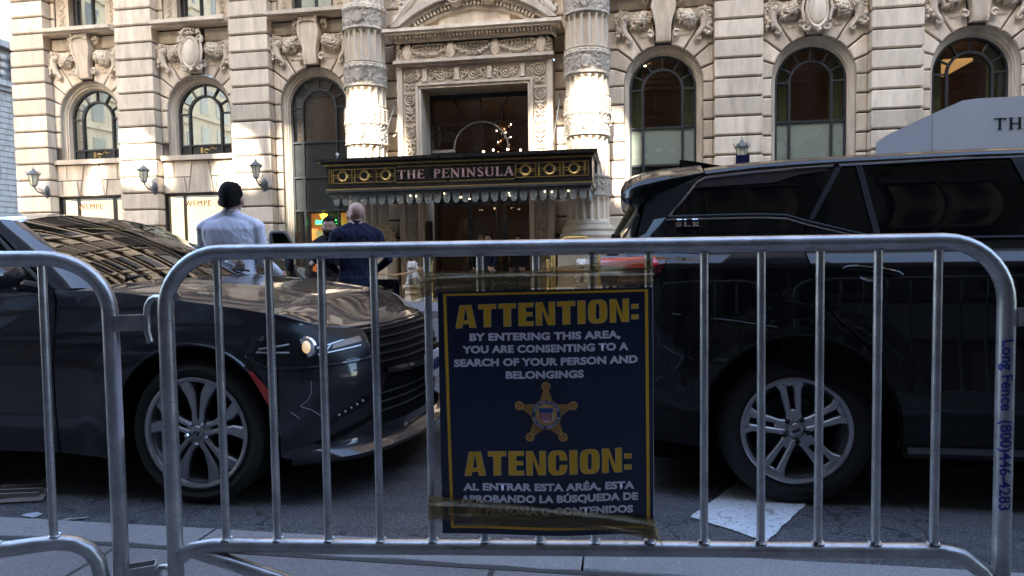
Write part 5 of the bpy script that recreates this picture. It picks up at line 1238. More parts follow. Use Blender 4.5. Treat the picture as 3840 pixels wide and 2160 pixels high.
def side(s, z):
    sm = s if s <= SMID else 2*SMID-s
    p = plan(sm); q = plan(min(sm+.01, SMID)); r = plan(sm-.01); t = (q-r); t = Vector((1, 0)) if t.length < 1e-6 else t.normalized(); n = Vector((t.y, -t.x))
    w = smoothstep(.35, .80, sm)
    d = interp(z, [.12, .22, .45, .70, .86, .98, 1.06, 1.12], [.08, .02, .004, .0, .012, .05, .085, .12])*(1-w)+cinterp(z, [.12, .20, .30, .45, .60, .72, .80, .90], [.06, -.012, .025, .02, .0, .025, .065, .16])*w
    rr = sqrt(sm*sm+(z-.365)**2); d -= .014*smoothstep(.66, .52, rr)*(1-w)
    # waist crease over the doors
    if z > .30 and sm < .3: d += .010*math.exp(-((z-.80)/.05)**2)
    P = p-n*d; return (P.x, P.y if s <= SMID else -P.y, z)
def zc(sm): return cinterp(sm, [-4, -2.0, -.85, -.6, 0, .3, .45, .6, .75, .9, 1.1, 1.4], [1.05, 1.07, 1.08, 1.075, 1.015, .975, .950, .905, .872, .862, .862, .865])
fen = [(-.775, .24), (-.43, .22)]+arch_pts(0, .365, .448, 197, 5)+[(.444, .42), (.444, .70), (.30, .755), (.39, .80), (.46, .85)]+[(s, zc(s)) for s in lin(.50, -.84, 18)]+[(-.80, 1.02), (-.775, .9)]
panel('front_wing', fen, side, M['paint_grey'], car)
panel('door', [(-2.10, .24), (-.785, .24), (-.785, .9), (-.81, 1.02), (-.85, 1.075), (-2.1, 1.07)], side, M['paint_grey'], car)
panel('rear_panel', [(-4.1, .3), (-3.45, .24)]+arch_pts(-3.05, .365, .448, 197, -17)+[(-2.55, .24), (-2.11, .24), (-2.11, 1.07), (-4.1, 1.05)], side, M['paint_grey'], car)
E_ = 2*SMID
bump = [(.448, .25), (.60, .21), (.9, .19), (SMID, .185), (E_-.9, .19), (E_-.6, .21), (E_-.448, .25), (E_-.448, .70), (E_-.30, .755), (E_-.39, .80), (E_-.46, .85)]+[(s, zc(E_-s)) for s in lin(E_-.5, SMID, 10)]+[(s, zc(s)) for s in lin(SMID-.05, .50, 10)]+[(.46, .85), (.39, .80), (.31, .757), (.448, .70)]
panel('front_bumper', bump, side, M['paint_grey'], car, step=(.05, .04))
panel('side_panel', [(E_-.444, .24), (E_+.2, .24), (E_+4.3, .3), (E_+4.3, 1.05), (E_+.8, 1.08), (E_, 1.015), (E_-.5, .93), (E_-.444, .70)], side, M['paint_grey'], car)
def Yw(x):      # half width of the body top at x
    lo, hi = -4.1, SMID
    for _ in range(40):
        mid = (lo+hi)/2
        if side(mid, zc(mid))[0] < x: lo = mid
        else: hi = mid
    return lo
XE = side(SMID, zc(SMID))[0]
def hood(x, v):
    sm = Yw(x); P = side(sm, zc(sm)); y = abs(P[1])*v; dome = interp(x, [-.9, -.5, 0, .4, .6, .75, XE], [.045, .055, .072, .070, .060, .035, .004])
    z = P[2]+dome*(1-abs(v)**2.6); yy = abs(y)
    z += .010*math.exp(-((yy-.42)/.06)**2)*smoothstep(.75, .3, x)
    return (x, y, z)
xs = lin(-.86, .70, 30)+lin(.72, XE-.001, 12)
MB().grid(hood, xs, lin(-1, 1, 41)).build('bonnet', M['paint_grey'], car, smooth=80)
cw = MB(); cw.grid(lambda x, v: (x, v*.80, 1.115-.035*abs(v)**2+.012*(x+.86)*0), lin(-.95, -.42, 5), lin(-1, 1, 15)); 
# windscreen, roof, pillars
def ws(t, v):
    base = Vector((-.44-.24*abs(v)**2, .77*v, 1.125-.035*v*v)); top = Vector((-1.34+.07*abs(v)**2, .60*v, 1.520-.06*v*v)); P = base.lerp(top, t); P.z += .035*sin(pi*t)*(1-.5*v*v); return tuple(P)
M['wind'] = thin_glass('greenish_windscreen', (.34, .38, .30), .62, .0, .05)
MB().grid(ws, lin(0, 1, 18), lin(-1, 1, 25)).build('windscreen', M['wind'], car, smooth=80)
ds = MB(); ds.grid(lambda x, v: (x, v*.70, 1.085-.02*v*v-.10*smoothstep(-.95, -1.15, x)), lin(-1.20, -.50, 10), lin(-1, 1, 9)); ds.box(-1.22, -1.1, -.68, .68, .7, 1.0); ds.build('dashboard', M['plastic'], car)
for yy in (-.36, .36):
    st = MB(); st.ico((-1.95, yy, .98), .25, 3, (.45, .95, 1.35)); st.ico((-1.97, yy, 1.36), .12, 3, (.6, 1.0, .75)); st.build('seat', M['plastic'], car)
sw_ = MB(); sw_.tube([(-1.30+.05*cos(a), .36+.18*sin(a), 1.06+.17*cos(a)) for a in lin(0, 2*pi, 25)[:-1]], .014, 7, closed=True); sw_.build('steering_wheel', M['plastic'], car)
MB().box(-.72, -.60, -.10, .05, 1.30, 1.345).build('rear_view_mirror', M['plastic'], car) if False else None
def rfc(x, v):
    z = cinterp(x, [-3.9, -3.2, -2.6, -2.0, -1.5, -1.34], [1.10, 1.36, 1.50, 1.545, 1.538, 1.520]); hwd = interp(x, [-3.9, -3.0, -2.0, -1.27], [.62, .62, .64, .60]); return (x+.07*v*v*(1 if x > -1.5 else 0), v*hwd, z-.06*abs(v)**2.4)
MB().grid(rfc, lin(-3.9, -1.34, 30), lin(-1, 1, 21)).build('roof', M['paint_grey'], car, smooth=80)
for sg in (-1, 1):
    # pillar: a band between the windscreen edge and the side window
    def pil(t, k):
        a = Vector(ws(t, sg)); b = Vector((-.84, sg*.845, 1.078)).lerp(Vector((-1.42, sg*.665, 1.462)), t); P = a.lerp(b, k); P += Vector((0, sg*.018*sin(pi*k), .014*sin(pi*k))); return tuple(P)
    MB().grid(pil, lin(-.02, 1.0, 14), lin(0, 1, 7)).build('windscreen_pillar', M['paint_grey'], car, smooth=80)
    sgl = MB(); sgl.add([(-.87, sg*.855, 1.072), (-1.44, sg*.668, 1.455), (-2.1, sg*.655, 1.485), (-2.9, sg*.655, 1.44), (-3.4, sg*.75, 1.10), (-2.1, sg*.875, 1.068)], [(0, 1, 2, 5), (5, 2, 3, 4)]); sgl.build('side_window', M['tint'], car, smooth=0)
    fr = MB(); fr.grid(lambda x, k: (x, sg*(.655+k*.03-.02), interp(x, [-3.2, -2.9, -2.1, -1.44], [1.34, 1.445, 1.487, 1.46])+.022*(1-k)), lin(-3.2, -1.42, 12), [0, 1]); fr.build('roof_rail', M['paint_grey'], car, smooth=60)
    MB().tube([(-1.45, sg*.662, 1.45), (-.93, sg*.83, 1.11)], .012, 6).build('window_seal', M['plastic'], car)
    mm = MB(); mm.ico((-.97, sg*1.03, 1.165), .115, 3, (.62, 1.05, .62)); mm.tube([(-.92, sg*.86, 1.09), (-.95, sg*.97, 1.12)], .03, 8); mm.build('door_mirror', M['paint_grey'], car)
    for cx in (0, -3.05): wheel(car, (cx, .83*sg, .365), .365, .272, -sg, 'saloon'); liner(car, cx, .365, .444, -.91 if sg < 0 else .62, -.62 if sg < 0 else .91)
MB().box(-3.9, .70, -.70, .70, .15, .32).build('underbody', M['well'], car, smooth=0); MB().box(-3.6, -.46, -.60, .60, .3, 1.0).build('cabin_floor', M['well'], car, smooth=0); MB().box(.5-.04, .72, -.60, .60, .3, .78).build('engine_bay', M['well'], car, smooth=0)
m = MB(); m.tube([side(s, .0+z) for s, z in [(.44+0*i, .40+.02*i) for i in range(14)]], .0025, 4); m.build('bumper_seam', M['well'], car)
m = MB(); m.tube([Vector(side(-.78, z))+Vector((0, -.0, 0)) for z in lin(.26, 1.0, 20)], .004, 4); m.build('door_seam', M['well'], car)
def sidestrip(name, pts, r, mat, off=.003, n=6, parent=car):
    o = []
    for a, b in zip(pts[:-1], pts[1:]): o += [(a[0]+(b[0]-a[0])*t/n, a[1]+(b[1]-a[1])*t/n) for t in range(n)]
    o.append(pts[-1]); return MB().tube([Vector(side(u, v))+fnormal(side, u, v)*off for u, v in o], r, 6).build(name, mat, parent)
def mir(P): return [(E_-u, v) for u, v in P]
sidestrip('arch_lip', [(.446*cos(radians(a)), .365+.446*sin(radians(a))) for a in lin(192, 0, 26)], .010, M['paint_grey'], 0, 1)
panel('side_marker', [(.405, .505), (.44, .50), (.445, .52), (.40, .60), (.335, .685), (.31, .69), (.36, .60)], side, M['red_marker'], car, off=.010, step=(.03, .03))
# headlamps: dark lens, projector, chrome brow
hl = [(.325, .770), (.42, .715), (.60, .700), (.95, .715), (.965, .850), (.80, .858), (.62, .890), (.48, .895), (.38, .835)]
for P in (hl, mir(hl)): 
    h = panel('headlamp', P, side, M['lamp_dark'], car, off=.006, step=(.04, .03))
def onside(s, z, o=.01): return Vector(side(s, z))+fnormal(side, s, z)*o
hp = MB(); c = onside(.585, .785, .012); hp.ico(c, .031, 3, (.75, .75, 1.05)); hp.build('projector_lamp', M['lamp_lit'], car)
hp = MB(); c = onside(.585, .785, .002); hp.lathe([(.050, -.012), (.056, .0), (.048, .01)], c, 22, axis='y'); hp.build('projector_ring', M['chrome'], car)
for (a, b) in (((.63, .775), (.80, .800)), ((.64, .745), (.90, .765)), ((.68, .755), (.72, .79)), ((.35, .775), (.5, .765)), ((.36, .79), (.5, .805))): sidestrip('reflector', [a, b], .006, M['lamp_lit'] if False else M['alloy_dark'], .008)
panel('indicator', [(.72, .765), (.92, .785), (.92, .812), (.74, .795)], side, simple('pale_amber_reflector', (.20, .14, .11), .25, .3), car, off=.009, step=(.04, .02))
for P in ([(.315, .755), (.36, .715), (.45, .693), (.60, .688), (.97, .700)],): sidestrip('bumper_crease', P, .010, M['paint_grey'], .006); sidestrip('bumper_crease', mir(P), .006, M['paint_grey'], .006)
fe = [Vector(side(s, zc(min(s, E_-s))-.004)) for s in lin(.40, E_-.40, 50)]; MB().tube(fe, .010, 8).build('bonnet_edge', M['paint_grey'], car, smooth=80)
# grille with bars, lower grille, number plate
gr = [(.985, .84), (.97, .70), (1.02, .645), (SMID-.3, .61), (SMID+.3, .61), (E_-1.02, .645), (E_-.97, .70), (E_-.985, .84), (SMID, .848)]
panel('grille', gr, side, M['well'], car, off=.004, step=(.05, .03))
for z in (.665, .705, .745, .785, .82): sidestrip('grille_bar', [(1.0, z), (SMID, z+.004), (E_-1.0, z)], .007, M['lamp_dark'], .010, 12)
lg = [(1.03, .60), (.96, .42), (1.04, .33), (SMID, .315), (E_-1.04, .33), (E_-.96, .42), (E_-1.03, .60)]
panel('lower_grille', lg, side, M['well'], car, off=.006, step=(.05, .03))
for z in (.40, .45, .50): sidestrip('grille_bar', [(1.0, z), (E_-1.0, z)], .006, M['plastic'], .008, 24)
sidestrip('grille_shelf', [(1.03, .62), (SMID, .60), (E_-1.03, .62)], .020, M['gloss_black'], .012, 12)
for P in ([(1.035, .61), (1.0, .50), (.955, .40), (1.0, .32)],): sidestrip('bumper_edge', P, .008, M['paint_grey'], .006); sidestrip('bumper_edge', mir(P), .008, M['paint_grey'], .006)
fg = [(.66, .375), (.93, .465), (.95, .505), (.90, .50), (.74, .44)]
for P in (fg, mir(fg)): panel('fog_lamp_slot', P, side, M['lamp_dark'], car, off=.006, step=(.05, .03))
for k in range(5): hp = MB(); hp.ico(onside(.74+.035*k, .43+.013*k, .008), .008, 2); hp.build('daytime_lamp', M['alloy_dark'], car)
fl_ = [(.60, .31), (.98, .405), (1.0, .385), (.66, .285)]
for P in (fl_, mir(fl_)): panel('bumper_vent', P, side, M['well'], car, off=.006, step=(.05, .03))
# lower lip, standing out
def lip(s, k):
    P = Vector(side(s, .22)); n = fnormal(side, s, .25); n.z = 0; n.normalize(); e = smoothstep(.5, .8, min(s, E_-s))
    pr = [(.0, .275), (.030*e+.004, .262), (.055*e+.006, .235), (.050*e+.004, .215), (.0, .205)]; i = int(k); return tuple(Vector((P.x, P.y, 0))+n*pr[i][0]+Vector((0, 0, pr[i][1]+.045*(1-e)*0+.035*smoothstep(.9, .5, min(s, E_-s))*0)))
MB().grid(lip, lin(.50, E_-.50, 60), range(5)).build('front_lip', M['paint_grey'], car, smooth=50)
np_ = thing('number_plate', None, None, (.962, -.02, .50)); np_.parent = car; np_.rotation_euler = (0, 0, radians(90))
MB().box(-.155, .155, -.012, .0, 0, .155).build('plate', M['plate_white'], np_, smooth=0)
o = link('plate_lettering', fit(text_mesh('571-NYC', 1, .02, .004), w=.27, h=.07, x0=-.135, z0=.04), simple('dark_blue_ink', (.02, .03, .12), .5), np_); o.location = (0, -.015, 0)
m = MB(); m.tube([(-.62, -.60, 1.135), (-.55, -.2, 1.165), (-.52, .15, 1.17)], .009, 5); m.tube([(-.70, .05, 1.14), (-.55, .40, 1.16), (-.62, .66, 1.14)], .009, 5); m.build('wiper', M['plastic'], car)
# flag-coloured cloth folded on the dashboard, against the screen
fc_ = thing('folded_flag', 'small folded red, white and blue flag on the dashboard of the grey sedan', 'flag', (-2.87, 3.62, .955))
for k in range(7):
    MB().add([(-.075+.02*k, -.012, 0), (-.058+.02*k, -.012, 0), (-.035+.012*k, 0, .075-.004*k), (-.047+.012*k, 0, .075-.004*k)], [(0, 1, 2, 3)]).build('stripe', simple('red_cloth', (.35, .03, .03), .8) if k % 2 == 0 else simple('white_cloth', (.6, .6, .6), .8), fc_, smooth=0)
MB().add([(-.09, -.013, 0), (.08, -.013, 0), (.08, -.013, .018), (-.09, -.013, .018)], [(0, 1, 2, 3)]).build('blue_hem', simple('navy_cloth', (.02, .03, .1), .8), fc_, smooth=0)
# scratches on the bumper corner
for P in ([(.60, .62), (.60, .57), (.585, .53), (.545, .50)], [(.545, .50), (.60, .475), (.65, .435)], [(.50, .475), (.54, .44)]): sidestrip('scratch', P, .0022, simple('pale_scratch', (.30, .29, .30), .6), .001, 4)
# ------------------------------------------------------------------ crowd barriers
def galv():
    t = NT('galvanised_steel'); v = t.coord(); n1 = t.noise(v, 14, 5, .65); n2 = t.noise(v, 90, 3, .7); n3 = t.noise(t.coord('Object', (1, 1, 6)), 30, 4, .7)
    c = t.mix(t.ramp(n1, [(.3, 0.0), (.7, 1.0)]), (.33, .33, .345), (.56, .565, .58)); c = t.mix(t.ramp(n3, [(.58, 0.0), (.72, .7)]), c, (.10, .10, .11))
    c = t.mix(t.ramp(n2, [(.66, 0.0), (.72, .5)]), c, (.55, .55, .56))
    p = t.pbr(Base_Color=c, Metallic=.8, Roughness=t.ramp(n1, [(.2, .27), (.8, .42)])); t.set(p.inputs['Normal'], t.bump(n2, .25, .002)); return t.done(p)
M['galv'] = galv(); M['blue_ink'] = simple('blue_stencil_ink', (.012, .02, .22), .5); M['sticker'] = simple('torn_white_sticker', (.46, .45, .52), .7, noise=.15, nscale=40)
M['rust'] = simple('dark_weld', (.05, .045, .045), .7, noise=.4, nscale=80)
RT = .0205
BS = [-.897, -.757, -.618, -.478, -.338, -.200, -.055, .089, .232, .371, .515, .660, .803, .948]
def quarter(c, r, a0, a1, n=10): return [(c[0]+r*cos(radians(a)), 0, c[1]+r*sin(radians(a))) for a in lin(a0, a1, n)]
def barrier(name, loc, rz, label, mirror=False):
    b = thing(name, label, 'crowd barrier', loc, rz, 'interlocking steel crowd barriers')
    x0, x1, zt, zb, R = -1.04, 1.115, 1.116, .328, .155
    path = [(x0, 0, .05)]+[(x0, 0, z) for z in lin(.2, zt-R, 6)]+quarter((x0+R, zt-R), R, 180, 90)[1:]+[(x, 0, zt) for x in lin(x0+R+.1, x1-R-.1, 14)]+quarter((x1-R, zt-R), R, 90, 0)+[(x1, 0, z) for z in lin(zt-R-.1, .05, 7)]
    MB().tube(path, RT, 20).build('frame_tube', M['galv'], b, smooth=60)
    p2 = [(x0+.012, 0, zb-.035), (x0+.045, 0, zb-.012)]+[(x, 0, zb) for x in lin(x0+.11, x1-.16, 12)]+[(x1-.10, 0, zb-.012), (x1-.05, 0, zb-.05), (x1-.01, 0, zb-.10)]
    MB().tube(p2, RT, 20).build('lower_rail', M['galv'], b, smooth=60)
    for s in BS:
        m = MB().tube([(s+random.uniform(-.001, .001), 0, zb+.012), (s, 0, .7), (s+random.uniform(-.001, .001), 0, zt-.012)], .0105, 14); o = m.build('upright', M['galv'], b, smooth=60)
        w = MB(); w.tube([(s+.014*cos(a), .0+.014*sin(a), zb+RT-.002+.002*sin(3*a)) for a in lin(0, 2*pi, 14)], .0035, 5); w.build('weld_bead', M['galv'], o); w = MB(); w.tube([(s+.012*cos(a), .012*sin(a), zt-RT+.002) for a in lin(0, 2*pi, 14)], .003, 5); w.build('weld_bead', M['galv'], o)
        if s > .2: MB().ico((s-.012, -.012, zb+RT+.002), .0055, 1).build('weld_hole', M['rust'], o)
    for sx in (x0, x1):     # feet
        f = MB(); f.tube([(sx, 0, .30 if sx < 0 else .25), (sx*1, .0, .05)], RT, 12)
        f.tube([(sx, -.28, .012), (sx, -.22, .03), (sx, 0, .05), (sx, .22, .03), (sx, .28, .012)], .019, 12); f.build('foot', M['galv'], b)
    # brace running towards the ground
    MB().tube([(x0+.035, .0, zb-.01), (x0+.30, -.02, .245), (x0+.62, -.05, .14), (x0+.70, -.05, .06)], .019, 14).build('brace', M['galv'], b, smooth=60)
    # hooks on the left post
    for zh in (.998, .262):
        h = MB(); h.tube([(x0-.01, 0, zh), (x0-.035, .015, zh), (x0-.056, .028, zh-.006), (x0-.070, .034, zh-.022), (x0-.074, .036, zh-.045), (x0-.074, .036, zh-.095), (x0-.064, .030, zh-.122)], .0085, 12)
        h.build('hook', M['galv'], b, smooth=60)
    # sleeves on the right post
    for zh in (.925, .19):
        e = MB(); e.box(x1+.015, x1+.098, -.022, -.018, zh-.021, zh+.021); e.box(x1+.015, x1+.098, .018, .022, zh-.021, zh+.021); e.box(x1+.094, x1+.098, -.018, .018, zh-.021, zh+.021)
        e.build('hinge_sleeve', M['galv'], b, smooth=0)
    m = MB(); m.lathe([(.010, -.004), (.011, 0), (.008, .003)], (x0+.045, -RT-.002, zt-.115), 12, axis='y'); m.build('tack_weld', M['galv'], b)
    return b
near = barrier('crowd_barrier', (-.17, 1.75, 0), radians(6.4), 'steel crowd barrier across the foreground with the blue notice taped to it')
# left barrier: its right post stands next to the near one; lower, its rail turns down before the post
bl_ = thing('crowd_barrier', 'steel crowd barrier cut off at the left edge, torn white sticker on its post', 'crowd barrier', (-1.386, 1.637, 0), radians(31), 'interlocking steel crowd barriers')
zt, zb, R, x1 = 1.1065, .349, .149, .011
path = [(-2.15, 0, .05), (-2.15, 0, .5), (-2.15, 0, zt-R)]+quarter((-2.15+R, zt-R), R, 180, 90)[1:]+[(x, 0, zt) for x in lin(-1.9, x1-R-.06, 12)]+quarter((x1-R, zt-R), R, 90, 0)+[(x1, 0, z) for z in lin(zt-R-.1, .05, 7)]
MB().tube(path, RT, 20).build('frame_tube', M['galv'], bl_, smooth=60)
MB().tube([(-2.14, 0, zb)]+[(x, 0, zb) for x in lin(-2.0, -.19, 10)]+[(-.14, 0, zb), (-.098, 0, zb-.010), (-.066, 0, zb-.033), (-.045, 0, zb-.066), (-.037, 0, zb-.115), (-.037, 0, .06)], RT, 20).build('lower_rail', M['galv'], bl_, smooth=60)
for k in range(15):
    s = -.140-.133*k
    o = MB().tube([(s-.004, 0, zb+.012), (s, 0, zt-.012)], .0105, 14).build('upright', M['galv'], bl_, smooth=60)
    MB().tube([(s+.013*cos(a), .013*sin(a), zb+RT-.002) for a in lin(0, 2*pi, 12)], .0035, 5).build('weld_bead', M['galv'], o)
for zh in (.928, .23):
    e = MB(); e.box(.022, .097, -.022, -.018, zh-.021, zh+.021); e.box(.022, .097, .018, .022, zh-.021, zh+.021); e.box(.093, .097, -.018, .018, zh-.021, zh+.021); e.build('hinge_sleeve', M['galv'], bl_, smooth=0)
for sx in (-2.15, x1): MB().tube([(sx, -.28, .012), (sx, -.22, .03), (sx, 0, .05), (sx, .22, .03), (sx, .28, .012)], .019, 12).build('foot', M['galv'], bl_)
def stuck(parent, sx, z0, z1, a0, a1, mat, name, r=RT+.0009, ragged=.004):      # torn sticker wrapped on a post
    m = MB(); zs = lin(z0, z1, 34); L = [a0+random.uniform(-1, 1)*ragged*900 for _ in zs]; Rr = [a1+random.uniform(-1, 1)*ragged*2000 for _ in zs]
    m.grid(lambda i, t: (sx+r*cos(radians(L[int(i)]+(Rr[int(i)]-L[int(i)])*t)), r*sin(radians(L[int(i)]+(Rr[int(i)]-L[int(i)])*t)), zs[int(i)]), range(34), lin(0, 1, 5)); return m.build(name, mat, parent, smooth=0)
stuck(bl_, x1, .616, .881, 290, 350, M['sticker'], 'torn_sticker')
stuck(near, -1.04, .52, .80, 205, 222, M['sticker'], 'torn_sticker'); stuck(near, -1.04, .55, .78, 192, 203, simple('torn_blue_sticker', (.03, .09, .20), .6), 'torn_sticker')
# stencilled lettering running down the right post
st = text_mesh('Long Fence  (800)446-4283', 1, .022, .0, 1.0, shear=-.15)
st = fit(st, w=.432, h=.033, x0=0, z0=-.0165)
bm = bmesh.new(); bm.from_mesh(st); bmesh.ops.triangulate(bm, faces=bm.faces[:])
for q in range(-8, 9): bmesh.ops.bisect_plane(bm, geom=bm.verts[:]+bm.edges[:]+bm.faces[:], plane_co=(0, 0, q*.0019), plane_no=(0, 0, 1), dist=1e-6)
for v in bm.verts:
    x, z = v.co.x, v.co.z; a = radians(241)+z/RT; v.co = Vector((1.115+(RT+.0011)*cos(a), (RT+.0011)*sin(a), .872-x))
bm.to_mesh(st); bm.free(); link('stencil_lettering', st, M['blue_ink'], near)
rb = barrier('crowd_barrier', (2.17, 2.08, 0), radians(8), 'steel crowd barrier just entering the picture at the right edge')
# ------------------------------------------------------------------ the taped notice
sgn = thing('taped_notice', 'dark blue ATTENTION notice with a gold star badge taped to the barrier', 'notice', (-.17+.0035, 1.72, 0), radians(6.4))
def SR(s):    # paper edges, slightly skewed
    return s
def paper(u, v, off=0):           # u 0..1, v 0..1 -> point; gently buckled sheet
    xl = -.307+.000*v; xr = .236; x = xl+(xr-xl)*u; zt_ = 1.006+.006*u; zb_ = .378-.001*u+.003*sin(u*9); z = zb_+(zt_-zb_)*v
    y = -.006*sin(pi*u)-.004*sin(u*7+v*3)*.6-off-.004*(1-v)*sin(u*11)*.5
    return (x, y, z)
def paper_at(x, z, off): return paper((x+.307)/.543, (z-.378)/(1.009-.378), off)
t = NT('navy_printed_paper'); n = t.noise(t.coord(), 3, 3); c = t.mix(n, (.008, .014, .045), (.012, .028, .080)); M['navy'] = t.done(t.pbr(Base_Color=c, Roughness=.32, Specular_IOR_Level=.5))
M['print_gold'] = simple('printed_gold', (.85, .48, .03), .38, noise=.10, nscale=4); M['print_white'] = simple('printed_pale_lilac', (.84, .82, .92), .4); M['print_line'] = simple('printed_pale_outline', (.55, .52, .52), .4)
MB().grid(lambda u, v: paper(u, v), lin(0, 1, 40), lin(0, 1, 44)).build('paper', M['navy'], sgn, smooth=60)
def onpaper(me, off, name, mat, parent=sgn):
    bm = bmesh.new(); bm.from_mesh(me); bmesh.ops.triangulate(bm, faces=bm.faces[:])
    for v in bm.verts: v.co = Vector(paper_at(v.co.x, v.co.z, off-v.co.y*.0))
    bmesh.ops.remove_doubles(bm, verts=bm.verts[:], dist=1e-6)
    bm.to_mesh(me); bm.free(); return link(name, me, mat, parent)
def flat(polys, smooth=0, sub=6):
    m = MB()
    for P in polys:
        tri = mgeo.tessellate_polygon([[Vector((a, b, 0)) for a, b in P]]); m.add([(a, 0, b) for a, b in P], [tuple(t) for t in tri])
    return m.mesh('flat', 0)
def band(x0, x1, z0, z1, n=24):
    return [[(x0+(x1-x0)*i/n, z0+0*(i)), (x0+(x1-x0)*(i+1)/n, z0), (x0+(x1-x0)*(i+1)/n, z1), (x0+(x1-x0)*i/n, z1)] for i in range(n)]
def vband(x0, x1, w, z0, z1, n=24):
    return [[(x0+(x1-x0)*i/n, z0+(z1-z0)*i/n), (x0+(x1-x0)*i/n+w, z0+(z1-z0)*i/n), (x0+(x1-x0)*(i+1)/n+w, z0+(z1-z0)*(i+1)/n), (x0+(x1-x0)*(i+1)/n, z0+(z1-z0)*(i+1)/n)] for i in range(n)]
P = vband(-.284, -.293, .008, .395, 1.004)+vband(.219, .217, .008, .395, 1.004)+band(-.284, .226, .393, .400)+band(-.293, .225, .998, 1.004)
onpaper(flat(P), .0016, 'gold_border', M['print_gold'])
def ringlet(cx, rx, rz, ix, iz, a0=0, a1=360, n=30, e=.62):
    o = []
    def pt(a, x, z, ee): c, s = cos(radians(a)), sin(radians(a)); return (cx+x*(abs(c)**ee)*(1 if c >= 0 else -1), .5+z*(abs(s)**ee)*(1 if s >= 0 else -1))
    A = lin(a0, a1, n+1)
    for k in range(n): o.append([pt(A[k], ix, iz, .45), pt(A[k], rx, rz, e), pt(A[k+1], rx, rz, e), pt(A[k+1], ix, iz, .45)])
    return o
def impact(c, g=0):
    """heavy condensed capitals, unit height; g swells the shape for the outline"""
    if c == 'A': return .60, [inset(q, -g) for q in ([(0, 0), (.185, 0), (.30, .98), (.30, 1), (.14, 1)], [(.415, 0), (.60, 0), (.46, 1), (.30, 1), (.30, .98)], [(.17, .17), (.43, .17), (.40, .33), (.20, .33)])]
    if c == 'T': return .50, [inset(q, -g) for q in ([(0, .80), (.50, .80), (.50, 1), (0, 1)], [(.15, 0), (.35, 0), (.35, .80), (.15, .80)])]
    if c == 'E': return .42, [inset(q, -g) for q in ([(0, 0), (.20, 0), (.20, 1), (0, 1)], [(.2, 0), (.42, 0), (.42, .18), (.2, .18)], [(.2, .42), (.39, .42), (.39, .59), (.2, .59)], [(.2, .82), (.42, .82), (.42, 1), (.2, 1)])]
    if c == 'N': return .54, [inset(q, -g) for q in ([(0, 0), (.165, 0), (.165, 1), (0, 1)], [(.375, 0), (.54, 0), (.54, 1), (.375, 1)], [(.10, 1), (.19, 1), (.44, 0), (.33, 0)])]
    if c == 'I': return .21, [inset([(0, 0), (.21, 0), (.21, 1), (0, 1)], -g)]
    if c == 'O': return .54, ringlet(.27, .27+g, .51+g, max(.005, .065-g), .34-g)
    if c == 'C': return .52, ringlet(.26, .26+g, .51+g, max(.005, .065-g), .34-g, 14, 346)+[inset([(.33, .60), (.52, .60), (.52, .72), (.33, .72)], -g), inset([(.33, .28), (.52, .28), (.52, .40), (.33, .40)], -g)]
    if c == ':': return .19, [inset([(0, .10), (.19, .10), (.19, .29), (0, .29)], -g), inset([(0, .56), (.19, .56), (.19, .75), (0, .75)], -g)]
def headline(word, x0, x1, zl, zr, h, name):
    sp = .085; tot = sum(impact(c)[0]+sp for c in word)-sp; k = (x1-x0)/tot
    for g, off, mat, nm in ((.016, .0016, M['print_line'], name+'_outline'), (0, .0024, M['print_gold'], name)):
        x = x0; polys = []
        for c in word:
            w, ps = impact(c, g)
            for q in ps: polys.append([(x+a*k, zl+(zr-zl)*(x+a*k-x0)/(x1-x0)+b*h) for a, b in q])
            x += (w+sp)*k
        onpaper(flat(polys), off, nm, mat)
headline('ATTENTION:', -.262, .200, .915, .924, .058, 'headline'); headline('ATENCION:', -.245, .180, .531, .541, .062, 'headline')
def line(s, xl, xr, zl, zr, h, off=.05):
    me = text_mesh(s, 1, off, 0, 1.0); me = fit(me, w=xr-xl, h=None, x0=xl, z0=0); zs = [v.co.z for v in me.vertices]; H = max(zs)-min(zs)
    cap = H if not any(ch in s for ch in 'ÉÚ,') else None
    return me, H
CAP = None
def put(s, xl, xr, zl, zr, h, nm='line_of_text', off=.050, mat='print_white'):
    """scale by the height of a plain capital so accents and commas do not shrink a line"""
    me = text_mesh(s, 1, off, 0, 1.04); xs = [v.co.x for v in me.vertices]; mx, w = min(xs), max(xs)-min(xs)
    for v in me.vertices: x = (v.co.x-mx)/w; v.co.z = v.co.z/.729*h+zl+(zr-zl)*x; v.co.x = xl+(xr-xl)*x; v.co.y = 0
    return onpaper(me, .0020, nm, M[mat])
hh = .0185
put('BY ENTERING THIS AREA,', -.227, .155, .882, .884, hh); put('YOU ARE CONSENTING TO A', -.246, .175, .850, .853, hh); put('SEARCH OF YOUR PERSON AND', -.268, .198, .816, .820, hh); put('BELONGINGS', -.136, .062, .784, .786, hh)
put('AL ENTRAR ESTA ARÉA, ESTA', -.250, .188, .493, .498, hh); put('APROBANDO LA BÚSQUEDA DE', -.257, .197, .461, .469, hh); put('SU PERSONA O CONTENIDOS', -.240, .184, .430, .436, hh); put('UNITED STATES SECRET SERVICE', -.272, -.160, .4015, .4015, .0042, off=.01)
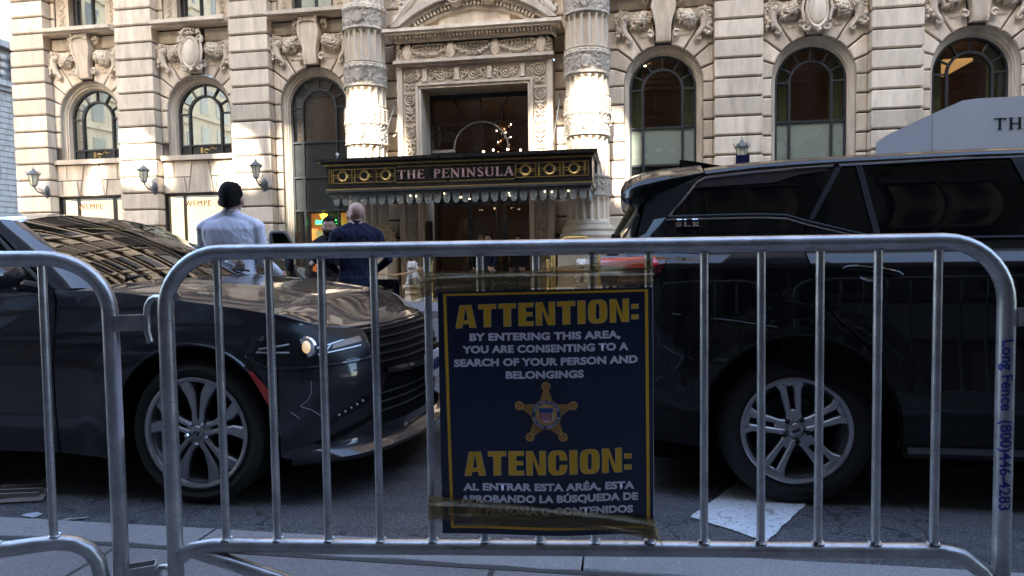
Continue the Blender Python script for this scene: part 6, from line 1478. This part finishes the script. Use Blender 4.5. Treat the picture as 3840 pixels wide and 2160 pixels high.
# star badge
bc = (-.034, .692); stv = MB(); ro, ri = .066, .033
pts = []
for k in range(5):
    a = radians(90+72*k); b = radians(90+36+72*k)
    for da in (-.08, .08): pts.append((bc[0]+(ro)*cos(a+da), bc[1]+ro*sin(a+da)))
    pts.append((bc[0]+ri*cos(b), bc[1]+ri*sin(b)))
M['print_copper'] = simple('printed_copper_gold', (.48, .235, .06), .35, noise=.2, nscale=25); M['print_copper2'] = simple('printed_light_gold', (.66, .40, .14), .35)
me = flat([pts]); star = onpaper(me, .0022, 'star_badge', M['print_copper'])
circ = lambda cx, cz, r, n=24: [(cx+r*cos(a), cz+r*sin(a)) for a in lin(0, 2*pi, n+1)[:-1]]
tips = [(bc[0]+.072*cos(radians(90+72*k)), bc[1]+.072*sin(radians(90+72*k))) for k in range(5)]
for x, z in tips: onpaper(flat([circ(x, z, .0115, 16)]), .0028, 'star_point', M['print_copper2'], star); onpaper(flat([circ(x, z, .0085, 16)]), .0032, 'star_point', M['print_copper'], star)
rays = []
for k in range(5):
    a = radians(90+72*k); n_ = (-sin(a), cos(a))
    for s_ in (-1, 1):
        p0 = (bc[0]+.038*cos(a)+s_*.010*n_[0], bc[1]+.038*sin(a)+s_*.010*n_[1]); p1 = (bc[0]+.064*cos(a)+s_*.003*n_[0], bc[1]+.064*sin(a)+s_*.003*n_[1]); w = .0009
        rays.append([(p0[0]-w, p0[1]), (p0[0]+w, p0[1]), (p1[0]+w, p1[1]), (p1[0]-w, p1[1])])
onpaper(flat(rays), .0028, 'engraved_line', M['print_copper2'], star)
onpaper(flat([circ(*bc, .0385, 40)]), .0032, 'badge_rim', M['print_copper2'], star); onpaper(flat([circ(*bc, .0370, 40)]), .0036, 'badge_ring', simple('printed_ring_blue', (.03, .07, .15), .4), star); onpaper(flat([circ(*bc, .0275, 36)]), .0040, 'badge_centre', M['print_copper2'], star)
def ringtext(s, r, mid, span, flip, nm):
    me = text_mesh(s, 1, .01, 0, 1.05); xs = [v.co.x for v in me.vertices]; mx, w = min(xs), max(xs)-min(xs)
    for v in me.vertices:
        t_ = (v.co.x-mx)/w-.5; h = v.co.z/.729*.0065; v.co.y = 0
        if not flip: a = radians(mid)-t_*radians(span); rr = r+h
        else: a = radians(mid)+t_*radians(span); rr = r+.0065-h
        v.co.x, v.co.z = bc[0]+rr*cos(a), bc[1]+rr*sin(a)
    onpaper(me, .0042, nm, M['print_white'], star)
ringtext('UNITED STATES', .0290, 90, 150, False, 'ring_lettering'); ringtext('SECRET SERVICE', .0290, 270, 160, True, 'ring_lettering')
sx0, sx1, sz0, sz1 = bc[0]-.0165, bc[0]+.0165, bc[1]-.018, bc[1]+.017
onpaper(flat([[(sx0, sz0+.004), (bc[0], sz0-.002), (sx1, sz0+.004), (sx1, sz1), (sx0, sz1)]]), .0044, 'shield', M['print_white'], star)
onpaper(flat([[(sx0, sz1-.012), (sx1, sz1-.012), (sx1+.002, sz1), (sx0-.002, sz1)]]), .0048, 'shield_blue', simple('printed_blue', (.02, .09, .30), .4), star)
onpaper(flat([[(sx0+.0047*k, sz0+.003), (sx0+.0047*k+.0030, sz0+.003), (sx0+.0047*k+.0030, sz1-.012), (sx0+.0047*k, sz1-.012)] for k in range(7)]), .0048, 'shield_stripe', simple('printed_red', (.32, .02, .03), .4), star)
# brown packing tape, see-through and creased
def tape_mat():
    t = NT('brown_packing_tape'); tr = t.n('BsdfTransparent'); tr.inputs[0].default_value = (.80, .68, .46, 1)
    v = t.coord('Object', (1, 1, 3.5)); cr = t.noise(v, 9, 5, .6, .8); p = t.pbr(Base_Color=(.30, .235, .135), Roughness=.16, Specular_IOR_Level=.6); t.set(p.inputs['Normal'], t.bump(cr, .55, .02))
    mx = t.n('MixShader'); mx.inputs[0].default_value = .50; t.t.links.new(tr.outputs[0], mx.inputs[1]); t.t.links.new(p.outputs[0], mx.inputs[2]); t.t.links.new(mx.outputs[0], t.out.inputs[0]); return t.m
M['tape'] = tape_mat()
def tape(name, top, bot, label, off=.008, seed=0, amp=.004):
    """strip between two edge curves given as (s, z) lists"""
    rnd = random.Random(seed); ph = [rnd.uniform(0, 6) for _ in range(6)]
    def f(u, v):
        x0 = top[0][0]+(top[-1][0]-top[0][0])*u; x1_ = bot[0][0]+(bot[-1][0]-bot[0][0])*u
        zt_ = cinterp(x0, [p[0] for p in top], [p[1] for p in top]); zb_ = cinterp(x1_, [p[0] for p in bot], [p[1] for p in bot])
        x = x0*(v)+x1_*(1-v); z = zt_*v+zb_*(1-v)
        w = sum(sin(u*(9+7*k)+v*(3+2*k)+ph[k])/(k+1) for k in range(5))
        fold = .010*math.exp(-((v-.72-.12*sin(u*4+ph[0]))/.07)**2)+.006*math.exp(-((v-.3-.1*sin(u*5+ph[1]))/.06)**2)
        return (x, -off-amp*w*.5-fold, z)
    o = MB().grid(f, lin(0, 1, 120), lin(0, 1, 26)).build(name, M['tape'], None, smooth=80); o.location = sgn.location; o.rotation_euler = sgn.rotation_euler
    return tag(o, label, 'tape', 'brown tape holding the notice')
tape('packing_tape', [(-.352, 1.040), (-.33, 1.046), (-.1, 1.053), (.1, 1.058), (.239, 1.062)], [(-.346, .998), (-.3, 1.006), (-.1, 1.012), (.1, 1.016), (.238, 1.016)], 'shiny brown tape across the top edge of the blue notice', .010, 1)
tape('packing_tape', [(-.345, 1.057), (-.25, 1.060), (-.1, 1.056), (0, 1.066), (.238, 1.085)], [(-.345, 1.030), (-.1, 1.038), (.1, 1.050), (.238, 1.056)], 'second strip of brown tape wrapped over the bars above the notice', -.012, 5, .001)
tape('packing_tape', [(-.336, .479), (-.28, .476), (-.15, .462), (0, .448), (.12, .436), (.236, .424)], [(-.332, .421), (-.2, .408), (-.05, .400), (.1, .392), (.244, .372)], 'creased brown tape across the bottom of the notice, over its last line', .011, 2, .005)
# loose ends
def scrap(name, pts, mat, label, cat, group=None, y=-.012, curl=.01):
    m = MB(); c = (sum(p[0] for p in pts)/len(pts), sum(p[1] for p in pts)/len(pts)); m.add([(c[0], y-curl, c[1])]+[(a, y+random.uniform(-.004, .004), b) for a, b in pts], [(0, i+1, (i+1) % len(pts)+1) for i in range(len(pts))])
    o = m.build(name, mat, None, smooth=0); o.location = sgn.location; o.rotation_euler = sgn.rotation_euler; return tag(o, label, cat, group)
scrap('tape_end', [(-.378, 1.040), (-.352, 1.046), (-.320, 1.045), (-.322, .996), (-.345, .993), (-.372, .984)], M['tape'], 'loose tape end folded round the bar at the top left of the notice', 'tape end', 'brown tape holding the notice')
scrap('tape_end', [(.215, .428), (.238, .420), (.250, .385), (.258, .352), (.246, .366), (.205, .376)], M['tape'], 'torn tape end hanging off the lower right corner of the notice', 'tape end', 'brown tape holding the notice')
scrap('tape_end', [(-.340, .482), (-.300, .478), (-.300, .425), (-.342, .415)], M['tape'], 'tape end wrapped round the bar at the lower left of the notice', 'tape end', 'brown tape holding the notice')
# ------------------------------------------------------------------ litter by the kerb
def litter(name, loc, pts, mat, label, cat, rz=0, h=.006, group=None):
    m = MB(); n = len(pts); m.add([(0, 0, h*1.6)]+[(a, b, random.uniform(.001, h)) for a, b in pts], [(0, i+1, (i+1) % n+1) for i in range(n)]); o = m.build(name, mat, smooth=0, label=label, cat=cat, group=group); o.location = loc; o.rotation_euler = (0, 0, rz); return o
M['card'] = simple('brown_cardboard', (.20, .17, .14), .8, noise=.2); M['paper'] = simple('grey_paper', (.42, .42, .47), .7); M['leaf'] = simple('dry_leaf', (.30, .26, .24), .7)
cd = thing('crushed_cardboard', 'crushed piece of brown cardboard on the road at the far left', 'cardboard', (-3.12, 3.05, RZ), .25)
m = MB()
for k in range(5): m.add([(-.16, -.10+.045*k, .01+.012*(k % 2)), (.15-.02*k, -.09+.045*k, .01+.02*(k % 2)), (.15-.02*k, -.055+.045*k, .02+.012*((k+1) % 2)), (-.16, -.06+.045*k, .018)], [(0, 1, 2, 3)])
m.build('corrugated_sheet', M['card'], cd, smooth=0)
for k in range(3): MB().box(-.15, .12-.02*k, -.07+.07*k, -.055+.07*k, .02, .045).build('folded_flap', M['card'], cd, smooth=0)
litter('paper_scrap', (-2.85, 2.83, RZ+.002), [(-.04, -.02), (.035, -.025), (.045, .02), (0, .035), (-.045, .015)], M['paper'], 'small pale paper scrap by the kerb beside the cardboard', 'litter', group='litter by the kerb')
litter('dry_leaf', (-2.60, 2.79, RZ+.003), [(-.06, -.03), (-.02, -.012), (.05, .03), (.065, .055), (.02, .035), (-.03, .015)], M['leaf'], 'pale dry leaf lying by the kerb behind the left barrier', 'leaf', group='litter by the kerb')
litter('dry_leaf', (1.28, 2.86, RZ+.003), [(-.02, -.012), (.015, -.012), (.022, .006), (-.012, .014)], M['leaf'], 'small leaf on the road right of the white marking', 'leaf', group='litter by the kerb')
litter('paper_scrap', (-.50, 2.84, RZ+.002), [(-.02, .03), (-.01, .0), (.015, -.03), (.012, .0)], M['paper'], 'white paper scrap on the road left of the notice', 'litter', .4, group='litter by the kerb')
litter('paper_scrap', (-.72, 3.0, RZ+.002), [(-.02, .01), (.0, -.01), (.02, 0), (.01, .014)], M['paper'], 'tiny white scrap on the road behind the fourth bar from the notice', 'litter', .4, group='litter by the kerb')
rub = MB()
for k in range(420):
    x = random.uniform(-3.2, 1.9); y = 2.53+abs(random.gauss(0, .22)); r = random.uniform(.002, .0055)
    if y > 4: continue
    rub.ico((x, y, -.133), r, 1, (1, 1, .6))
rub.build('road_grit', concrete('grit', (.18, .18, .18), (.34, .33, .33)), None, kind='stuff', smooth=0)
# ------------------------------------------------------------------ people
M['skin_a'] = simple('light_skin', (.46, .27, .21), .5, noise=.08, nscale=30); M['skin_b'] = simple('tan_skin', (.33, .19, .14), .5, noise=.1, nscale=30)
M['hair_dark'] = simple('dark_hair', (.007, .006, .006), .75, noise=.4, bump=1.0, nscale=70, spec=.12); M['eye_white'] = simple('eye_white', (.30, .27, .25), .4); M['lip'] = simple('lip', (.28, .12, .10), .5)
def cloth(name, a, b, sc=7):
    t = NT(name); v = t.coord('Object', (1, 1, .55)); n = t.noise(v, sc, 3, .5, 1.2); c = t.mix(n, a, b); p = t.pbr(Base_Color=c, Roughness=.85, Specular_IOR_Level=.2)
    t.set(p.inputs['Normal'], t.bump(t.math('ADD', n, t.math('MULTIPLY', t.noise(v, 13, 2, .5, 1.5), .12)), .9, .05)); return t.done(p)
M['shirt'] = cloth('pale_lilac_shirt', (.70, .70, .83), (.80, .80, .92), 3.2); M['navy_coat'] = cloth('navy_wool', (.010, .012, .032), (.016, .019, .045)); M['black_cloth'] = cloth('black_cloth', (.010, .010, .013), (.018, .018, .022)); M['trouser'] = cloth('dark_trousers', (.015, .016, .022), (.025, .026, .034))
def person(label, loc, rz, H, coat, skin, hair, arms, cat='person', group=None, coat_hem=.46, wide=1.0, head_rot=0, beard=False, collar=None, voxel=.013, face=True, name='person'):
    """arms: for left (-1) and right (+1) a pair (elbow, hand) in body axes, front = +y, metres at H = 1.8"""
    k = H/1.8; root = thing(name, label, cat, loc, rz, group); m = MB()
    def loft(rings, n=24, e=2.3):
        vs = []
        for cx, cy, z, rx, ry in rings:
            for i in range(n):
                a = 2*pi*i/n; c, s = cos(a), sin(a); vs.append((cx+rx*abs(c)**(2/e)*(1 if c >= 0 else -1), cy+ry*abs(s)**(2/e)*(1 if s >= 0 else -1), z))
        fs = [(i*n+j, i*n+(j+1) % n, (i+1)*n+(j+1) % n, (i+1)*n+j) for i in range(len(rings)-1) for j in range(n)]+[tuple(range(n-1, -1, -1)), tuple((len(rings)-1)*n+j for j in range(n))]
        m.add(vs, fs)
    w = wide
    loft([(0, 0, .80, .175*w, .115), (0, 0, .92, .180*w, .125), (0, 0, 1.04, .168*w, .118), (0, 0, 1.18, .178*w, .125), (0, -.005, 1.30, .200*w, .130), (0, -.012, 1.40, .212*w, .120), (0, -.015, 1.455, .185*w, .098), (0, -.012, 1.492, .125, .080), (0, -.005, 1.52, .072, .066), (0, 0, 1.56, .058, .060)])
    if coat_hem < .8: loft([(0, 0, coat_hem, .215*w, .165), (0, 0, .70, .200*w, .150), (0, 0, .95, .186*w, .135)])
    m.tube([(0, -.005, 1.48), (0, .01, 1.56), (0, .02, 1.62)], [.066, .060, .057], 14)
    for s in (-1, 1): m.tube([(s*.02, -.02, 1.515), (s*.10, -.018, 1.475), (s*.19*w, -.012, 1.425)], [.060, .062, .060], 12); m.ico((s*.10, -.02, 1.36), .11, 2, (1, .85, 1))
    for s in (-1, 1):
        m.tube([(s*.095, 0, .90), (s*.10, .01, .70), (s*.105, .015, .50), (s*.11, -.005, .30), (s*.115, -.02, .10)], [.098, .088, .068, .060, .048], 12)
        m.ico((s*.118, .05, .045), .06, 2, (.75, 2.1, .75))
        el, ha = arms[0 if s < 0 else 1]; sh = Vector((s*.195*w, -.01, 1.415)); el = Vector(el); ha = Vector(ha); m.ico(sh+Vector((s*.004, 0, -.005)), .066, 2)
        m.tube([sh, sh.lerp(el, .5), el], [.062, .056, .050], 12); m.ico(el, .050, 2); m.tube([el, el.lerp(ha, .5), el.lerp(ha, .93)], [.049, .045, .034], 12)
        d = (ha-el).normalized(); side_ = d.cross(Vector((0, 0, 1))); side_ = side_.normalized() if side_.length > .1 else Vector((1, 0, 0)); up = side_.cross(d)
        pa = ha+d*.035; m.tube([ha-d*.02, pa, pa+d*.035], [.026, .036, .032], 10)
        for q in range(4):
            b0 = pa+d*.035+up*(.024-.016*q); L = (.070, .080, .074, .058)[q]; m.tube([b0-d*.015, b0+d*L*.5, b0+d*L*.8-side_*s*.02, b0+d*L*.85-side_*s*.035], [.0105, .010, .009, .007], 7)
        m.tube([pa+up*.020, pa+up*.045+d*.02, pa+up*.055+d*.05], [.013, .011, .008], 7)
    R = Matrix.Rotation(head_rot, 3, 'Z'); hc = Vector((0, .018, 1.640)); HS = 1.13
    def hp(x, y, z): return tuple(R @ (Vector((x, y, z))*HS)+hc)
    m.ico(hp(0, -.012, .028), .098*HS, 3, (.80, .98, .90)); m.ico(hp(0, .020, -.030), .080*HS, 3, (.80, .92, 1.02)); m.ico(hp(0, .042, -.075), .046*HS, 2, (.95, .9, .8)); m.ico(hp(0, .072, .022), .045, 2, (1.15, .5, .5))
    m.tube([hp(0, .082, .012), hp(0, .100, -.016), hp(0, .106, -.026)], [.008, .013, .012], 8); m.ico(hp(0, .094, -.031), .014, 2, (1.3, .8, .7))
    for s in (-1, 1): m.ico(hp(s*.086, -.012, -.012), .034, 2, (.36, .62, 1.05)); m.ico(hp(s*.045, .06, -.02), .026, 2)
    m.v = [(x*k, y*k, z*k) for x, y, z in m.v]
    me = m.mesh('tmp', 0); o = bpy.data.objects.new('tmp', me); COL.objects.link(o)
    rm = o.modifiers.new('r', 'REMESH'); rm.mode = 'VOXEL'; rm.voxel_size = voxel; sm = o.modifiers.new('s', 'SMOOTH'); sm.iterations = 7; sm.factor = .5
    dg = bpy.context.evaluated_depsgraph_get(); bme = bpy.data.meshes.new_from_object(o.evaluated_get(dg)); bpy.data.objects.remove(o)
    bme.name = 'body'; bme.materials.clear()
    for q in (skin, coat, M['trouser'], M['ink']): bme.materials.append(q)
    hands = []
    for i in (0, 1): el, ha = Vector(arms[i][0]), Vector(arms[i][1]); hands.append((ha*k, (ha-el).normalized()))
    for p in bme.polygons:
        c = p.center; z = c.z/k; idx = 1
        if z > 1.60 or (z > 1.535 and (c-Vector((0, 0, c.z))).length < .082*k): idx = 0
        elif z < .07: idx = 3
        elif z < coat_hem+.005: idx = 2
        for ha, d in hands:
            if (c-ha).length < .16*k and (c-ha).dot(d) > -.002 and z < 1.51: idx = 0
        p.material_index = idx
    bme.polygons.foreach_set('use_smooth', [True]*len(bme.polygons)); body = link('body', bme, None, root)
    S_ = lambda x, y, z: tuple(Vector(hp(x, y, z))*k)
    cm = MB(); cm.grid(lambda a, t: ((.068+.016*t)*cos(a)*k, (.068+.018*t)*sin(a)*k+.004*k, (1.495+.072*(1-t)*(1 if sin(a) < .8 else .6))*k), lin(0, 2*pi, 28), [0, .5, 1])
    if collar: cm.build('collar', collar, root)
    if hair:
        hm = MB()
        def ss_neg(t): return sin(t) < .2
        def hs(th, ph):
            cc, ss_, sp_ = cos(th), sin(th), sin(min(ph, 1.75) if ss_neg(th) else ph)
            sp_ = sp_**.72; x = .080*cc*sp_*(1-.10*smoothstep(1.1, 2.0, ph)); y = .100*ss_*sp_-.014; z = .098*cos(ph)+.030; jit = .006*mnoise.noise((x*45, y*45, z*45)); top = .010*max(0, cos(ph))
            return S_(x*(1.07)+jit, y*1.06, z*(1.05)+top+jit)
        def lim(th): s = sin(th); return .98 if s > .45 else (.98+(.45-s)/.45*.70 if s > 0 else min(2.55, 1.68+.9*(-s)**.6))
        hm.grid(lambda a, t: hs(a, .02+t*(lim(a)+.06*mnoise.noise((a*7, 1, 2)))), lin(0, 2*pi, 49), lin(0, 1, 14)); hm.build('hair', hair, root, smooth=70)
    if face:
        for s in (-1, 1):
            MB().ico(S_(s*.031, .083, .010), .0075*k, 2, (1.25, .5, .6)).build('eye', M['eye_white'], root); MB().ico(S_(s*.031, .088, .010), .0055*k, 2, (1, .6, 1)).build('iris', M['ink'], root)
            MB().tube([S_(s*.014, .091, .028), S_(s*.032, .092, .034), S_(s*.048, .082, .028)], .0042*k, 6).build('eyebrow', M['hair_dark'], root)
        MB().tube([S_(-.022, .088, -.055), S_(0, .094, -.053), S_(.022, .088, -.055)], .0055*k, 6).build('mouth', M['lip'], root)
        if beard:
            b = MB()
            b.tube([S_(-.028, .086, -.058), S_(-.015, .094, -.044), S_(.015, .094, -.044), S_(.028, .086, -.058)], .005*k, 6); b.tube([S_(-.066, .02, -.04), S_(-.055, .05, -.075), S_(-.025, .075, -.098), (S_(0, .082, -.10)), S_(.025, .075, -.098), S_(.055, .05, -.075), S_(.066, .02, -.04)], .014*k, 7); b.build('beard', M['hair_dark'], root)
    return root
A1 = [((-.30, .10, 1.15), (-.16, .36, 1.08)), ((.27, .02, 1.12), (.30, .26, 1.02))]
p1 = person('man with short dark hair in a pale lilac shirt, seen from behind the grey sedan', (-3.46, 5.62, RZ), radians(6), 1.915, M['shirt'], M['skin_a'], M['hair_dark'], A1, coat_hem=.92, wide=1.16, collar=M['shirt'], voxel=.011, face=True, head_rot=radians(12))
ph = thing('mobile_phone', 'black mobile phone held low by the man in the pale shirt', 'phone', (-3.40+.30*1.047, 5.62+.34, .99), radians(10)); MB().box(-.036, .036, -.005, .005, -.01, .13).build('body', M['gloss_black'], ph, smooth=0)
A2 = [((-.32, -.02, 1.14), (-.20, .22, 1.02)), ((.34, -.04, 1.14), (.20, .16, 1.00))]
p2 = person('bald man in a navy overcoat, seen from behind beside the canopy', (-3.03, 7.45, RZ), radians(28), 1.885, M['navy_coat'], M['skin_a'], None, A2, coat_hem=.50, wide=1.14, collar=M['navy_coat'], voxel=.012, head_rot=radians(48))
A3 = [((-.26, .05, 1.14), (-.20, .26, 1.10)), ((.25, .02, 1.14), (.20, .32, 1.14))]
p3 = person('dark-haired bearded man in black facing the viewer, partly behind the bald man', (-4.08, 9.05, RZ), radians(196), 1.80, M['black_cloth'], M['skin_b'], M['hair_dark'], A3, coat_hem=.60, beard=True, collar=M['black_cloth'], voxel=.013)
cup = thing('paper_cup', 'white paper cup with a lid held in front of the bearded man', 'cup', (-4.22, 8.65, 1.09)); MB().lathe([(.03, 0), (.042, .12), (.046, .125), (.046, .135), (.038, .15), (0, .15)], (0, 0, 0), 16).build('cup', simple('white_cup', (.75, .75, .75), .5), cup)
for k in range(5): MB().ico((-4.03+.03, 9.05-.13-.002, RZ+1.10+.075*k), .012, 1).build('coat_button', M['chrome'], None) if False else None
A4 = [((-.25, -.02, 1.12), (-.23, .10, .86)), ((.25, -.02, 1.12), (.24, .10, .86))]
p4 = person('man in a navy suit standing at the hotel door, turned to his right', (-3.36, 16.85, 0), radians(150), 1.62, M['navy_coat'], M['skin_a'], M['hair_dark'], A4, coat_hem=.78, voxel=.018, face=False, collar=M['eye_white'])
p5 = person('grey-haired man in a dark suit standing left of the other man at the hotel door', (-3.62, 17.15, 0), radians(200), 1.60, M['black_cloth'], M['skin_b'], simple('grey_hair', (.12, .12, .13), .7), A4, coat_hem=.78, voxel=.018, face=False, collar=M['eye_white'])
p6 = person('man in black standing at the right side of the hotel door', (-2.62, 17.0, 0), radians(160), 1.58, M['black_cloth'], M['skin_b'], M['hair_dark'], A4, coat_hem=.78, voxel=.018, face=False)
# black car in the far lane: only its mirror and bonnet show past the grey sedan
blk = thing('black_car', 'black car in the far lane behind the grey sedan, its tall door mirror showing', 'car', (-5.0, 7.0, RZ), radians(4))
def bk(x, v): 
    z = cinterp(x, [-2.6, -2.4, -1.9, -1.2, -.2, .45, 1.5, 2.25, 2.4], [.55, .95, 1.05, 1.36, 1.40, 1.34, .99, .86, .55]); hw = interp(x, [-2.6, -2.2, -1.2, .4, 1.4, 2.0, 2.4], [.6, .84, .66 if z > 1.1 else .84, .66, .86, .82, .62]); return (x, v*hw, z+.03*(1-v*v))
MB().grid(bk, lin(-2.6, 2.4, 60), lin(-1, 1, 15)).build('upper_body', M['paint_black'], blk, smooth=60)
bs = MB()
for sg in (-1, 1): bs.grid(lambda x, z: (x, sg*(.86+.05*sin((z-.2)/.8*pi)-(.18 if abs(x) > 2.3 else 0)), z), lin(-2.55, 2.38, 30), lin(.22, .95, 8))
bs.grid(lambda y, z: (2.42-.2*abs(y/.8)**3, y, z), lin(-.78, .78, 12), [.25, .5, .86]); bs.build('lower_body', M['paint_black'], blk, smooth=60)
for cx in (-1.45, 1.45):
    for sg in (-1, 1): wheel(blk, (cx, .80*sg, .34), .34, .23, -sg, 'suv')
mm = MB(); P = [(-.20, 0), (.20, 0), (.12, .13), (.04, .24), (-.01, .268), (-.14, .27), (-.175, .262), (-.195, .235), (-.20, .20)]
mm = MB(); mm.poly(P, .05, -.05, .015); mo = mm.build('door_mirror', simple('dark_grey_mirror_shell', (.05, .052, .05), .4), blk); mo.location = (1.74, -1.05, 1.22); mo.rotation_euler = (0, 0, radians(20)); mo.scale = (.72, 1, 1)
mg = MB(); mg.poly(inset(P[::1], .028), -.049, -.052); mg.build('mirror_glass', simple('dark_mirror_glass', (.10, .11, .09), .03, 1), mo, smooth=0)
MB().tube([(1.74, -1.02, 1.24), (1.74, -.80, .98)], .03, 8).build('mirror_arm', M['plastic'], blk)
